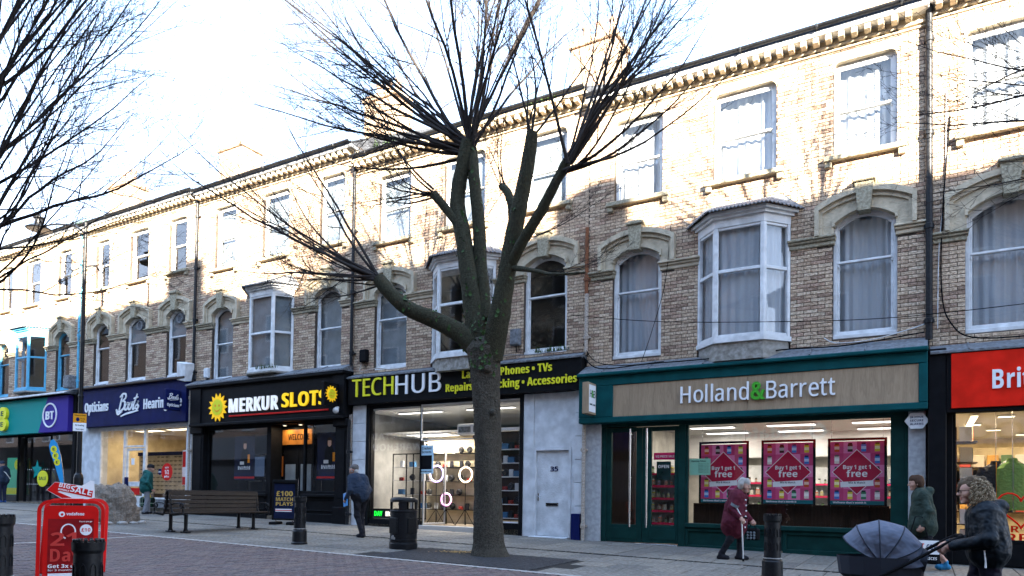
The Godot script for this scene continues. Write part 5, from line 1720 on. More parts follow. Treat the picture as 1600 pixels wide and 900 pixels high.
	for q in [[-23.6, 1.83, 0.11, "navy", "small navy round sticker on the opticians window", ""], [-23.2, 1.83, 0.31, "red", "large red half price roundel on the opticians window", "1/2"]]:
		var st := thing("window_sticker", q[4], "sticker", Vector3(q[0], q[1], -0.02))
		obj("disc", MB.new().prism(arc(Vector2.ZERO, Vector2(q[2], q[2]), 0, 350, 27), 0.0, 0.006), M[q[3]], st)
		if q[5]:
			letters(st, "1/2", M.sign_white, -0.12, 0.12, -0.08, 0.15, 0.006, 0.003)
			letters(st, "up to", M.sign_white, -0.1, 0.1, 0.13, 0.06, 0.006, 0.003)
			letters(st, "price", M.sign_white, -0.13, 0.13, -0.2, 0.07, 0.006, 0.003)
		else:
			letters(st, "EYES", M.sign_white, -0.08, 0.08, -0.03, 0.06, 0.006, 0.003)
	var rb := thing("offer_board", "tall white and red offer board inside the opticians window", "board", Vector3(-22.75, 0.86, -0.3))
	slab(rb, "board", M.sign_white, 0, 0.45, 0.5, 1.75, -0.02, 0, 0.004)
	slab(rb, "red_panel", M.red, 0.02, 0.43, 1.15, 1.7, 0.0, 0.004, 0.001)
	slab(rb, "red_panel", M.red, 0.02, 0.43, 0.52, 0.8, 0.0, 0.004, 0.001)
	slab(rb, "post", M.steel, 0.2, 0.25, 0, 0.5, -0.02, 0.0)

func shop_teal() -> void:
	var b := part_of(0)
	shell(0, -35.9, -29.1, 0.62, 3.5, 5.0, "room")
	ledge(b, M.lead, -36.0, -28.95, 5.12, 4.98, 0.5)
	slab(b, "pale_ledge", M.white, -36.0, -29.05, 4.92, 5.0, 0.02, 0.52, 0.02)
	var s := thing("shop_sign", "teal and purple fascia sign with yellow discs and a white ring logo", "sign")
	obj("teal_board", MB.new().prism(v2([-36.0, 3.46, -31.3, 3.46, -30.65, 4.88, -36.0, 4.88]), 0.02, 0.30), M.teal_sign, s)
	obj("purple_board", MB.new().prism(v2([-31.3, 3.46, -29.12, 3.46, -29.12, 4.88, -30.65, 4.88]), 0.02, 0.30), M.purple_sign, s)
	for k in 2:
		obj("yellow_disc", MB.new().prism(arc(Vector2(-34.03, 3.90 + k * 0.46), Vector2(0.34, 0.28), 0, 345, 23), 0.30, 0.42), M.sign_yellow, s)
		letters(s, "E", M.teal, -34.13, -33.93, 3.80 + k * 0.46, 0.2, 0.42, 0.01)
	obj("ring", MB.new().band(arc(Vector2(-30.43, 4.14), Vector2(0.53, 0.5), 0, 360, 30), arc(Vector2(-30.43, 4.14), Vector2(0.47, 0.44), 0, 360, 30), 0.30, 0.33), M.sign_white, s)
	letters(s, "BT", M.sign_white, -30.72, -30.14, 3.97, 0.33, 0.30, 0.03)
	slab(b, "pilaster", M.matt_black, -29.12, -28.9, 0.2, 4.9, -0.2, 0.12, 0.02)
	slab(b, "soffit", M.matt_black, -36.0, -29.0, 3.42, 3.55, -0.5, 0.05)
	for q in [[-36.0, -33.5, 0.6], [-30.95, -29.12, 0.75]]:
		var win := obj("shop_window", frame_bars(q[0], q[1], q[2], 3.42, 0.05, -0.08, 0.0), M.matt_black, b)
		pane(win, "pane", M.shop_glass, q[0] + 0.04, q[1] - 0.04, q[2] + 0.04, 3.4, -0.03)
		slab(b, "stall_riser", M.matt_black, q[0], q[1], 0.2, q[2], -0.15, 0.02)
	var d := obj("doorway", frame_bars(-33.5, -30.95, 0.5, 3.42, 0.05, -0.35, -0.25), M.matt_black, b)
	pane(d, "pane", M.shop_glass, -33.45, -30.98, 0.6, 3.38, -0.3)
	for r in 2:
		for k in 14:
			slab(d, "dot", M.sign_white, -33.3 + k * 0.16, -33.26 + k * 0.16, 1.35 + r * 0.62, 1.39 + r * 0.62, -0.295, -0.29, 0.001)
	var st := thing("star_balloon", "teal star shaped sticker in the far left shop doorway", "sticker", Vector3(-32.3, 1.95, -0.2))
	var sp := PackedVector2Array()
	for k in 10:
		sp.append(Vector2(cos(TAU * k / 10 + 0.3), sin(TAU * k / 10 + 0.3)) * (0.42 if k % 2 == 0 else 0.2))
	obj("star", MB.new().prism(sp, 0, 0.02), M.teal_sign, st)
	var yd := thing("round_sticker", "yellow round sticker in the far left shop doorway", "sticker", Vector3(-31.8, 1.6, -0.18))
	obj("disc", MB.new().prism(arc(Vector2.ZERO, Vector2(0.42, 0.34), 0, 345, 23), 0, 0.02), M.sign_yellow, yd)
	letters(yd, "SALE", M.teal, -0.28, 0.28, -0.06, 0.14, 0.02, 0.004)
	var gp := thing("window_poster", "green poster with yellow disc in the far left shop window", "poster", Vector3(-34.6, 0.9, -0.1))
	slab(gp, "sheet", mat("mint_poster", lin(0.08, 0.55, 0.28), 0.5), 0, 1.0, 0, 1.6, -0.01, 0.0, 0.003)
	obj("disc", MB.new().prism(arc(Vector2(0.85, 1.3), Vector2(0.22, 0.22), 0, 345, 19), 0.0, 0.01), M.sign_yellow, gp)
	slab(gp, "yellow_band", M.sign_yellow, 0, 1.0, 0.02, 0.3, 0.0, 0.005, 0.001)
	var tb := thing("tall_table", "small dark tall table just inside the far left shop", "table", Vector3(-32.6, 0.62, -0.9))
	obj("top", MB.new().lathe(v2([0, 0.68, 0.5, 0.68, 0.5, 0.72, 0, 0.72]), 20), M.matt_black, tb)
	obj("column", MB.new().lathe(v2([0.25, 0, 0.05, 0.04, 0.05, 0.68]), 12), M.iron, tb)
	ceiling_lamp(-30.2, 3.42, -0.6, 0.12, 0.12, 0.6, "tiny ceiling spotlight in the far left shop", "")

# ---------------------------------------------------------------- trees
var bark_noise := FastNoiseLite.new()

func bark_tube(m: MB, pts: Array, sides: int, amp: float, seg := 0.12) -> void:
	# pts are [x, y, z, radius]; resampled smoothly, with ridged bark
	var p := PackedVector3Array()
	var r := PackedFloat32Array()
	for k in pts.size() - 1:
		var a := Vector3(pts[k][0], pts[k][1], pts[k][2])
		var b := Vector3(pts[k + 1][0], pts[k + 1][1], pts[k + 1][2])
		var a0: Array = pts[maxi(k - 1, 0)]
		var b1: Array = pts[mini(k + 2, pts.size() - 1)]
		var n := maxi(2, int(a.distance_to(b) / seg))
		for i in n:
			var t := float(i) / n
			p.append(a.cubic_interpolate(b, Vector3(a0[0], a0[1], a0[2]), Vector3(b1[0], b1[1], b1[2]), t))
			r.append(lerpf(pts[k][3], pts[k + 1][3], t))
	var e: Array = pts[pts.size() - 1]
	p.append(Vector3(e[0], e[1], e[2]))
	r.append(e[3])
	var u := Vector3.ZERO
	var rings := []
	for k in p.size():
		var d := (p[mini(k + 1, p.size() - 1)] - p[maxi(k - 1, 0)]).normalized()
		if u == Vector3.ZERO:
			u = d.cross(Vector3.RIGHT if absf(d.x) < 0.8 else Vector3.UP).normalized()
		u = (u - d * u.dot(d)).normalized()
		var w := d.cross(u)
		var ring := PackedVector3Array()
		for s in sides:
			var an := TAU * s / sides
			var q := u * cos(an) + w * sin(an)
			var base := p[k] + q * r[k]
			var f := bark_noise.get_noise_3d(base.x * 9.0, base.y * 2.2, base.z * 9.0) + 0.5 * bark_noise.get_noise_3d(base.x * 26.0, base.y * 7.0, base.z * 26.0)
			ring.append(base + q * (f * amp + 0.04 * r[k] * sin(an * 3.0 + k * 0.1)))
		rings.append(ring)
	var nor := []
	for k in rings.size():
		var nr := PackedVector3Array()
		for s in sides:
			var up: Vector3 = rings[mini(k + 1, rings.size() - 1)][s] - rings[maxi(k - 1, 0)][s]
			var ac: Vector3 = rings[k][(s + 1) % sides] - rings[k][(s + sides - 1) % sides]
			nr.append(ac.cross(up).normalized())
		nor.append(nr)
	for k in rings.size() - 1:
		for s in sides:
			var t := (s + 1) % sides
			m.put(rings[k][s], nor[k][s])
			m.put(rings[k + 1][s], nor[k + 1][s])
			m.put(rings[k + 1][t], nor[k + 1][t])
			m.put(rings[k][s], nor[k][s])
			m.put(rings[k + 1][t], nor[k + 1][t])
			m.put(rings[k][t], nor[k][t])
	var last: int = rings.size() - 1
	var dd := (p[last] - p[last - 1]).normalized()
	for s in sides:
		m.tri(p[last] + dd * r[last] * 0.35, rings[last][s], rings[last][(s + 1) % sides], dd)

func rdir(r: RandomNumberGenerator) -> Vector3:
	return Vector3(r.randf_range(-1, 1), r.randf_range(-1, 1), r.randf_range(-1, 1))

func shoot(m: MB, r: RandomNumberGenerator, p: Vector3, d: Vector3, len: float, rad: float, level: int, lift: float, out: Array, dens := 1.0) -> void:
	var n: int = [10, 6, 4, 3][level]
	var pts := PackedVector3Array([p])
	var rr := PackedFloat32Array([rad])
	var q := p
	var kids := []
	var side := r.randf() * TAU
	for k in n:
		d = (d + rdir(r) * [0.10, 0.13, 0.16, 0.2][level] + Vector3.UP * lift / n).normalized()
		q += d * len / n
		pts.append(q)
		var t := float(k + 1) / n
		rr.append(maxf(rad * (1.0 - 0.86 * t), 0.0019))
		if level < 3 and t > [0.34, 0.2, 0.2][level]:
			var c: float = [1.6, 1.7, 1.0][level] * dens
			var cnt := int(c) + (1 if r.randf() < c - int(c) else 0)
			for i in cnt:
				side += 2.4 + r.randf_range(-0.4, 0.4)
				var ax := d.cross(Vector3.UP if absf(d.y) < 0.9 else Vector3.RIGHT).normalized()
				var off := ax.rotated(d, side)
				var ang := r.randf_range(0.35, 0.8)
				var nd := (d * cos(ang) + off * sin(ang)).normalized()
				var l2: float = len * [0.50, 0.42, 0.45][level] * r.randf_range(0.55, 1.15) * (1.1 - 0.55 * t)
				kids.append([pts[k].lerp(q, r.randf()), nd, l2, maxf(rr[k + 1] * 0.6, 0.0021)])
	m.tube(pts, rr, [6, 4, 3, 3][level], false)
	for c in kids:
		shoot(m, r, c[0], c[1], c[2], c[3], level + 1, lift * 0.7, out, dens)
	out.append(q)

func fan(m: MB, r: RandomNumberGenerator, at: Vector3, n: int, axis: Vector3, spread: float, l0: float, l1: float, rad: float, lift: float, dens := 1.0) -> void:
	var tips := []
	axis = axis.normalized()
	for k in n:
		var d := (axis + rdir(r).normalized() * spread * sqrt(r.randf())).normalized()
		shoot(m, r, at + rdir(r) * 0.07, d, r.randf_range(l0, l1), rad * r.randf_range(0.6, 1.1), 0, lift, tips, dens)

func build_trees() -> void:
	bark_noise.seed = 5
	bark_noise.frequency = 1.0
	var r := RandomNumberGenerator.new()
	r.seed = 21
	var limbs := {
		"A": [[-7.04, 3.7, 4.6, 0.177], [-7.37, 4.09, 4.75, 0.177], [-7.88, 4.39, 4.9, 0.155], [-8.37, 4.62, 5.05, 0.145], [-8.73, 4.92, 5.15, 0.134], [-9.01, 5.24, 5.2, 0.13]],
		"B": [[-7.04, 3.65, 4.6, 0.212], [-7.2, 4.33, 4.55, 0.202], [-7.36, 5.02, 4.5, 0.18], [-7.62, 6.07, 4.4, 0.153], [-7.85, 6.8, 4.3, 0.149], [-7.78, 7.51, 4.25, 0.137], [-7.66, 8.01, 4.2, 0.15]],
		"C": [[-7.01, 4.38, 4.5, 0.119], [-7.23, 5.41, 4.35, 0.121], [-7.37, 6.33, 4.25, 0.123], [-7.51, 7.12, 4.2, 0.111], [-7.63, 7.9, 4.15, 0.10]],
		"D": [[-6.82, 3.63, 4.6, 0.21], [-6.61, 4.29, 4.7, 0.196], [-6.45, 4.95, 4.75, 0.16], [-6.3, 5.6, 4.8, 0.147], [-6.13, 6.23, 4.85, 0.14], [-5.96, 6.85, 4.9, 0.122], [-5.85, 7.41, 4.95, 0.10]],
		"E": [[-6.46, 5.06, 4.75, 0.091], [-6.05, 5.52, 4.9, 0.095], [-5.63, 5.97, 5.0, 0.087], [-5.3, 6.35, 5.1, 0.08], [-5.08, 6.61, 5.15, 0.085]],
		"F": [[-6.44, 5.41, 4.75, 0.069], [-6.37, 6.1, 4.7, 0.069], [-6.5, 6.57, 4.6, 0.075], [-6.72, 6.83, 4.5, 0.06]],
		"G": [[-7.65, 6.2, 4.4, 0.085], [-7.95, 6.62, 4.5, 0.08], [-8.2, 6.95, 4.6, 0.085]],
		"R": [[-6.3, 5.16, 4.8, 0.051], [-5.77, 4.98, 5.0, 0.038], [-5.3, 4.79, 5.2, 0.026], [-4.55, 4.62, 5.5, 0.012]]}
	var t := thing("bare_tree", "large bare pollarded tree with mossy forked trunk in front of the phone shop", "tree")
	var tr := MB.new()
	bark_tube(tr, [[-6.78, -0.06, 4.6, 0.40], [-6.80, 0.12, 4.6, 0.325], [-6.81, 0.3, 4.6, 0.28], [-6.84, 1.06, 4.6, 0.252], [-6.87, 2.0, 4.6, 0.243], [-6.92, 2.93, 4.6, 0.250], [-6.95, 3.47, 4.6, 0.28], [-6.96, 3.8, 4.6, 0.33], [-6.96, 4.0, 4.6, 0.20]], 48, 0.022, 0.05)
	for q in [[-6.66, 2.62, 4.8, 0.05], [-7.07, 2.98, 4.75, 0.04], [-6.75, 3.4, 4.85, 0.06], [-7.1, 2.2, 4.7, 0.035]]:  # burrs where limbs were cut
		tr.blob(Vector3(q[0], q[1], q[2] - 0.02), Vector3(q[3], q[3], q[3]) * 1.2, 10, 6)
	obj("trunk", tr, M.bark, t)
	for k in limbs:
		var lm := MB.new()
		bark_tube(lm, limbs[k], 18, 0.014, 0.08)
		obj("limb", lm, M.moss_bark, t)
	var cr := MB.new()
	fan(cr, r, Vector3(-7.66, 8.0, 4.2), 14, Vector3(-0.1, 1.0, 0.1), 0.95, 3.8, 5.6, 0.036, 0.15)
	fan(cr, r, Vector3(-7.68, 7.9, 4.2), 13, Vector3(-1.0, 0.8, 0.1), 0.45, 4.6, 6.6, 0.038, 0.15)
	fan(cr, r, Vector3(-7.60, 7.9, 4.2), 7, Vector3(0.5, 1.0, 0.1), 0.5, 3.2, 4.6, 0.034, 0.3)
	fan(cr, r, Vector3(-7.72, 7.8, 4.2), 6, Vector3(-1.0, 0.3, 0.2), 0.35, 2.8, 4.4, 0.034, 0.5)
	fan(cr, r, Vector3(-9.01, 5.24, 5.2), 10, Vector3(-0.9, 0.75, 0.0), 0.5, 4.0, 5.8, 0.036, 0.25)
	fan(cr, r, Vector3(-9.0, 5.2, 5.2), 5, Vector3(-1.0, 0.05, 0.3), 0.35, 1.8, 2.6, 0.024, 0.4)
	fan(cr, r, Vector3(-5.08, 6.61, 5.15), 12, Vector3(0.35, 1.0, 0.0), 0.75, 2.8, 4.4, 0.034, 0.2)
	fan(cr, r, Vector3(-5.1, 6.5, 5.15), 4, Vector3(1.0, -0.05, 0.2), 0.22, 2.6, 3.4, 0.030, 0.9, 0.6)
	fan(cr, r, Vector3(-5.85, 7.41, 4.95), 5, Vector3(0.25, 1.0, 0.0), 0.6, 1.4, 2.6, 0.024, 0.3)
	fan(cr, r, Vector3(-6.72, 6.83, 4.5), 4, Vector3(-0.3, 1.0, 0.3), 0.6, 0.8, 1.6, 0.014, 0.3)
	fan(cr, r, Vector3(-8.2, 6.95, 4.6), 8, Vector3(-1.0, 0.35, 0.0), 0.55, 1.8, 3.2, 0.026, 0.45)
	fan(cr, r, Vector3(-5.3, 4.79, 5.2), 3, Vector3(1.0, 0.2, 0.1), 0.3, 1.0, 1.6, 0.009, 0.2, 0.6)
	fan(cr, r, Vector3(-6.0, 5.55, 4.9), 3, Vector3(1.0, 0.15, 0.4), 0.4, 1.3, 2.0, 0.012, 0.5, 0.7)
	obj("crown", cr, M.twig, t)
	var iv := MB.new()
	for k in 420:
		var q: Array = [limbs.B, limbs.D, limbs.B, limbs.A, limbs.C][k % 5]
		var i := r.randi_range(0, mini(3, q.size() - 2))
		var f := r.randf()
		var pos := Vector3(q[i][0], q[i][1], q[i][2]).lerp(Vector3(q[i + 1][0], q[i + 1][1], q[i + 1][2]), f)
		if k % 3 == 0:
			pos = Vector3(-6.95, r.randf_range(3.3, 4.2), 4.6)
		var d := rdir(r)
		d.z = absf(d.z) * 0.8 + 0.1
		d = d.normalized()
		var rad := lerpf(q[i][3], q[i + 1][3], f) if k % 3 else 0.3
		iv.x = Transform3D(Basis.looking_at(-d + rdir(r) * 0.5, Vector3.UP), pos + d * (rad + 0.015)).scaled_local(Vector3.ONE * r.randf_range(0.7, 1.3))
		iv.tri(Vector3(-0.03, 0, 0), Vector3(0.03, 0, 0), Vector3(0, 0.045, 0.01))
		iv.tri(Vector3(-0.03, 0, 0), Vector3(0.03, 0, 0), Vector3(0, -0.035, 0.008))
	obj("ivy", iv, M.leaf, t).set_meta("kind", "stuff")
	# the tree whose twigs come in from the left
	r.seed = 33
	var l := thing("bare_tree", "bare tree at the left edge whose arching twigs fill the upper left sky", "tree")
	var lt := MB.new()
	bark_tube(lt, [[-16.4, 0.0, 8.9, 0.33], [-16.35, 1.0, 8.9, 0.25], [-16.3, 4.2, 8.9, 0.21], [-16.35, 7.0, 8.9, 0.17], [-16.3, 9.6, 8.9, 0.12]], 28, 0.02, 0.1)
	obj("trunk", lt, M.bark, l)
	var lc := MB.new()
	for q in [[5.0, 0.10, 0.05], [5.6, 0.16, 0.5], [6.2, 0.26, -0.1], [6.8, 0.32, 0.3], [7.5, 0.34, 0.0], [8.2, 0.42, 0.3], [9.0, 0.5, -0.1], [9.6, 0.8, 0.1]]:
		var a := Vector3(-16.3, q[0] - 0.5, 8.9)
		var e := Vector3(-15.5, q[0], 8.9 + q[2] * 0.6)
		var lm := MB.new()
		bark_tube(lm, [[a.x, a.y, a.z, 0.085], [(a.x + e.x) / 2, (a.y + e.y) / 2 - 0.05, (a.z + e.z) / 2, 0.07], [e.x, e.y, e.z, 0.055]], 12, 0.008, 0.1)
		obj("limb", lm, M.moss_bark, l)
		fan(lc, r, e, 5, Vector3(1.0, q[1], q[2] * 0.4), 0.32, 4.0, 6.4, 0.032, 0.22)
	fan(lc, r, Vector3(-16.3, 9.6, 8.9), 8, Vector3(-0.4, 1.0, 0.0), 0.8, 2.0, 3.5, 0.03, 0.2, 0.6)
	fan(lc, r, Vector3(-16.4, 6.5, 8.9), 8, Vector3(-1.0, 0.6, 0.0), 0.7, 2.5, 4.5, 0.03, 0.3, 0.6)
	obj("crown", lc, M.twig, l)
	# and the one at the right, whose shadow also falls on the brickwork
	r.seed = 46
	var g := thing("bare_tree", "bare tree beyond the right edge whose twigs cross the upper right windows", "tree")
	var gt := MB.new()
	bark_tube(gt, [[4.6, -0.2, 6.4, 0.33], [4.55, 1.0, 6.4, 0.25], [4.5, 4.2, 6.4, 0.23], [4.45, 7.0, 6.3, 0.18], [4.4, 9.6, 6.2, 0.12]], 24, 0.02, 0.1)
	obj("trunk", gt, M.bark, g)
	var gc := MB.new()
	for q in [[3.2, 5.0, 6.3], [3.3, 6.3, 6.1], [3.1, 7.6, 6.2], [3.2, 9.2, 6.1], [5.6, 6.2, 6.4]]:
		var lm := MB.new()
		bark_tube(lm, [[4.5, q[1] - 0.9, 6.4, 0.13], [(q[0] + 4.5) / 2, q[1] - 0.4, 6.35, 0.10], [q[0], q[1], q[2], 0.075]], 14, 0.012, 0.1)
		obj("limb", lm, M.moss_bark, g)
	fan(gc, r, Vector3(3.2, 5.0, 6.3), 5, Vector3(-1.0, 0.0, 0.0), 0.5, 2.6, 4.2, 0.026, 0.5, 0.8)
	fan(gc, r, Vector3(3.3, 6.3, 6.1), 7, Vector3(-0.9, 0.05, -0.1), 0.6, 2.8, 4.4, 0.030, 0.5, 0.8)
	fan(gc, r, Vector3(3.1, 7.6, 6.2), 9, Vector3(-0.9, 0.3, -0.1), 0.6, 3.0, 4.6, 0.034, 0.3, 0.9)
	fan(gc, r, Vector3(3.2, 9.2, 6.1), 12, Vector3(-0.7, 0.6, -0.1), 0.7, 3.2, 4.8, 0.036, 0.3, 0.9)
	fan(gc, r, Vector3(4.4, 9.6, 6.2), 10, Vector3(-0.1, 1.0, 0.0), 0.8, 2.8, 4.2, 0.036, 0.3, 0.8)
	fan(gc, r, Vector3(5.6, 6.2, 6.4), 8, Vector3(0.8, 0.7, 0.0), 0.6, 2.6, 4.0, 0.04, 0.35, 0.6)
	obj("crown", gc, M.twig, g)

# ---------------------------------------------------------------- street furniture and fittings
func bollard(p: Vector3, label: String, k := 1.0) -> void:
	var t := thing("bollard", label, "bollard", p, 0.3, "cast iron bollards")
	t.scale = Vector3(k, k, k)
	var m := MB.new()
	m.lathe(v2([0.0, -0.05, 0.165, -0.05, 0.165, 0.03, 0.15, 0.05, 0.145, 0.26, 0.13, 0.28, 0.128, 0.30]), 8)
	m.lathe(v2([0.120, 0.315, 0.112, 0.83, 0.128, 0.86, 0.130, 0.93, 0.105, 0.93, 0.105, 0.90, 0.0, 0.91]), 8)
	obj("post", m, M.iron, t)
	var c := MB.new()
	for s in 16:
		var a := TAU * (s + 0.5) / 16
		c.x = Transform3D(Basis(Vector3.UP, -a), Vector3.ZERO)
		c.cbox(Vector3(0.098, 0.925, -0.014), Vector3(0.124, 0.955, 0.014), 0.003)
	obj("crenel", c, M.iron, t)
	obj("band", MB.new().lathe(v2([0.128, 0.300, 0.134, 0.303, 0.134, 0.314, 0.122, 0.316]), 8), M.kerb, t)
	var w := MB.new()
	for s in 8:
		var a := TAU * (s + 0.5) / 8
		for y in [0.42, 0.62]:
			w.x = Transform3D(Basis(Vector3.UP, -a) * Basis(Vector3.UP, PI / 2), Vector3(cos(a), 0, sin(a)) * 0.104 + Vector3.UP * y)
			w.band(v2([-0.028, 0, -0.028, 0.08, -0.016, 0.115, 0, 0.13, 0.016, 0.115, 0.028, 0.08, 0.028, 0]), v2([-0.018, 0, -0.018, 0.078, -0.01, 0.105, 0, 0.117, 0.01, 0.105, 0.018, 0.078, 0.018, 0]), -0.01, 0.012)
	obj("arch_relief", w, M.iron, t)

func bench() -> void:
	var t := thing("bench", "dark slatted back-to-back bench with scrolled iron arms", "bench", gpos(-14.93, 4.25), 0.0)
	mat("bench_wood", lin(0.040, 0.031, 0.026), 0.55, {"tex": "wood", "sv": Vector3(1.5, 1.5, 0.4), "nrm": "bump", "ns": 0.3})
	for s in [-1, 1]:
		for k in 4:
			slab(t, "seat_slat", M.bench_wood, minf(s * (0.13 + k * 0.105), s * (0.13 + k * 0.105 + 0.09)), maxf(s * (0.13 + k * 0.105), s * (0.13 + k * 0.105 + 0.09)), 0.41 + k * 0.008, 0.445 + k * 0.008, -1.25, 1.25, 0.012)
		for k in 5:
			var o := slab(t, "back_slat", M.bench_wood, -0.014, 0.014, -0.042, 0.042, -1.25, 1.25, 0.01)
			o.position = Vector3(s * (0.105 - k * 0.012), 0.50 + k * 0.098, 0)
			o.rotation.z = s * 0.14
	slab(t, "top_rail", M.bench_wood, -0.05, 0.05, 0.935, 0.965, -1.25, 1.25, 0.012)
	for z in [-1.2, 1.2]:
		var e := MB.new()
		for s in [-1, 1]:
			e.tube(PackedVector3Array([Vector3(s * 0.04, 0.95, z), Vector3(s * 0.07, 0.75, z), Vector3(s * 0.11, 0.5, z), Vector3(s * 0.2, 0.40, z), Vector3(s * 0.5, 0.43, z), Vector3(s * 0.57, 0.41, z)]), PackedFloat32Array([0.022, 0.025, 0.028, 0.03, 0.026, 0.02]), 8)
			var pts := PackedVector3Array()
			var rr := PackedFloat32Array()
			for k in 18:
				var a := -0.6 + k * 0.42
				var rad := 0.075 - k * 0.0028
				pts.append(Vector3(s * (0.47 + cos(a) * rad), 0.60 + sin(a) * rad, z))
				rr.append(0.017)
			e.tube(pts, rr, 6)
			e.tube(PackedVector3Array([Vector3(s * 0.09, 0.63, z), Vector3(s * 0.25, 0.67, z), Vector3(s * 0.46, 0.675, z)]), PackedFloat32Array([0.018, 0.02, 0.018]), 6)
			e.tube(PackedVector3Array([Vector3(s * 0.53, 0.54, z), Vector3(s * 0.52, 0.43, z)]), PackedFloat32Array([0.017, 0.02]), 6)
		obj("end_frame", e, M.iron, t)
		for s in [-1, 1]:
			var l := MB.new()
			l.tube(PackedVector3Array([Vector3(s * 0.28, 0.41, z * 0.79), Vector3(s * 0.28, 0.08, z * 0.79), Vector3(s * 0.28, 0.0, z * 0.79)]), PackedFloat32Array([0.042, 0.04, 0.07]), 10)
			l.cbox(Vector3(s * 0.28 - 0.12, -0.03, z * 0.79 - 0.06), Vector3(s * 0.28 + 0.12, 0.025, z * 0.79 + 0.06), 0.012)
			obj("leg", l, M.iron, t)

func litter_bin() -> void:
	var t := thing("litter_bin", "black round litter bin with moulded bands beside the tree", "bin", gpos(-8.75, 4.64), -0.55)
	var m := MB.new()
	m.lathe(v2([0, -0.03, 0.27, -0.03, 0.275, 0.02, 0.275, 0.10, 0.265, 0.12, 0.262, 0.13, 0.262, 0.70, 0.272, 0.71, 0.272, 0.735, 0.262, 0.745, 0.262, 0.76, 0.22, 0.76]), 32)
	for y in [0.115, 0.16]:
		m.lathe(v2([0.263, y, 0.272, y + 0.006, 0.272, y + 0.016, 0.263, y + 0.022]), 32)
	obj("body", m, M.iron, t)
	for a in 4:
		var p := MB.new().at(Transform3D(Basis(Vector3.UP, a * PI / 2 + 0.35), Vector3.ZERO))
		p.cbox(Vector3(-0.11, 0.30, 0.235), Vector3(0.11, 0.60, 0.268), 0.012)
		obj("panel", p, M.iron, t)
		var q := MB.new()
		for s in 5:
			var an := a * PI / 2 + 0.35 + PI / 4 + (s - 2) * 0.09
			q.x = Transform3D(Basis(Vector3.UP, an), Vector3.ZERO)
			q.cbox(Vector3(-0.03, 0.75, 0.225), Vector3(0.03, 0.91, 0.262), 0.006)
		obj("hood_post", q, M.iron, t)
	obj("hood", MB.new().lathe(v2([0.262, 0.90, 0.272, 0.91, 0.268, 0.95, 0.24, 0.985, 0.14, 1.0, 0.0, 1.005]), 32), M.iron, t)
	obj("liner", MB.new().lathe(v2([0.2, 0.3, 0.2, 0.77]), 20), M.matt_black, t)
	obj("scuff", MB.new().at(Transform3D(Basis(Vector3.UP, 0.35), Vector3.ZERO)).prism(v2([-0.05, 0.19, 0.06, 0.185, 0.07, 0.22, 0.03, 0.235, 0.02, 0.27, -0.02, 0.26, -0.06, 0.215]), 0.258, 0.2645), M.kerb, t)

func boulder() -> void:
	var f := FastNoiseLite.new()
	f.seed = 9
	f.frequency = 1.0
	var t := thing("boulder", "rough grey boulder set in pale cobbles beside the bench", "boulder", gpos(-18.95, 4.4), 0.2)
	var m := MB.new()
	var nu := 44
	var nv := 26
	var pt := func(i: int, j: int) -> Vector3:
		var la := PI * i / nv
		var lo := TAU * (j % nu) / nu
		var d := Vector3(sin(la) * cos(lo), cos(la), sin(la) * sin(lo))
		var k := 1.0 + 0.20 * f.get_noise_3dv(d * 1.1) + 0.13 * f.get_noise_3dv(d * 2.6) + 0.09 * f.get_noise_3dv(d * 6.0) + 0.05 * f.get_noise_3dv(d * 14.0)
		var q := d * k * Vector3(0.68, 0.92, 0.55)
		q.x += 0.25 * (q.y - 0.3) * -0.5
		q.y = minf(q.y, 0.62 + 0.25 * f.get_noise_2d(q.x * 2.0, q.z * 2.0))
		return q + Vector3(0, 0.36, 0)
	for i in nv:
		for j in nu:
			m.quad(pt.call(i, j), pt.call(i + 1, j), pt.call(i + 1, j + 1), pt.call(i, j + 1), pt.call(i, j) - Vector3(0, 0.36, 0) + Vector3.UP * 0.01)
	obj("rock", m, mat("rock", lin(0.30, 0.255, 0.21), 0.9, {"tex": "blotch", "s": 1.4, "nrm": "rough_bump", "ns": 1.4}), t)
	for k in 14:
		var a := TAU * k / 14.0
		var c := MB.new()
		c.blob(Vector3(cos(a) * 0.76, 0.01, sin(a) * 0.66), Vector3(0.14, 0.06, 0.12) * rng.randf_range(0.75, 1.1), 9, 6)
		obj("cobble", c, M.kerb, t)

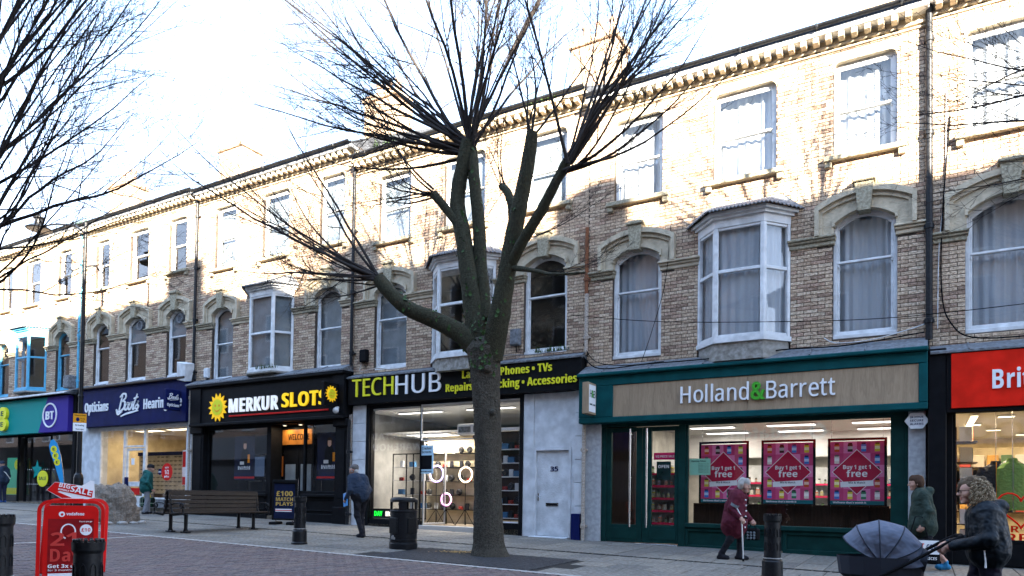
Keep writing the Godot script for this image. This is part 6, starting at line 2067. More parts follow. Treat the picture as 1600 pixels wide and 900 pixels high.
func a_boards() -> void:
	# the red phone company board, cut by the frame, with its arrow topper
	var t := thing("pavement_sign", "red framed pavement sign with a dark red poster and white roundel", "sign", gpos(-9.42, 10.5), 0.95)
	var o := PackedVector2Array()
	var i := PackedVector2Array()
	for q in [[-0.37, -0.02, 0], [-0.37, 0.80, 1], [0.37, 0.80, 2], [0.37, -0.02, 3]]:
		if q[2] == 1 or q[2] == 2:
			var cx: float = q[0] + (0.14 if q[2] == 1 else -0.14)
			var a0 := 180.0 if q[2] == 1 else 90.0
			o.append_array(arc(Vector2(cx, 0.84), Vector2(0.14, 0.14), a0, a0 - 90, 7))
			i.append_array(arc(Vector2(cx, 0.84), Vector2(0.10, 0.10), a0, a0 - 90, 7))
		else:
			o.append(Vector2(q[0], q[1]))
			i.append(Vector2(q[0] * 0.892, q[1]))
	obj("tube_frame", MB.new().band(o, i, -0.02, 0.02), M.red, t)
	obj("rear_frame", MB.new().at(Transform3D(Basis(Vector3.RIGHT, -0.28), Vector3(0, 0.05, -0.22))).band(o, i, -0.02, 0.02), M.red, t)
	var bd := MB.new()
	var pl := v2([-0.30, 0.02, 0.30, 0.02])
	pl.append_array(arc(Vector2(0.22, 0.83), Vector2(0.08, 0.08), 0, 90, 6))
	pl.append_array(arc(Vector2(-0.22, 0.83), Vector2(0.08, 0.08), 90, 180, 6))
	obj("board", bd.prism(pl, -0.012, 0.012), M.red, t)
	painted("red_poster", 96, 160, func(im: Image) -> void:
		var f := FastNoiseLite.new()
		f.frequency = 0.02
		for y in 160:
			for x in 96:
				var k := 0.5 + 0.5 * f.get_noise_2d(x, y)
				im.set_pixel(x, y, Color(0.42 + 0.22 * k, 0.07 + 0.04 * k, 0.08 + 0.04 * k)))
	var pm := mat("red_poster", Color.WHITE, 0.4)
	pm.albedo_texture = tex.red_poster
	var ps := MB.new()
	ps.card(Vector3(-0.25, 0.03, 0.014), Vector3(0.25, 0.03, 0.014), Vector3(0.25, 0.74, 0.014), Vector3(-0.25, 0.74, 0.014))
	var sh := obj("poster_sheet", ps, M.red_poster, t)
	var rd := MB.new().prism(arc(Vector2(-0.105, 0.80), Vector2(0.034, 0.034), 0, 345, 23), 0.012, 0.016)
	obj("roundel", rd, M.sign_white, t)
	obj("roundel_mark", MB.new().prism(arc(Vector2(-0.102, 0.797), Vector2(0.015, 0.017), 0, 340, 17), 0.016, 0.018), M.red, t)
	letters(t, "vodafone", M.sign_white, -0.055, 0.14, 0.785, 0.038, 0.012, 0.004)
	mat("poster_red", lin(0.55, 0.05, 0.04), 0.4)
	letters(t, "21", M.poster_red, -0.22, 0.06, 0.40, 0.17, 0.014, 0.01)
	letters(t, "Days", M.poster_red, -0.22, 0.2, 0.20, 0.16, 0.014, 0.01)
	letters(t, "Get 3x data", M.sign_white, -0.24, 0.16, 0.12, 0.045, 0.014, 0.004)
	letters(t, "for 3 months this", M.sign_white, -0.24, 0.12, 0.08, 0.022, 0.014, 0.004, false)
	slab(t, "offer_panel", M.sign_white, -0.24, 0.15, -0.02, 0.05, 0.013, 0.016, 0.001)
	obj("price_disc", MB.new().prism(arc(Vector2(0.165, 0.60), Vector2(0.068, 0.07), 0, 345, 23), 0.014, 0.018), M.sign_white, t)
	letters(t, "£10", M.poster_red, 0.115, 0.215, 0.578, 0.045, 0.018, 0.003)
	letters(t, "Pay as you go", M.sign_white, 0.09, 0.23, 0.70, 0.016, 0.014, 0.003)
	obj("flame_ring", MB.new().band(arc(Vector2(-0.03, 0.58), Vector2(0.085, 0.10), -50, 250, 22), arc(Vector2(-0.03, 0.58), Vector2(0.07, 0.085), -50, 250, 22), 0.014, 0.018), M.sign_white, t)
	var ar := thing("arrow_sign", "white and red sale arrow standing on top of the red pavement sign", "sign", gpos(-9.42, 10.5) + Vector3(0, 0.965, 0), 0.95)
	ar.rotation.z = 0.0
	slab(ar, "foot", M.red, -0.13, 0.13, 0.0, 0.035, -0.02, 0.02, 0.004)
	obj("panel", MB.new().prism(v2([-0.28, 0.14, -0.19, 0.245, 0.10, 0.20, 0.20, 0.27, 0.24, 0.26, 0.25, 0.05, 0.18, 0.03, -0.12, 0.035]), -0.008, 0.008), M.sign_white, ar)
	obj("red_point", MB.new().prism(v2([-0.275, 0.14, -0.19, 0.242, 0.05, 0.205, -0.16, 0.12, 0.0, 0.045, -0.11, 0.04]), 0.008, 0.010), M.red, ar)
	obj("red_band", MB.new().prism(v2([-0.16, 0.235, -0.13, 0.13, 0.22, 0.05, 0.23, 0.14]), 0.010, 0.012), M.red, ar)
	var tilt := Transform3D(Basis(Vector3(0, 0, 1), -0.22), Vector3(-0.15, 0.17, 0.012))
	letters(ar, "BIG", M.sign_white, 0.0, 0.12, 0.015, 0.055, 0, 0.004, true, "lettering", tilt)
	letters(ar, "BUNDLE", M.sign_white, 0.0, 0.12, -0.025, 0.022, 0, 0.004, true, "lettering", tilt)
	letters(ar, "SALE", M.sign_white, 0.13, 0.37, -0.015, 0.075, 0, 0.004, true, "lettering", tilt)
	# the slots board
	var b := thing("pavement_sign", "black pavement sign with gold lettering outside the black shop", "sign", gpos(-15.6, 1.45), 0.42)
	obj("frame", frame_bars(-0.36, 0.36, 0.12, 1.2, 0.05, -0.03, 0.03), M.matt_black, b)
	slab(b, "header", M.matt_black, -0.34, 0.36, 1.16, 1.26, -0.03, 0.05, 0.02)
	mat("midnight", lin(0.012, 0.018, 0.05), 0.25, {"tex": "stain", "s": 1.0})
	mat("gold", lin(0.55, 0.36, 0.08), 0.35)
	slab(b, "poster_sheet", M.midnight, -0.31, 0.31, 0.17, 1.15, -0.01, 0.012, 0.002)
	letters(b, "£100", M.gold, -0.24, 0.24, 0.80, 0.14, 0.012, 0.004)
	letters(b, "MATCH", M.gold, -0.25, 0.25, 0.66, 0.10, 0.012, 0.004)
	letters(b, "PLAYS", M.gold, -0.25, 0.25, 0.53, 0.10, 0.012, 0.004)
	slab(b, "text_strip", M.sign_white, -0.26, 0.22, 0.36, 0.44, 0.012, 0.014, 0.001)
	slab(b, "text_strip", M.red, -0.26, 0.22, 0.385, 0.41, 0.014, 0.016, 0.001)
	for s in [-1, 1]:
		slab(b, "foot", M.matt_black, s * 0.25 - 0.1, s * 0.25 + 0.1, -0.03, 0.08, -0.25, 0.25, 0.03)
		obj("spring", MB.new().rod(Vector3(s * 0.25, 0.06, 0), Vector3(s * 0.25, 0.16, 0), 0.025), M.steel, b)

func lamp_column() -> void:
	var p := gpos(-26.0, 1.5)
	var t := thing("street_lamp", "tall black street lamp column with a parking plate on its shaft", "street lamp", p)
	obj("base", MB.new().lathe(v2([0.0, -0.05, 0.20, -0.05, 0.20, 0.05, 0.17, 0.1, 0.155, 1.15, 0.13, 1.25, 0.09, 1.32, 0.085, 1.4]), 16), M.iron, t)
	obj("shaft", MB.new().lathe(v2([0.085, 1.4, 0.075, 4.0, 0.09, 4.02, 0.09, 4.08, 0.07, 4.1, 0.055, 10.3, 0.0, 10.32]), 14), M.iron, t)
	obj("arm", MB.new().tube(PackedVector3Array([Vector3(0, 9.9, 0), Vector3(-0.5, 10.25, 0.1), Vector3(-1.3, 10.4, 0.3), Vector3(-2.0, 10.4, 0.45)]), PackedFloat32Array([0.045, 0.04, 0.035, 0.03]), 8), M.iron, t)
	var h := MB.new().at(Transform3D(Basis(), Vector3(-2.2, 10.25, 0.5)))
	h.lathe(v2([0.0, 0.0, 0.40, 0.02, 0.44, 0.06, 0.30, 0.16, 0.16, 0.22, 0.14, 0.42, 0.20, 0.44, 0.20, 0.48, 0.06, 0.52, 0.05, 0.60, 0.0, 0.62]), 14)
	obj("lantern", h, M.iron, t)
	var s := thing("parking_plate", "orange and white pedestrian zone plate fixed to the street lamp", "sign", p + Vector3(0.08, 2.85, 0.06), 0.95)
	s.scale = Vector3(0.62, 0.8, 0.62)
	mat("plate_orange", lin(0.72, 0.30, 0.015), 0.4)
	slab(s, "orange_plate", M.plate_orange, -0.33, 0.33, 0.32, 0.72, 0, 0.012, 0.004)
	slab(s, "white_plate", M.sign_white, -0.33, 0.33, -0.06, 0.31, 0, 0.012, 0.004)
	letters(s, "Pedestrian Zone", M.matt_black, -0.27, 0.27, 0.62, 0.06, 0.012, 0.003)
	obj("roundel", MB.new().prism(arc(Vector2(-0.1, 0.46), Vector2(0.09, 0.09), 0, 345, 19), 0.012, 0.016), M.navy, s)
	letters(s, "At any", M.matt_black, 0.02, 0.26, 0.47, 0.06, 0.012, 0.003)
	letters(s, "time", M.matt_black, 0.05, 0.22, 0.37, 0.06, 0.012, 0.003)
	letters(s, "No loading", M.matt_black, -0.22, 0.22, 0.17, 0.07, 0.012, 0.003)
	letters(s, "10am-4pm", M.matt_black, -0.2, 0.2, 0.0, 0.06, 0.012, 0.003)

func feather_flag() -> void:
	var t := thing("feather_flag", "light blue feather flag with yellow discs outside the far left shop", "flag", gpos(-27.75, 1.2), 0.9)
	mat("flag_blue", lin(0.03, 0.30, 0.62), 0.7)
	var m := MB.new().prism(v2([0.08, 0.45, -0.02, 0.95, -0.22, 1.65, -0.36, 2.05, -0.40, 2.30, -0.36, 2.50, -0.27, 2.55, -0.16, 2.42, -0.03, 1.95, 0.06, 1.3, 0.14, 0.5]), -0.005, 0.005)
	obj("sail", m, M.flag_blue, t)
	for k in 3:
		obj("yellow_disc", MB.new().prism(arc(Vector2(-0.25 + k * 0.06, 2.18 - k * 0.24), Vector2(0.10, 0.13), 0, 340, 17), 0.005, 0.009), M.sign_yellow, t)
		letters(t, "E", M.teal, -0.29 + k * 0.06, -0.21 + k * 0.06, 2.13 - k * 0.24, 0.10, 0.009, 0.003)
	obj("pole", MB.new().tube(PackedVector3Array([Vector3(0.15, 0.0, 0), Vector3(0.15, 0.6, 0), Vector3(0.07, 1.35, 0), Vector3(-0.02, 1.95, 0), Vector3(-0.15, 2.45, 0), Vector3(-0.28, 2.58, 0)]), PackedFloat32Array([0.016, 0.014, 0.012, 0.01, 0.008, 0.006]), 6), M.steel, t)
	obj("base", MB.new().cbox(Vector3(-0.15, -0.03, -0.25), Vector3(0.45, 0.03, 0.25), 0.01), M.matt_black, t)

func cable(label: String, pts: Array, rad := 0.009, m := "matt_black", group := "") -> void:
	var p := PackedVector3Array()
	var r := PackedFloat32Array()
	for k in pts.size() - 1:
		var a: Vector3 = pts[k]
		var b: Vector3 = pts[k + 1]
		for i in 6:
			p.append(a.cubic_interpolate(b, pts[maxi(k - 1, 0)], pts[mini(k + 2, pts.size() - 1)], i / 6.0))
			r.append(rad)
	p.append(pts[pts.size() - 1])
	r.append(rad)
	tag(obj("cable", MB.new().tube(p, r, 6), M[m]), label, "cable", group)

func drainpipe(i: int, x: float, y0: float, y1: float, m: String, z := 0.09, rad := 0.05) -> void:
	var b := part_of(i)
	var d := MB.new()
	d.rod(Vector3(x, y0, z), Vector3(x, y1, z), rad, 12)
	var y := y0 + 0.3
	while y < y1:
		d.lathe(v2([rad, 0, rad + 0.018, 0.01, rad + 0.018, 0.10, rad, 0.11]), 12, Vector3(x, y, z))
		d.cbox(Vector3(x - 0.09, y + 0.03, -0.02), Vector3(x + 0.09, y + 0.08, z), 0.006)
		y += 1.8
	obj("drainpipe", d, M[m], b)

func wall_box(called: String, label: String, cat: String, p: Vector3, s: Vector3, m: String, lid := true) -> Node3D:
	var t := thing(called, label, cat, p)
	slab(t, "case", M[m], -s.x / 2, s.x / 2, 0, s.y, -0.01, s.z, 0.02)
	if lid:
		slab(t, "lid", M[m], -s.x / 2 + 0.02, s.x / 2 - 0.02, 0.03, s.y - 0.03, s.z, s.z + 0.012, 0.008)
	obj("conduit", MB.new().rod(Vector3(0, 0, 0.03), Vector3(0.02, -0.16, 0.03), 0.012).rod(Vector3(s.x * 0.3, 0, 0.03), Vector3(s.x * 0.34, -0.13, 0.03), 0.008), M.matt_black, t)
	return t

func build_furniture() -> void:
	bollard(gpos(-10.83, 5.34), "black castle topped bollard between the bench and the litter bin")
	bollard(gpos(-1.92, 4.59), "black castle topped bollard in front of the teal fronted window")
	bollard(gpos(-5.5, 12.45), "near black bollard standing in front of the red pavement sign", 0.87)
	bollard(gpos(-7.86, 12.0), "near black bollard cut by the left edge of the picture", 0.95)
	bench()
	litter_bin()
	boulder()
	a_boards()
	lamp_column()
	feather_flag()
	drainpipe(4, 0.08, 4.2, 10.6, "pipe", 0.09, 0.06)
	drainpipe(3, -6.98, 4.6, 6.0, "pale_pipe", 0.09, 0.045)
	drainpipe(3, -6.99, 6.0, 7.6, "rust", 0.09, 0.045)
	drainpipe(3, -6.98, 0.1, 2.85, "pale_pipe", 0.16, 0.045)
	drainpipe(2, -14.48, 4.9, 11.2, "pipe", 0.09, 0.05)
	drainpipe(1, -21.72, 4.9, 11.3, "pipe", 0.09, 0.05)
	drainpipe(1, -21.75, 0.4, 4.6, "pale_pipe", 0.16, 0.04)
	drainpipe(0, -28.9, 5.1, 11.4, "sky_blue", 0.09, 0.045)
	drainpipe(2, -14.44, 0.2, 3.3, "pipe", 0.16, 0.045)
	var al := thing("alarm_box", "white hexagonal alarm box at the right end of the teal fascia", "alarm box", Vector3(-0.12, 2.66, 0.11))
	obj("case", MB.new().prism(arc(Vector2(0, 0), Vector2(0.20, 0.17), 0, 300, 5), 0.0, 0.09), M.white, al)
	for k in 3:
		letters(al, ["24 HOUR", "SECURE", "ALARMS"][k], M.navy, -0.11, 0.11, 0.05 - k * 0.065, 0.04, 0.09, 0.003)
	wall_box("junction_box", "black junction box on the brick beside the drainpipe above the phone shop", "junction box", Vector3(-14.0, 4.95, 0.0), Vector3(0.26, 0.36, 0.14), "matt_black")
	wall_box("alarm_box", "small white alarm box above the left end of the black fascia", "alarm box", Vector3(-21.05, 5.0, 0.0), Vector3(0.22, 0.34, 0.10), "white")
	wall_box("junction_box", "grey cable box behind the tree trunk above the phone shop", "junction box", Vector3(-8.95, 4.95, 0.0), Vector3(0.28, 0.42, 0.12), "lead")
	wall_box("junction_box", "weathered grey box above the join of the two left shops", "junction box", Vector3(-29.15, 5.15, 0.1), Vector3(0.42, 0.5, 0.3), "lead")
	var fb := thing("projector_box", "tilted white floodlight box over the end of the navy fascia", "floodlight", Vector3(-21.98, 4.95, 0.22))
	var fm := MB.new().at(Transform3D(Basis(Vector3(0, 0, 1), -0.2) * Basis(Vector3.RIGHT, 0.15), Vector3.ZERO))
	fm.cbox(Vector3(-0.24, 0.0, -0.2), Vector3(0.24, 0.62, 0.16), 0.02)
	obj("case", fm, M.white, fb)
	obj("bracket", MB.new().rod(Vector3(0.2, 0.3, -0.22), Vector3(0.24, 0.3, 0.0), 0.02), M.pipe, fb)
	var cc := thing("camera_dome", "small white dome camera under the right end of the black fascia", "camera", Vector3(-14.72, 3.55, 0.36))
	obj("dome", MB.new().blob(Vector3(0, 0, 0.06), Vector3(0.09, 0.09, 0.09), 14, 10), M.white, cc)
	obj("mount", MB.new().cbox(Vector3(-0.06, 0.04, -0.02), Vector3(0.06, 0.11, 0.08), 0.01), M.white, cc)
	var a := Vector3(-7.05, 4.5, 0.12)
	cable("black cable sagging along the lead ledge above the teal sign", [a, Vector3(-6.5, 4.12, 0.38), Vector3(-5.4, 4.14, 0.34), Vector3(-3.9, 4.15, 0.30), Vector3(-2.5, 4.22, 0.22), Vector3(-1.3, 4.20, 0.22), Vector3(0.0, 4.34, 0.12)], 0.014)
	cable("second black cable looping above the left part of the teal sign", [Vector3(-7.05, 4.8, 0.1), Vector3(-6.7, 4.34, 0.16), Vector3(-5.9, 4.16, 0.3), Vector3(-5.0, 4.18, 0.28)], 0.010)
	cable("white cable curling over the ledge below the right arched window", [Vector3(-1.75, 4.42, 0.03), Vector3(-1.5, 4.28, 0.12), Vector3(-0.9, 4.28, 0.14), Vector3(-0.3, 4.42, 0.06), Vector3(0.0, 4.5, 0.08)], 0.009, "white")
	cable("thin black cable strung across the brick front at window height", [Vector3(-7.4, 5.55, 0.06), Vector3(-5.2, 5.08, 0.35), Vector3(-2.6, 4.72, 0.62), Vector3(-0.4, 4.62, 0.35), Vector3(2.4, 4.72, 0.05)], 0.008)
	cable("black cable dropping past the left net curtained window", [Vector3(-4.95, 7.3, 0.05), Vector3(-5.05, 6.0, 0.1), Vector3(-5.35, 4.9, 0.12), Vector3(-5.55, 4.24, 0.2)], 0.007)
	cable("black cable hanging beside the right drainpipe", [Vector3(0.42, 8.4, 0.02), Vector3(0.30, 6.6, 0.03), Vector3(0.28, 5.2, 0.03), Vector3(0.42, 4.5, 0.05), Vector3(0.9, 4.12, 0.2), Vector3(2.5, 4.12, 0.2)], 0.014)
	cable("white cable beside the right drainpipe", [Vector3(0.36, 8.9, 0.02), Vector3(0.34, 7.2, 0.02), Vector3(0.24, 5.9, 0.02), Vector3(0.22, 4.4, 0.04)], 0.009, "white")
	cable("pale cables looping under the black junction box", [Vector3(-14.1, 4.9, 0.06), Vector3(-14.0, 4.66, 0.2), Vector3(-13.5, 4.72, 0.12), Vector3(-12.9, 4.64, 0.16), Vector3(-12.4, 4.68, 0.1)], 0.012, "pale_pipe")
	cable("grey cable lying along the ledge above the phone shop", [Vector3(-10.0, 4.64, 0.12), Vector3(-9.2, 4.72, 0.1), Vector3(-8.4, 4.66, 0.14), Vector3(-7.4, 4.72, 0.1)], 0.012, "lead")
	cable("black cable running down the brick beside the vent windows", [Vector3(-24.5, 8.7, 0.03), Vector3(-24.52, 7.8, 0.03), Vector3(-24.5, 7.2, 0.03)], 0.02)
	# weeds on ledges
	for q in [[-13.2, 10.95, 0.32, "tuft of weeds growing in the gutter left of the tree"], [-8.2, 10.9, 0.32, "tuft of weeds growing in the gutter right of the tree"], [-17.6, 5.0, 0.5, "small weeds on the sill of the frosted bay"], [-7.9, 4.72, 0.12, "ivy sprig on the ledge under the dark arched window"], [0.5, 10.78, 0.32, "green weeds in the gutter at the top right corner"], [-28.6, 11.55, 0.32, "green weeds in the gutter above the navy shop's left end"]]:
		var wd := thing("weed_tuft", q[3], "plant", Vector3(q[0], q[1], q[2]))
		var m := MB.new()
		for k in 70:
			m.x = Transform3D(Basis(Vector3.UP, rng.randf() * TAU) * Basis(Vector3.RIGHT, rng.randf_range(-0.7, 0.7)), Vector3(rng.randf_range(-0.45, 0.45), -0.02, rng.randf_range(-0.06, 0.06)))
			var h := rng.randf_range(0.08, 0.2) * (1.7 if q[1] > 9.0 else 1.0)
			m.tri(Vector3(-0.014, 0, 0), Vector3(0.014, 0, 0), Vector3(0.02, h, 0.02))
		obj("blades", m, M.leaf, wd)
	var pud := thing("leaf_patch", "patch of wet yellow leaves in the tree pit left of the trunk", "leaves", gpos(-7.55, 4.55))
	var lm := MB.new()
	for k in 120:
		lm.x = Transform3D(Basis(Vector3.UP, rng.randf() * TAU), Vector3(rng.randfn(0, 0.2), 0.008 + 0.0004 * k / 10.0 - SX * 0, rng.randfn(0, 0.14)))
		lm.quad(Vector3(-0.03, 0, 0), Vector3(0, 0.004, 0.02), Vector3(0.035, 0, 0), Vector3(0, 0.005, -0.02), Vector3.UP)
	obj("leaves", lm, mat("dead_leaf", lin(0.36, 0.22, 0.06), 0.6), pud).set_meta("kind", "stuff")

# ---------------------------------------------------------------- people: joints and bones joined into one smooth surface
func skin_over(bones: Array, cell: float, k: float, cols: Array, fold := 0.0) -> MB:
	# bones are [from, to, radius, radius, colour index, optional squash]; surface nets over the smooth union of tapered capsules
	var lo := Vector3.INF
	var hi := -Vector3.INF
	for b in bones:
		for e in [[b[0], b[2]], [b[1], b[3]]]:
			var rr: Vector3 = Vector3.ONE * (e[1] + k + cell * 2.0)
			lo = lo.min(e[0] - rr)
			hi = hi.max(e[0] + rr)
	var nx := int((hi.x - lo.x) / cell) + 2
	var ny := int((hi.y - lo.y) / cell) + 2
	var nz := int((hi.z - lo.z) / cell) + 2
	var f := PackedFloat32Array()
	f.resize(nx * ny * nz)
	f.fill(1.0)
	var near := PackedFloat32Array()
	near.resize(nx * ny * nz)
	near.fill(9.0)
	var ci := PackedByteArray()
	ci.resize(nx * ny * nz)
	var wr := FastNoiseLite.new()
	wr.frequency = 1.0
	wr.seed = 3
	for b in bones:
		var a: Vector3 = b[0]
		var d: Vector3 = b[1] - a
		var dd := maxf(d.length_squared(), 0.000001)
		var reach: float = maxf(b[2], b[3]) + k + cell * 2.0
		var mn := a.min(b[1]) - Vector3.ONE * reach
		var mx := a.max(b[1]) + Vector3.ONE * reach
		var r0: float = b[2]
		var r1: float = b[3]
		var col: int = b[4]
		for z in range(maxi(0, int((mn.z - lo.z) / cell)), mini(nz, int((mx.z - lo.z) / cell) + 2)):
			for y in range(maxi(0, int((mn.y - lo.y) / cell)), mini(ny, int((mx.y - lo.y) / cell) + 2)):
				var at := (z * ny + y) * nx
				for x in range(maxi(0, int((mn.x - lo.x) / cell)), mini(nx, int((mx.x - lo.x) / cell) + 2)):
					var p := lo + Vector3(x, y, z) * cell
					var t := clampf((p - a).dot(d) / dd, 0.0, 1.0)
					var s := (p - a - d * t).length() - lerpf(r0, r1, t)
					var i := at + x
					if s < near[i]:
						near[i] = s
						ci[i] = col
					var o := f[i]
					var h := maxf(k - absf(o - s), 0.0) / k
					f[i] = minf(o, s) - h * h * k * 0.25
	if fold > 0.0:
		for z in nz:
			for y in ny:
				for x in nx:
					var i := (z * ny + y) * nx + x
					if absf(f[i]) < cell * 3.0 and ci[i] < 2:
						var p := lo + Vector3(x, y, z) * cell
						f[i] += fold * (wr.get_noise_3d(p.x * 7.0, p.y * 5.0, p.z * 7.0) + 0.6 * wr.get_noise_3d(p.x * 16.0, p.y * 9.0, p.z * 16.0))
	var m := MB.new()
	m.tinted = true
	var vid := {}
	var vp := PackedVector3Array()
	var vn := PackedVector3Array()
	var vc := PackedColorArray()
	var sx := 1
	var sy := nx
	var sz := nx * ny
	var corner := [0, sx, sy, sx + sy, sz, sx + sz, sy + sz, sx + sy + sz]
	var off := [Vector3(0, 0, 0), Vector3(1, 0, 0), Vector3(0, 1, 0), Vector3(1, 1, 0), Vector3(0, 0, 1), Vector3(1, 0, 1), Vector3(0, 1, 1), Vector3(1, 1, 1)]
	var edges := [[0, 1], [2, 3], [4, 5], [6, 7], [0, 2], [1, 3], [4, 6], [5, 7], [0, 4], [1, 5], [2, 6], [3, 7]]
	for z in nz - 1:
		for y in ny - 1:
			for x in nx - 1:
				var i := (z * ny + y) * nx + x
				var first := f[i] < 0.0
				var mixed := false
				for c in 7:
					if (f[i + corner[c + 1]] < 0.0) != first:
						mixed = true
						break
				if not mixed:
					continue
				var sum := Vector3.ZERO
				var n := 0
				for e in edges:
					var fa := f[i + corner[e[0]]]
					var fb := f[i + corner[e[1]]]
					if (fa < 0.0) != (fb < 0.0):
						sum += off[e[0]].lerp(off[e[1]], fa / (fa - fb))
						n += 1
				var q := sum / n
				var g := Vector3.ZERO
				for c in 8:
					g += f[i + corner[c]] * (off[c] * 2.0 - Vector3.ONE)
				vid[i] = vp.size()
				vp.append(lo + (Vector3(x, y, z) + q) * cell)
				vn.append(g.normalized())
				var best := 0
				for c in 8:
					if near[i + corner[c]] < near[i + corner[best]]:
						best = c
				vc.append(cols[ci[i + corner[best]]])
	for z in range(1, nz - 1):
		for y in range(1, ny - 1):
			for x in range(1, nx - 1):
				var i := (z * ny + y) * nx + x
				var a := f[i] < 0.0
				for e in [[sx, sy, sz], [sy, sz, sx], [sz, sx, sy]]:
					if a == (f[i + e[0]] < 0.0):
						continue
					var q := [i - e[1] - e[2], i - e[2], i, i - e[1]]
					if not (vid.has(q[0]) and vid.has(q[1]) and vid.has(q[2]) and vid.has(q[3])):
						continue
					var order := [0, 2, 1, 0, 3, 2] if a else [0, 1, 2, 0, 2, 3]
					for o in order:
						var w: int = vid[q[o]]
						m.v.append(vp[w])
						m.n.append(vn[w])
						m.c.append(vc[w])
						m.t.append(Vector2.ZERO)
	return m

func V(x: float, y: float, z: float) -> Vector3:
	return Vector3(x, y, z)

func arm(bones: Array, sh: Vector3, el: Vector3, wr: Vector3, ra: float, sleeve: int, skin: int, grip: Vector3) -> void:
	bones.append([sh, el, ra, ra * 0.86, sleeve])
	bones.append([el, wr, ra * 0.86, ra * 0.70, sleeve])
	var d := (wr - el).normalized()
	var palm := wr + d * 0.05
	bones.append([wr, palm + d * 0.02, 0.027, 0.033, skin])
	var across := d.cross(grip).normalized()
	for k in 4:  # curled fingers
		var root := palm + d * 0.03 + across * (k - 1.5) * 0.019
		var l: float = [0.036, 0.042, 0.039, 0.031][k]
		var knee := root + (d * 0.7 + grip * 0.7).normalized() * l
		bones.append([root, knee, 0.0105, 0.0095, skin])
		bones.append([knee, knee + (grip - d * 0.35).normalized() * l * 0.8, 0.0095, 0.0085, skin])
	var th := palm - d * 0.01 - across * 0.03
	bones.append([th, th + (d * 0.5 + grip * 0.8).normalized() * 0.045, 0.0125, 0.0105, skin])

func leg(bones: Array, hip: Vector3, knee: Vector3, ank: Vector3, toe: Vector3, rt: float, cloth: int, shoe: int, shank := -1) -> void:
	bones.append([hip, knee, rt, rt * 0.72, cloth])
	bones.append([knee, ank, rt * 0.70, rt * (0.56 if shank < 0 else 0.42), cloth if shank < 0 else shank])
	var d := (toe - ank) * Vector3(1, 0, 1)
	d = d.normalized()
	var y := minf(toe.y, ank.y - 0.055)
	bones.append([V(ank.x, y, ank.z) - d * 0.05, V(ank.x, y, ank.z) + d * 0.09, 0.042, 0.044, shoe])
	bones.append([V(ank.x, y, ank.z) + d * 0.07, toe, 0.044, 0.034, shoe])
	bones.append([ank, V(ank.x, y + 0.01, ank.z), 0.043, 0.042, shoe])

func head_mesh(c: Vector3, fwd: Vector3, skin: Color, parent: Node, mcl: Material, s := 1.0) -> void:
	# a head of its own finer grid: skull, jaw, brow, nose, lips, chin, ears
	var up := Vector3.UP
	var sd := up.cross(fwd).normalized()
	up = fwd.cross(sd).normalized()
	var P := func(x: float, y: float, z: float) -> Vector3: return c + (sd * x + up * y + fwd * z) * s
	var b := [
		[P.call(0, 0.035, -0.02), P.call(0, 0.03, 0.02), 0.092 * s, 0.086 * s, 2],
		[P.call(0, -0.02, 0.03), P.call(0, -0.075, 0.05), 0.066 * s, 0.046 * s, 2],
		[P.call(-0.04, -0.02, 0.05), P.call(0.04, -0.02, 0.05), 0.042 * s, 0.042 * s, 2],
		[P.call(-0.03, 0.026, 0.082), P.call(0.03, 0.026, 0.082), 0.018 * s, 0.018 * s, 2],
		[P.call(0, 0.012, 0.098), P.call(0, -0.022, 0.118), 0.010 * s, 0.015 * s, 2],
		[P.call(-0.012, -0.026, 0.106), P.call(0.012, -0.026, 0.106), 0.010 * s, 0.010 * s, 2],
		[P.call(-0.018, -0.056, 0.094), P.call(0.018, -0.056, 0.094), 0.008 * s, 0.008 * s, 3],
		[P.call(-0.016, -0.066, 0.092), P.call(0.016, -0.066, 0.092), 0.008 * s, 0.008 * s, 3],
		[P.call(-0.01, -0.098, 0.078), P.call(0.01, -0.098, 0.078), 0.020 * s, 0.020 * s, 2],
		[P.call(0, -0.08, -0.03), P.call(0, -0.17, -0.045), 0.055 * s, 0.060 * s, 2]]
	for e in [-1.0, 1.0]:
		b.append([P.call(e * 0.088, 0.012, -0.012), P.call(e * 0.093, -0.03, -0.006), 0.012 * s, 0.009 * s, 2])
		b.append([P.call(e * 0.034, 0.006, 0.088), P.call(e * 0.034, 0.005, 0.090), 0.0125 * s, 0.0125 * s, 4])
	obj("head", skin_over(b, 0.0085, 0.014, [skin, skin, skin, skin * Color(0.75, 0.5, 0.5), skin * Color(0.45, 0.42, 0.42)]), mcl, parent)

func hair_mesh(c: Vector3, fwd: Vector3, colour: Color, bones: Array, parent: Node, called := "hair", cell := 0.012, fold := 0.008) -> void:
	var sd := Vector3.UP.cross(fwd).normalized()
	var up := fwd.cross(sd).normalized()
	var out := []
	for b in bones:
		out.append([c + sd * b[0].x + up * b[0].y + fwd * b[0].z, c + sd * b[1].x + up * b[1].y + fwd * b[1].z, b[2], b[3], 0])
	obj(called, skin_over(out, cell, 0.02, [colour], fold), M.hair, parent)

func person(label: String, at: Vector3, turn: float) -> Node3D:
	return thing("person", label, "person", at, turn)

func short_hair() -> Array:
	return [[V(0, 0.06, -0.03), V(0, 0.065, 0.025), 0.096, 0.086], [V(-0.055, 0.02, -0.03), V(-0.05, -0.03, -0.045), 0.06, 0.05], [V(0.055, 0.02, -0.03), V(0.05, -0.03, -0.045), 0.06, 0.05], [V(0, 0.0, -0.06), V(0, -0.06, -0.06), 0.07, 0.055]]

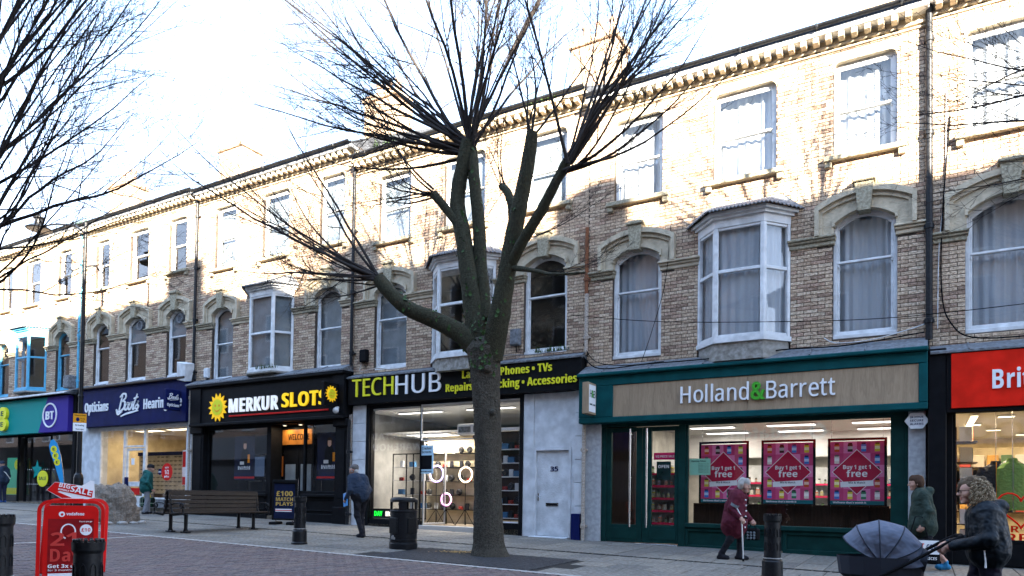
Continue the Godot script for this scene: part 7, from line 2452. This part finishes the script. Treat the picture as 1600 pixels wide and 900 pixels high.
func build_people() -> void:
	mat("hair", Color.WHITE, 0.75, {"vc": true, "nrm": "rough_bump", "ns": 1.0, "s": 4.0})
	mat("cloth", Color.WHITE, 0.85, {"vc": true, "nrm": "crease", "ns": 0.9, "s": 0.9})
	mat("skin", Color.WHITE, 0.6, {"vc": true})
	var skin := Color(0.46, 0.27, 0.20)
	var black := Color(0.014, 0.014, 0.016)
	# --- the stooping man in a blue jacket, walking left
	var t := person("stooping man in flat cap and navy jacket carrying a blue folder", gpos(-11.2, 3.18), -1.75)
	var navy := Color(0.024, 0.036, 0.060)
	var b := []
	var hc := V(0, 1.52, 0.26)
	b.append_array([[V(-0.1, 0.93, 0), V(0.1, 0.93, 0), 0.145, 0.145, 1], [V(-0.09, 1.05, 0.02), V(-0.10, 1.30, 0.10), 0.165, 0.16, 0], [V(0.09, 1.05, 0.02), V(0.10, 1.30, 0.10), 0.165, 0.16, 0], [V(0, 0.98, 0.0), V(0, 1.1, 0.02), 0.19, 0.19, 0], [V(-0.17, 1.36, 0.13), V(0.17, 1.36, 0.13), 0.085, 0.085, 0], [V(0, 1.36, 0.14), V(0, 1.43, 0.19), 0.085, 0.07, 0]])
	arm(b, V(-0.2, 1.34, 0.12), V(-0.27, 1.08, 0.02), V(-0.2, 0.90, 0.16), 0.066, 0, 2, V(0.6, 0.3, 0.4).normalized())
	arm(b, V(0.2, 1.34, 0.12), V(0.30, 1.08, 0.0), V(0.29, 0.88, 0.14), 0.066, 0, 2, V(-0.7, 0, 0.5).normalized())
	leg(b, V(-0.09, 0.9, 0), V(-0.10, 0.5, 0.10), V(-0.10, 0.10, 0.02), V(-0.11, 0.035, 0.16), 0.098, 1, 3)
	leg(b, V(0.09, 0.9, 0), V(0.10, 0.5, -0.02), V(0.10, 0.11, -0.20), V(0.11, 0.035, -0.06), 0.098, 1, 3)
	obj("body", skin_over(b, 0.016, 0.035, [navy, black, skin, black], 0.007), M.cloth, t)
	head_mesh(hc, V(0.0, -0.12, 1).normalized(), skin, t, M.skin)
	hair_mesh(hc, V(0, -0.12, 1).normalized(), Color(0.5, 0.48, 0.45), [[V(0, -0.01, -0.065), V(0, -0.05, -0.06), 0.06, 0.05], [V(-0.07, -0.01, -0.02), V(0.07, -0.01, -0.02), 0.025, 0.025]], t)
	hair_mesh(hc, V(0, -0.12, 1).normalized(), Color(0.13, 0.12, 0.11), [[V(0, 0.07, -0.04), V(0, 0.075, 0.05), 0.092, 0.075], [V(-0.05, 0.05, 0.1), V(0.05, 0.05, 0.1), 0.02, 0.02], [V(0, 0.05, 0.10), V(0, 0.04, 0.14), 0.022, 0.012]], t, "cap", 0.012, 0.002)
	var fo := thing("folder", "bright blue folder held by the stooping man", "folder", Vector3.ZERO)
	fo.transform = t.transform * Transform3D(Basis(Vector3.UP, 1.25) * Basis(Vector3(0, 0, 1), 0.15), V(0.27, 0.70, 0.19))
	mat("folder_blue", lin(0.05, 0.26, 0.62), 0.4)
	slab(fo, "cover", M.folder_blue, -0.12, 0.13, 0, 0.30, -0.012, 0.012, 0.004)
	slab(fo, "pages", M.sign_white, -0.11, 0.12, 0.01, 0.305, -0.006, 0.006, 0.002)
	# --- the woman with a crutch, walking right
	t = person("elderly woman with white curly hair in maroon coat walking with a crutch", gpos(-3.02, 2.1), 1.5)
	var maroon := Color(0.085, 0.012, 0.026)
	hc = V(0, 1.36, 0.16)
	b = [[V(-0.09, 0.70, 0.0), V(0.09, 0.70, 0.0), 0.20, 0.20, 0], [V(0, 0.62, -0.02), V(0, 0.95, 0.0), 0.235, 0.20, 0], [V(-0.08, 0.95, 0.0), V(-0.09, 1.15, 0.06), 0.16, 0.145, 0], [V(0.08, 0.95, 0.0), V(0.09, 1.15, 0.06), 0.16, 0.145, 0], [V(-0.13, 1.2, 0.06), V(0.13, 1.2, 0.06), 0.085, 0.085, 0], [V(0, 1.2, 0.02), V(0, 1.26, 0.06), 0.10, 0.085, 0], [V(-0.05, 1.22, -0.06), V(0.05, 1.22, -0.06), 0.07, 0.07, 0]]
	arm(b, V(-0.18, 1.18, 0.06), V(-0.26, 0.94, 0.0), V(-0.27, 0.80, 0.16), 0.068, 0, 2, V(0, -1, 0.1).normalized())
	arm(b, V(0.18, 1.18, 0.06), V(0.24, 0.94, 0.06), V(0.2, 0.74, 0.22), 0.066, 0, 2, V(-0.7, 0, 0.5).normalized())
	leg(b, V(-0.08, 0.66, 0), V(-0.09, 0.38, -0.06), V(-0.09, 0.10, -0.22), V(-0.10, 0.03, -0.10), 0.095, 1, 3)
	leg(b, V(0.08, 0.66, 0), V(0.09, 0.38, 0.08), V(0.09, 0.09, 0.06), V(0.09, 0.03, 0.2), 0.095, 1, 3)
	obj("body", skin_over(b, 0.016, 0.035, [maroon, black, skin, black], 0.007), M.cloth, t)
	head_mesh(hc, V(0, -0.15, 1).normalized(), skin, t, M.skin)
	hair_mesh(hc, V(0, -0.15, 1).normalized(), Color(0.36, 0.34, 0.31), short_hair(), t, "hair", 0.012, 0.02)
	var bt := MB.new()
	for k in 6:
		bt.blob(V(-0.08, 1.1 - k * 0.1, 0.215 + 0.01 * sin(k * 1.0)), Vector3.ONE * 0.016, 8, 5)
	obj("buttons", bt, M.sign_white, t)
	var cr := thing("crutch", "grey metal forearm crutch held by the woman in maroon", "crutch", t.position, t.rotation.y)
	obj("shaft", MB.new().tube(PackedVector3Array([V(-0.29, 0.02, 0.24), V(-0.275, 0.80, 0.20), V(-0.275, 1.0, 0.08)]), PackedFloat32Array([0.013, 0.014, 0.013]), 8), M.aluminium, cr)
	obj("grip", MB.new().rod(V(-0.275, 0.79, 0.20), V(-0.272, 0.775, 0.31), 0.016), M.matt_black, cr)
	obj("cuff", MB.new().at(Transform3D(Basis(Vector3.RIGHT, 0.5), V(-0.262, 0.98, 0.06))).lathe(v2([0.075, 0, 0.078, 0.05]), 14), M.blind, cr)
	obj("tip", MB.new().rod(V(-0.29, 0.0, 0.241), V(-0.289, 0.05, 0.238), 0.02), M.matt_black, cr)
	var hb := thing("handbag", "small black bag with pale flowers held by the woman in maroon", "bag", t.position, t.rotation.y)
	obj("bag", MB.new().cbox(V(0.1, 0.36, 0.16), V(0.22, 0.58, 0.40), 0.05), M.matt_black, hb)
	var fl := MB.new()
	for k in 9:
		fl.blob(V(0.1, 0.40 + 0.05 * (k % 3), 0.20 + 0.06 * (k / 3)), V(0.012, 0.025, 0.025), 7, 5)
	obj("flower_print", fl, M.blind, hb)
	obj("strap", MB.new().tube(PackedVector3Array([V(0.16, 0.56, 0.2), V(0.19, 0.68, 0.26), V(0.16, 0.56, 0.36)]), PackedFloat32Array([0.01, 0.01, 0.01]), 6), M.matt_black, hb)
	# --- the man outside the opticians, seen from behind
	t = person("man in dark green hooded coat and black hat seen from behind with a stick", gpos(-22.55, 1.15), 2.75)
	var green := Color(0.012, 0.085, 0.075)
	hc = V(0, 1.52, 0.12)
	b = [[V(-0.1, 0.88, 0), V(0.1, 0.88, 0), 0.16, 0.16, 0], [V(0, 0.86, 0), V(0, 1.1, 0.0), 0.21, 0.20, 0], [V(-0.09, 1.05, 0), V(-0.1, 1.28, 0.04), 0.165, 0.15, 0], [V(0.09, 1.05, 0), V(0.1, 1.28, 0.04), 0.165, 0.15, 0], [V(-0.17, 1.33, 0.05), V(0.17, 1.33, 0.05), 0.085, 0.085, 0], [V(-0.08, 1.40, -0.02), V(0.08, 1.40, -0.02), 0.08, 0.08, 0]]
	arm(b, V(-0.21, 1.31, 0.04), V(-0.3, 1.05, -0.02), V(-0.27, 0.86, 0.12), 0.068, 0, 2, V(0.3, -0.6, 0.5).normalized())
	arm(b, V(0.21, 1.31, 0.04), V(0.31, 1.05, 0.0), V(0.33, 0.82, 0.05), 0.068, 0, 2, V(-0.4, -0.6, 0.3).normalized())
	var grey := Color(0.20, 0.21, 0.23)
	leg(b, V(-0.1, 0.84, 0), V(-0.1, 0.48, 0.02), V(-0.11, 0.1, -0.06), V(-0.12, 0.035, 0.08), 0.10, 1, 3)
	leg(b, V(0.1, 0.84, 0), V(0.11, 0.48, 0.08), V(0.12, 0.1, 0.1), V(0.13, 0.035, 0.24), 0.10, 1, 3)
	obj("body", skin_over(b, 0.018, 0.035, [green, grey, skin, black], 0.007), M.cloth, t)
	head_mesh(hc, V(0, -0.1, 1).normalized(), skin, t, M.skin)
	hair_mesh(hc, V(0, -0.1, 1).normalized(), black, [[V(0, 0.06, -0.02), V(0, 0.06, 0.02), 0.10, 0.095]], t, "hat", 0.014, 0.002)
	var st := thing("walking_stick", "black walking stick held by the man in dark green", "stick", t.position, t.rotation.y)
	obj("shaft", MB.new().tube(PackedVector3Array([V(-0.27, 0.0, 0.22), V(-0.26, 0.80, 0.19), V(-0.26, 0.84, 0.16), V(-0.26, 0.83, 0.10)]), PackedFloat32Array([0.012, 0.012, 0.014, 0.014]), 8), M.matt_black, st)
	var sb := thing("shopping_bag", "green tartan shopping bag with yellow handles held by the man in dark green", "bag", t.position, t.rotation.y)
	painted("tartan", 64, 64, func(im: Image) -> void:
		for y in 64:
			for x in 64:
				var k := Color(0.05, 0.25, 0.16)
				if x % 32 < 10 or y % 32 < 10:
					k = Color(0.03, 0.08, 0.07)
				if x % 32 in [16, 17] or y % 32 in [16, 17]:
					k = Color(0.75, 0.78, 0.72)
				im.set_pixel(x, y, k))
	obj("bag", MB.new().cbox(V(0.25, 0.22, -0.12), V(0.47, 0.56, 0.34), 0.05), mat("tartan", Color.WHITE, 0.8, {"tex": "tartan", "s": 2.4}), sb)
	mat("rope_yellow", lin(0.6, 0.48, 0.03), 0.8)
	for x in [0.3, 0.4]:
		obj("handle", MB.new().tube(PackedVector3Array([V(x, 0.54, 0.0), V(0.34, 0.76, 0.06), V(0.34, 0.76, 0.12), V(x, 0.54, 0.2)]), PackedFloat32Array([0.018, 0.016, 0.016, 0.018]), 6), M.rope_yellow, sb)
	# --- the man at the far left
	t = person("man in navy jacket and cap with a white strap at the far left shop window", gpos(-33.7, 0.45), -1.4)
	hc = V(0, 1.60, 0.08)
	b = [[V(-0.1, 0.92, 0), V(0.1, 0.92, 0), 0.15, 0.15, 0], [V(-0.09, 1.0, 0), V(-0.1, 1.34, 0.02), 0.165, 0.15, 0], [V(0.09, 1.0, 0), V(0.1, 1.34, 0.02), 0.165, 0.15, 0], [V(-0.17, 1.40, 0.02), V(0.17, 1.40, 0.02), 0.085, 0.085, 0], [V(-0.06, 1.47, -0.05), V(0.06, 1.47, -0.05), 0.08, 0.08, 0]]
	arm(b, V(-0.21, 1.38, 0.02), V(-0.27, 1.12, 0.02), V(-0.16, 1.14, 0.24), 0.066, 0, 2, V(0, -1, 0.2).normalized())
	arm(b, V(0.21, 1.38, 0.02), V(0.27, 1.12, 0.02), V(0.16, 1.16, 0.24), 0.066, 0, 2, V(0, -1, 0.2).normalized())
	leg(b, V(-0.09, 0.88, 0), V(-0.09, 0.5, 0.03), V(-0.1, 0.1, 0), V(-0.11, 0.035, 0.14), 0.098, 1, 3)
	leg(b, V(0.09, 0.88, 0), V(0.1, 0.5, 0.05), V(0.1, 0.1, -0.02), V(0.11, 0.035, 0.12), 0.098, 1, 3)
	obj("body", skin_over(b, 0.02, 0.035, [navy, Color(0.02, 0.025, 0.05), skin, Color(0.02, 0.06, 0.2)], 0.007), M.cloth, t)
	head_mesh(hc, V(0, -0.2, 1).normalized(), skin, t, M.skin)
	hair_mesh(hc, V(0, -0.2, 1).normalized(), navy, [[V(0, 0.06, -0.02), V(0, 0.06, 0.02), 0.10, 0.095], [V(0, 0.04, 0.09), V(0, 0.03, 0.16), 0.03, 0.02]], t, "cap", 0.014, 0.002)
	obj("strap", MB.new().tube(PackedVector3Array([V(-0.2, 1.0, -0.14), V(0.0, 1.25, -0.16), V(0.2, 1.44, -0.02), V(0.12, 1.3, 0.17), V(-0.2, 0.95, 0.12)]), PackedFloat32Array([0.016, 0.016, 0.016, 0.016, 0.016]), 6), M.sign_white, t)
	# --- the woman in green with the carrier bag, walking left
	t = person("woman with short brown hair in grey green hooded coat walking left", gpos(-0.02, 1.35), -1.45)
	var olive := Color(0.030, 0.044, 0.036)
	hc = V(0, 1.47, 0.10)
	b = [[V(-0.1, 0.78, 0), V(0.1, 0.78, 0), 0.19, 0.19, 0], [V(0, 0.72, 0), V(0, 1.0, 0), 0.23, 0.20, 0], [V(-0.09, 1.0, 0), V(-0.1, 1.24, 0.02), 0.17, 0.15, 0], [V(0.09, 1.0, 0), V(0.1, 1.24, 0.02), 0.17, 0.15, 0], [V(-0.15, 1.28, 0.02), V(0.15, 1.28, 0.02), 0.09, 0.09, 0], [V(-0.09, 1.34, -0.09), V(0.09, 1.34, -0.09), 0.075, 0.075, 0], [V(0, 1.30, 0.03), V(0, 1.36, 0.05), 0.10, 0.08, 0]]
	arm(b, V(-0.2, 1.26, 0.02), V(-0.27, 1.0, -0.05), V(-0.24, 0.78, 0.06), 0.07, 0, 2, V(0.5, -0.3, 0.5).normalized())
	arm(b, V(0.2, 1.26, 0.02), V(0.28, 1.0, -0.06), V(0.27, 0.77, 0.02), 0.07, 0, 2, V(-0.5, -0.3, 0.5).normalized())
	leg(b, V(-0.09, 0.75, 0), V(-0.1, 0.47, 0.12), V(-0.1, 0.1, 0.14), V(-0.1, 0.035, 0.28), 0.10, 1, 3, 2)
	leg(b, V(0.09, 0.75, 0), V(0.1, 0.46, -0.08), V(0.1, 0.14, -0.32), V(0.1, 0.05, -0.2), 0.10, 1, 3, 2)
	obj("body", skin_over(b, 0.016, 0.035, [olive, black, skin, Color(0.03, 0.18, 0.34)], 0.007), M.cloth, t)
	head_mesh(hc, V(0, -0.05, 1).normalized(), skin, t, M.skin)
	hair_mesh(hc, V(0, -0.05, 1).normalized(), Color(0.055, 0.028, 0.016), short_hair(), t)
	var cb := thing("carrier_bag", "black and white carrier bag with red lettering held by the woman in green", "bag", gpos(-0.07, 1.66) + Vector3(0, 0.05, 0), 0.06)
	cb.scale = Vector3(1.15, 1.15, 1.0)
	obj("bag", MB.new().cbox(V(-0.30, 0.06, -0.05), V(0.26, 0.42, 0.07), 0.03), M.matt_black, cb)
	slab(cb, "white_band", M.sign_white, -0.29, 0.25, 0.20, 0.40, 0.07, 0.075, 0.003)
	letters(cb, "DIRECT", M.sign_red, -0.26, 0.06, 0.27, 0.085, 0.075, 0.003)
	letters(cb, ".COM", M.navy, 0.07, 0.23, 0.27, 0.075, 0.075, 0.003)
	letters(cb, "UNBEATABLE PRICES", M.sign_white, -0.26, 0.22, 0.12, 0.04, 0.07, 0.003)
	obj("handle", MB.new().tube(PackedVector3Array([V(-0.14, 0.40, 0.0), V(-0.05, 0.74, -0.02), V(0.04, 0.74, -0.02), V(0.12, 0.40, 0.0)]), PackedFloat32Array([0.012, 0.009, 0.009, 0.012]), 6), M.matt_black, cb)
	# --- the curly haired woman pushing the pram, nearest
	t = person("curly fair haired woman in glasses and dark navy jacket pushing a pram", gpos(0.52, 7.4), -1.5)
	var ink := Color(0.0075, 0.0085, 0.015)
	hc = V(0, 1.345, 0.12)
	b = [[V(-0.1, 0.78, 0.0), V(0.1, 0.78, 0.0), 0.17, 0.17, 0], [V(-0.09, 0.85, -0.01), V(-0.1, 1.10, 0.02), 0.17, 0.155, 0], [V(0.09, 0.85, -0.01), V(0.1, 1.10, 0.02), 0.17, 0.155, 0], [V(-0.15, 1.17, 0.02), V(0.15, 1.17, 0.02), 0.085, 0.085, 0], [V(-0.08, 1.20, -0.09), V(0.08, 1.20, -0.09), 0.075, 0.075, 0], [V(0, 1.18, 0.03), V(0, 1.24, 0.06), 0.095, 0.075, 0]]
	arm(b, V(-0.2, 1.14, 0.02), V(-0.29, 0.90, 0.02), V(-0.17, 0.83, 0.28), 0.074, 0, 2, V(0.1, -1, 0.2).normalized())
	arm(b, V(0.2, 1.14, 0.02), V(0.29, 0.90, 0.02), V(0.17, 0.83, 0.28), 0.074, 0, 2, V(-0.1, -1, 0.2).normalized())
	leg(b, V(-0.1, 0.74, 0), V(-0.1, 0.42, 0.10), V(-0.1, 0.1, 0.06), V(-0.1, 0.035, 0.2), 0.105, 1, 3)
	leg(b, V(0.1, 0.74, 0), V(0.1, 0.42, -0.02), V(0.1, 0.1, -0.22), V(0.1, 0.035, -0.08), 0.105, 1, 3)
	obj("body", skin_over(b, 0.011, 0.035, [ink, Color(0.012, 0.014, 0.026), skin, black], 0.006), mat("shell", Color.WHITE, 0.55, {"vc": true, "nrm": "crease", "ns": 0.9, "s": 1.0}), t)
	head_mesh(hc, V(0, -0.06, 1).normalized(), Color(0.52, 0.31, 0.235), t, M.skin)
	obj("zip", MB.new().tube(PackedVector3Array([V(0.275, 0.80, 0.06), V(0.272, 0.70, 0.05), V(0.268, 0.64, 0.05)]), PackedFloat32Array([0.006, 0.006, 0.01]), 6), M.sign_white, t)
	# curls: coiled locks over a base of hair
	var hr := RandomNumberGenerator.new()
	hr.seed = 12
	hair_mesh(hc, V(0, -0.06, 1).normalized(), Color(0.10, 0.07, 0.042), [[V(0, 0.055, -0.03), V(0, 0.06, 0.02), 0.10, 0.088], [V(-0.06, 0.0, -0.05), V(-0.07, -0.12, -0.05), 0.065, 0.06], [V(0.06, 0.0, -0.05), V(0.07, -0.12, -0.05), 0.065, 0.06], [V(0, 0.0, -0.07), V(0, -0.14, -0.08), 0.075, 0.07]], t, "hair", 0.012, 0.03)
	var fair := [Color(0.25, 0.185, 0.11), Color(0.35, 0.27, 0.17), Color(0.16, 0.11, 0.065)]
	var cu := MB.new()
	for k in 460:
		var a := hr.randf_range(1.2, TAU - 1.2)
		var la := hr.randf_range(-0.35, 1.45)
		if hr.randf() < 0.14:
			a = hr.randf() * TAU
			la = hr.randf_range(1.0, 1.5)
		var d := V(sin(a) * cos(la), sin(la), cos(a) * cos(la))
		var p := hc + V(0, 0.02, -0.02) + d * V(0.115, 0.125, 0.125)
		cu.tint(fair[k % 3])
		var pts := PackedVector3Array()
		var rr := PackedFloat32Array()
		var ph := hr.randf() * TAU
		var ln := hr.randf_range(0.05, 0.12)
		if la < 0.4:
			ln = hr.randf_range(0.10, 0.21)
		for i in 13:
			var s := i / 12.0
			pts.append(p + V(d.x, 0, d.z) * 0.035 * sin(s * 2.2) + V(0, -ln * s, 0) + V(cos(ph + s * 15.0), 0, sin(ph + s * 15.0)) * 0.012)
			rr.append(0.0054 * (1.0 - 0.4 * s))
		cu.tube(pts, rr, 5)
	obj("curls", cu, M.hair, t)
	var gl := MB.new()
	for s in [-1.0, 1.0]:
		var pts := PackedVector3Array()
		var rr := PackedFloat32Array()
		for k in 13:
			pts.append(hc + V(s * 0.034 + cos(TAU * k / 12) * 0.025, 0.002 + sin(TAU * k / 12) * 0.017, 0.115))
			rr.append(0.003)
		gl.tube(pts, rr, 5)
		gl.rod(hc + V(s * 0.06, 0.006, 0.112), hc + V(s * 0.092, 0.012, 0.0), 0.003, 5)
	gl.rod(hc + V(-0.01, 0.004, 0.116), hc + V(0.01, 0.004, 0.116), 0.003, 5)
	tag(obj("glasses", gl, M.matt_black, self), "thin black glasses worn by the curly haired woman", "glasses").transform = t.transform
	pram(t)

func pram(t: Node3D) -> void:
	var p := thing("pram", "grey blue pram with a raised folding hood", "pram", gpos(-0.36, 7.42), -1.5)
	p.scale = Vector3(1.12, 1.08, 1.12)
	mat("pram_cloth", lin(0.105, 0.118, 0.155), 0.75, {"nrm": "crease", "ns": 0.6, "s": 0.8})
	mat("pram_dark", lin(0.03, 0.034, 0.045), 0.8)
	# local z points forward (the way it rolls); hood at the front end, handle towards the woman
	var h := MB.new()
	var bows := [-12.0, 22.0, 56.0, 92.0, 124.0, 150.0]
	var pt := func(a: float, s: float) -> Vector3:  # a: bow angle from the rear, s: across -1..1
		var an := deg_to_rad(a)
		var w := cos(s * PI / 2)
		var r := 0.36 - 0.02 * sin(an)
		return V(0.21 * sin(s * PI / 2) * (0.85 + 0.15 * w), 0.62 + maxf(0.0, sin(an)) * r * pow(w, 0.55) - 0.05 * absf(sin(s * PI / 2)) + minf(0.0, sin(an)) * 0.2, 0.02 - cos(an) * r * pow(w, 0.5))
	for k in bows.size() - 1:
		for i in 6:
			for j in 20:
				var q := []
				for e in [[i, j], [i + 1, j], [i + 1, j + 1], [i, j + 1]]:
					var u: float = e[0] / 6.0
					var a := lerpf(bows[k], bows[k + 1], u)
					var s: float = -1.0 + e[1] / 10.0
					var c: Vector3 = pt.call(a, s)
					q.append(V(0, 0.62, 0.02).lerp(c, 1.0 - 0.035 * sin(u * PI)))
				h.quad(q[0], q[1], q[2], q[3], (q[0] + q[2]) / 2 - V(0, 0.6, 0.02))
	obj("hood", h, M.pram_cloth, p)
	for k in bows.size():
		var pts := PackedVector3Array()
		var rr := PackedFloat32Array()
		for j in 21:
			pts.append(pt.call(bows[k], -1.0 + j / 10.0))
			rr.append(0.006)
		obj("hood_seam", MB.new().tube(pts, rr, 5), M.pram_dark, p)
	var s := MB.new()
	for j in 16:
		var a0 := TAU * j / 16
		var a1 := TAU * (j + 1) / 16
		for e in [[0.22, 0.36, 0.62, 0.20, 0.34, 0.45], [0.20, 0.34, 0.45, 0.12, 0.24, 0.36]]:
			s.quad(V(cos(a0) * e[0], e[2], 0.02 + sin(a0) * e[1]), V(cos(a1) * e[0], e[2], 0.02 + sin(a1) * e[1]), V(cos(a1) * e[3], e[5], 0.02 + sin(a1) * e[4]), V(cos(a0) * e[3], e[5], 0.02 + sin(a0) * e[4]), V(cos(a0), -0.3, sin(a0)))
	obj("carrycot", s, M.pram_dark, p)
	obj("apron", MB.new().tube(PackedVector3Array([V(0, 0.60, 0.05), V(0, 0.62, -0.18), V(0, 0.59, -0.34)]), PackedFloat32Array([0.17, 0.17, 0.10]), 12), M.pram_dark, p)
	for x in [-0.2, 0.2]:
		obj("frame_bar", MB.new().tube(PackedVector3Array([V(x, 0.16, 0.38), V(x, 0.40, 0.10), V(x, 0.60, -0.22), V(x * 0.9, 0.80, -0.52), V(x * 0.9, 0.82, -0.58)]), PackedFloat32Array([0.014, 0.014, 0.014, 0.014, 0.014]), 8), M.matt_black, p)
		obj("frame_bar", MB.new().rod(V(x, 0.42, 0.05), V(x, 0.14, -0.32), 0.014), M.matt_black, p)
	obj("handle", MB.new().tube(PackedVector3Array([V(-0.19, 0.78, -0.5), V(-0.18, 0.83, -0.585), V(0, 0.835, -0.60), V(0.18, 0.83, -0.585), V(0.19, 0.78, -0.5)]), PackedFloat32Array([0.018, 0.02, 0.02, 0.02, 0.018]), 10), M.matt_black, p)
	for q in [[-0.24, 0.40, 0.10], [0.24, 0.40, 0.10], [-0.26, -0.34, 0.15], [0.26, -0.34, 0.15]]:
		var tr := Transform3D(Basis(Vector3(0, 0, 1), PI / 2), V(q[0] + 0.02, q[2], q[1]))
		var w := obj("wheel", MB.new().at(tr).lathe(v2([q[2] * 0.82, 0.0, q[2], 0.006, q[2], 0.036, q[2] * 0.82, 0.042]), 20), M.matt_black, p)
		obj("rim", MB.new().at(tr).lathe(v2([0.0, 0.008, q[2] * 0.83, 0.004, q[2] * 0.83, 0.038, 0.0, 0.034]), 20), M.aluminium, w)
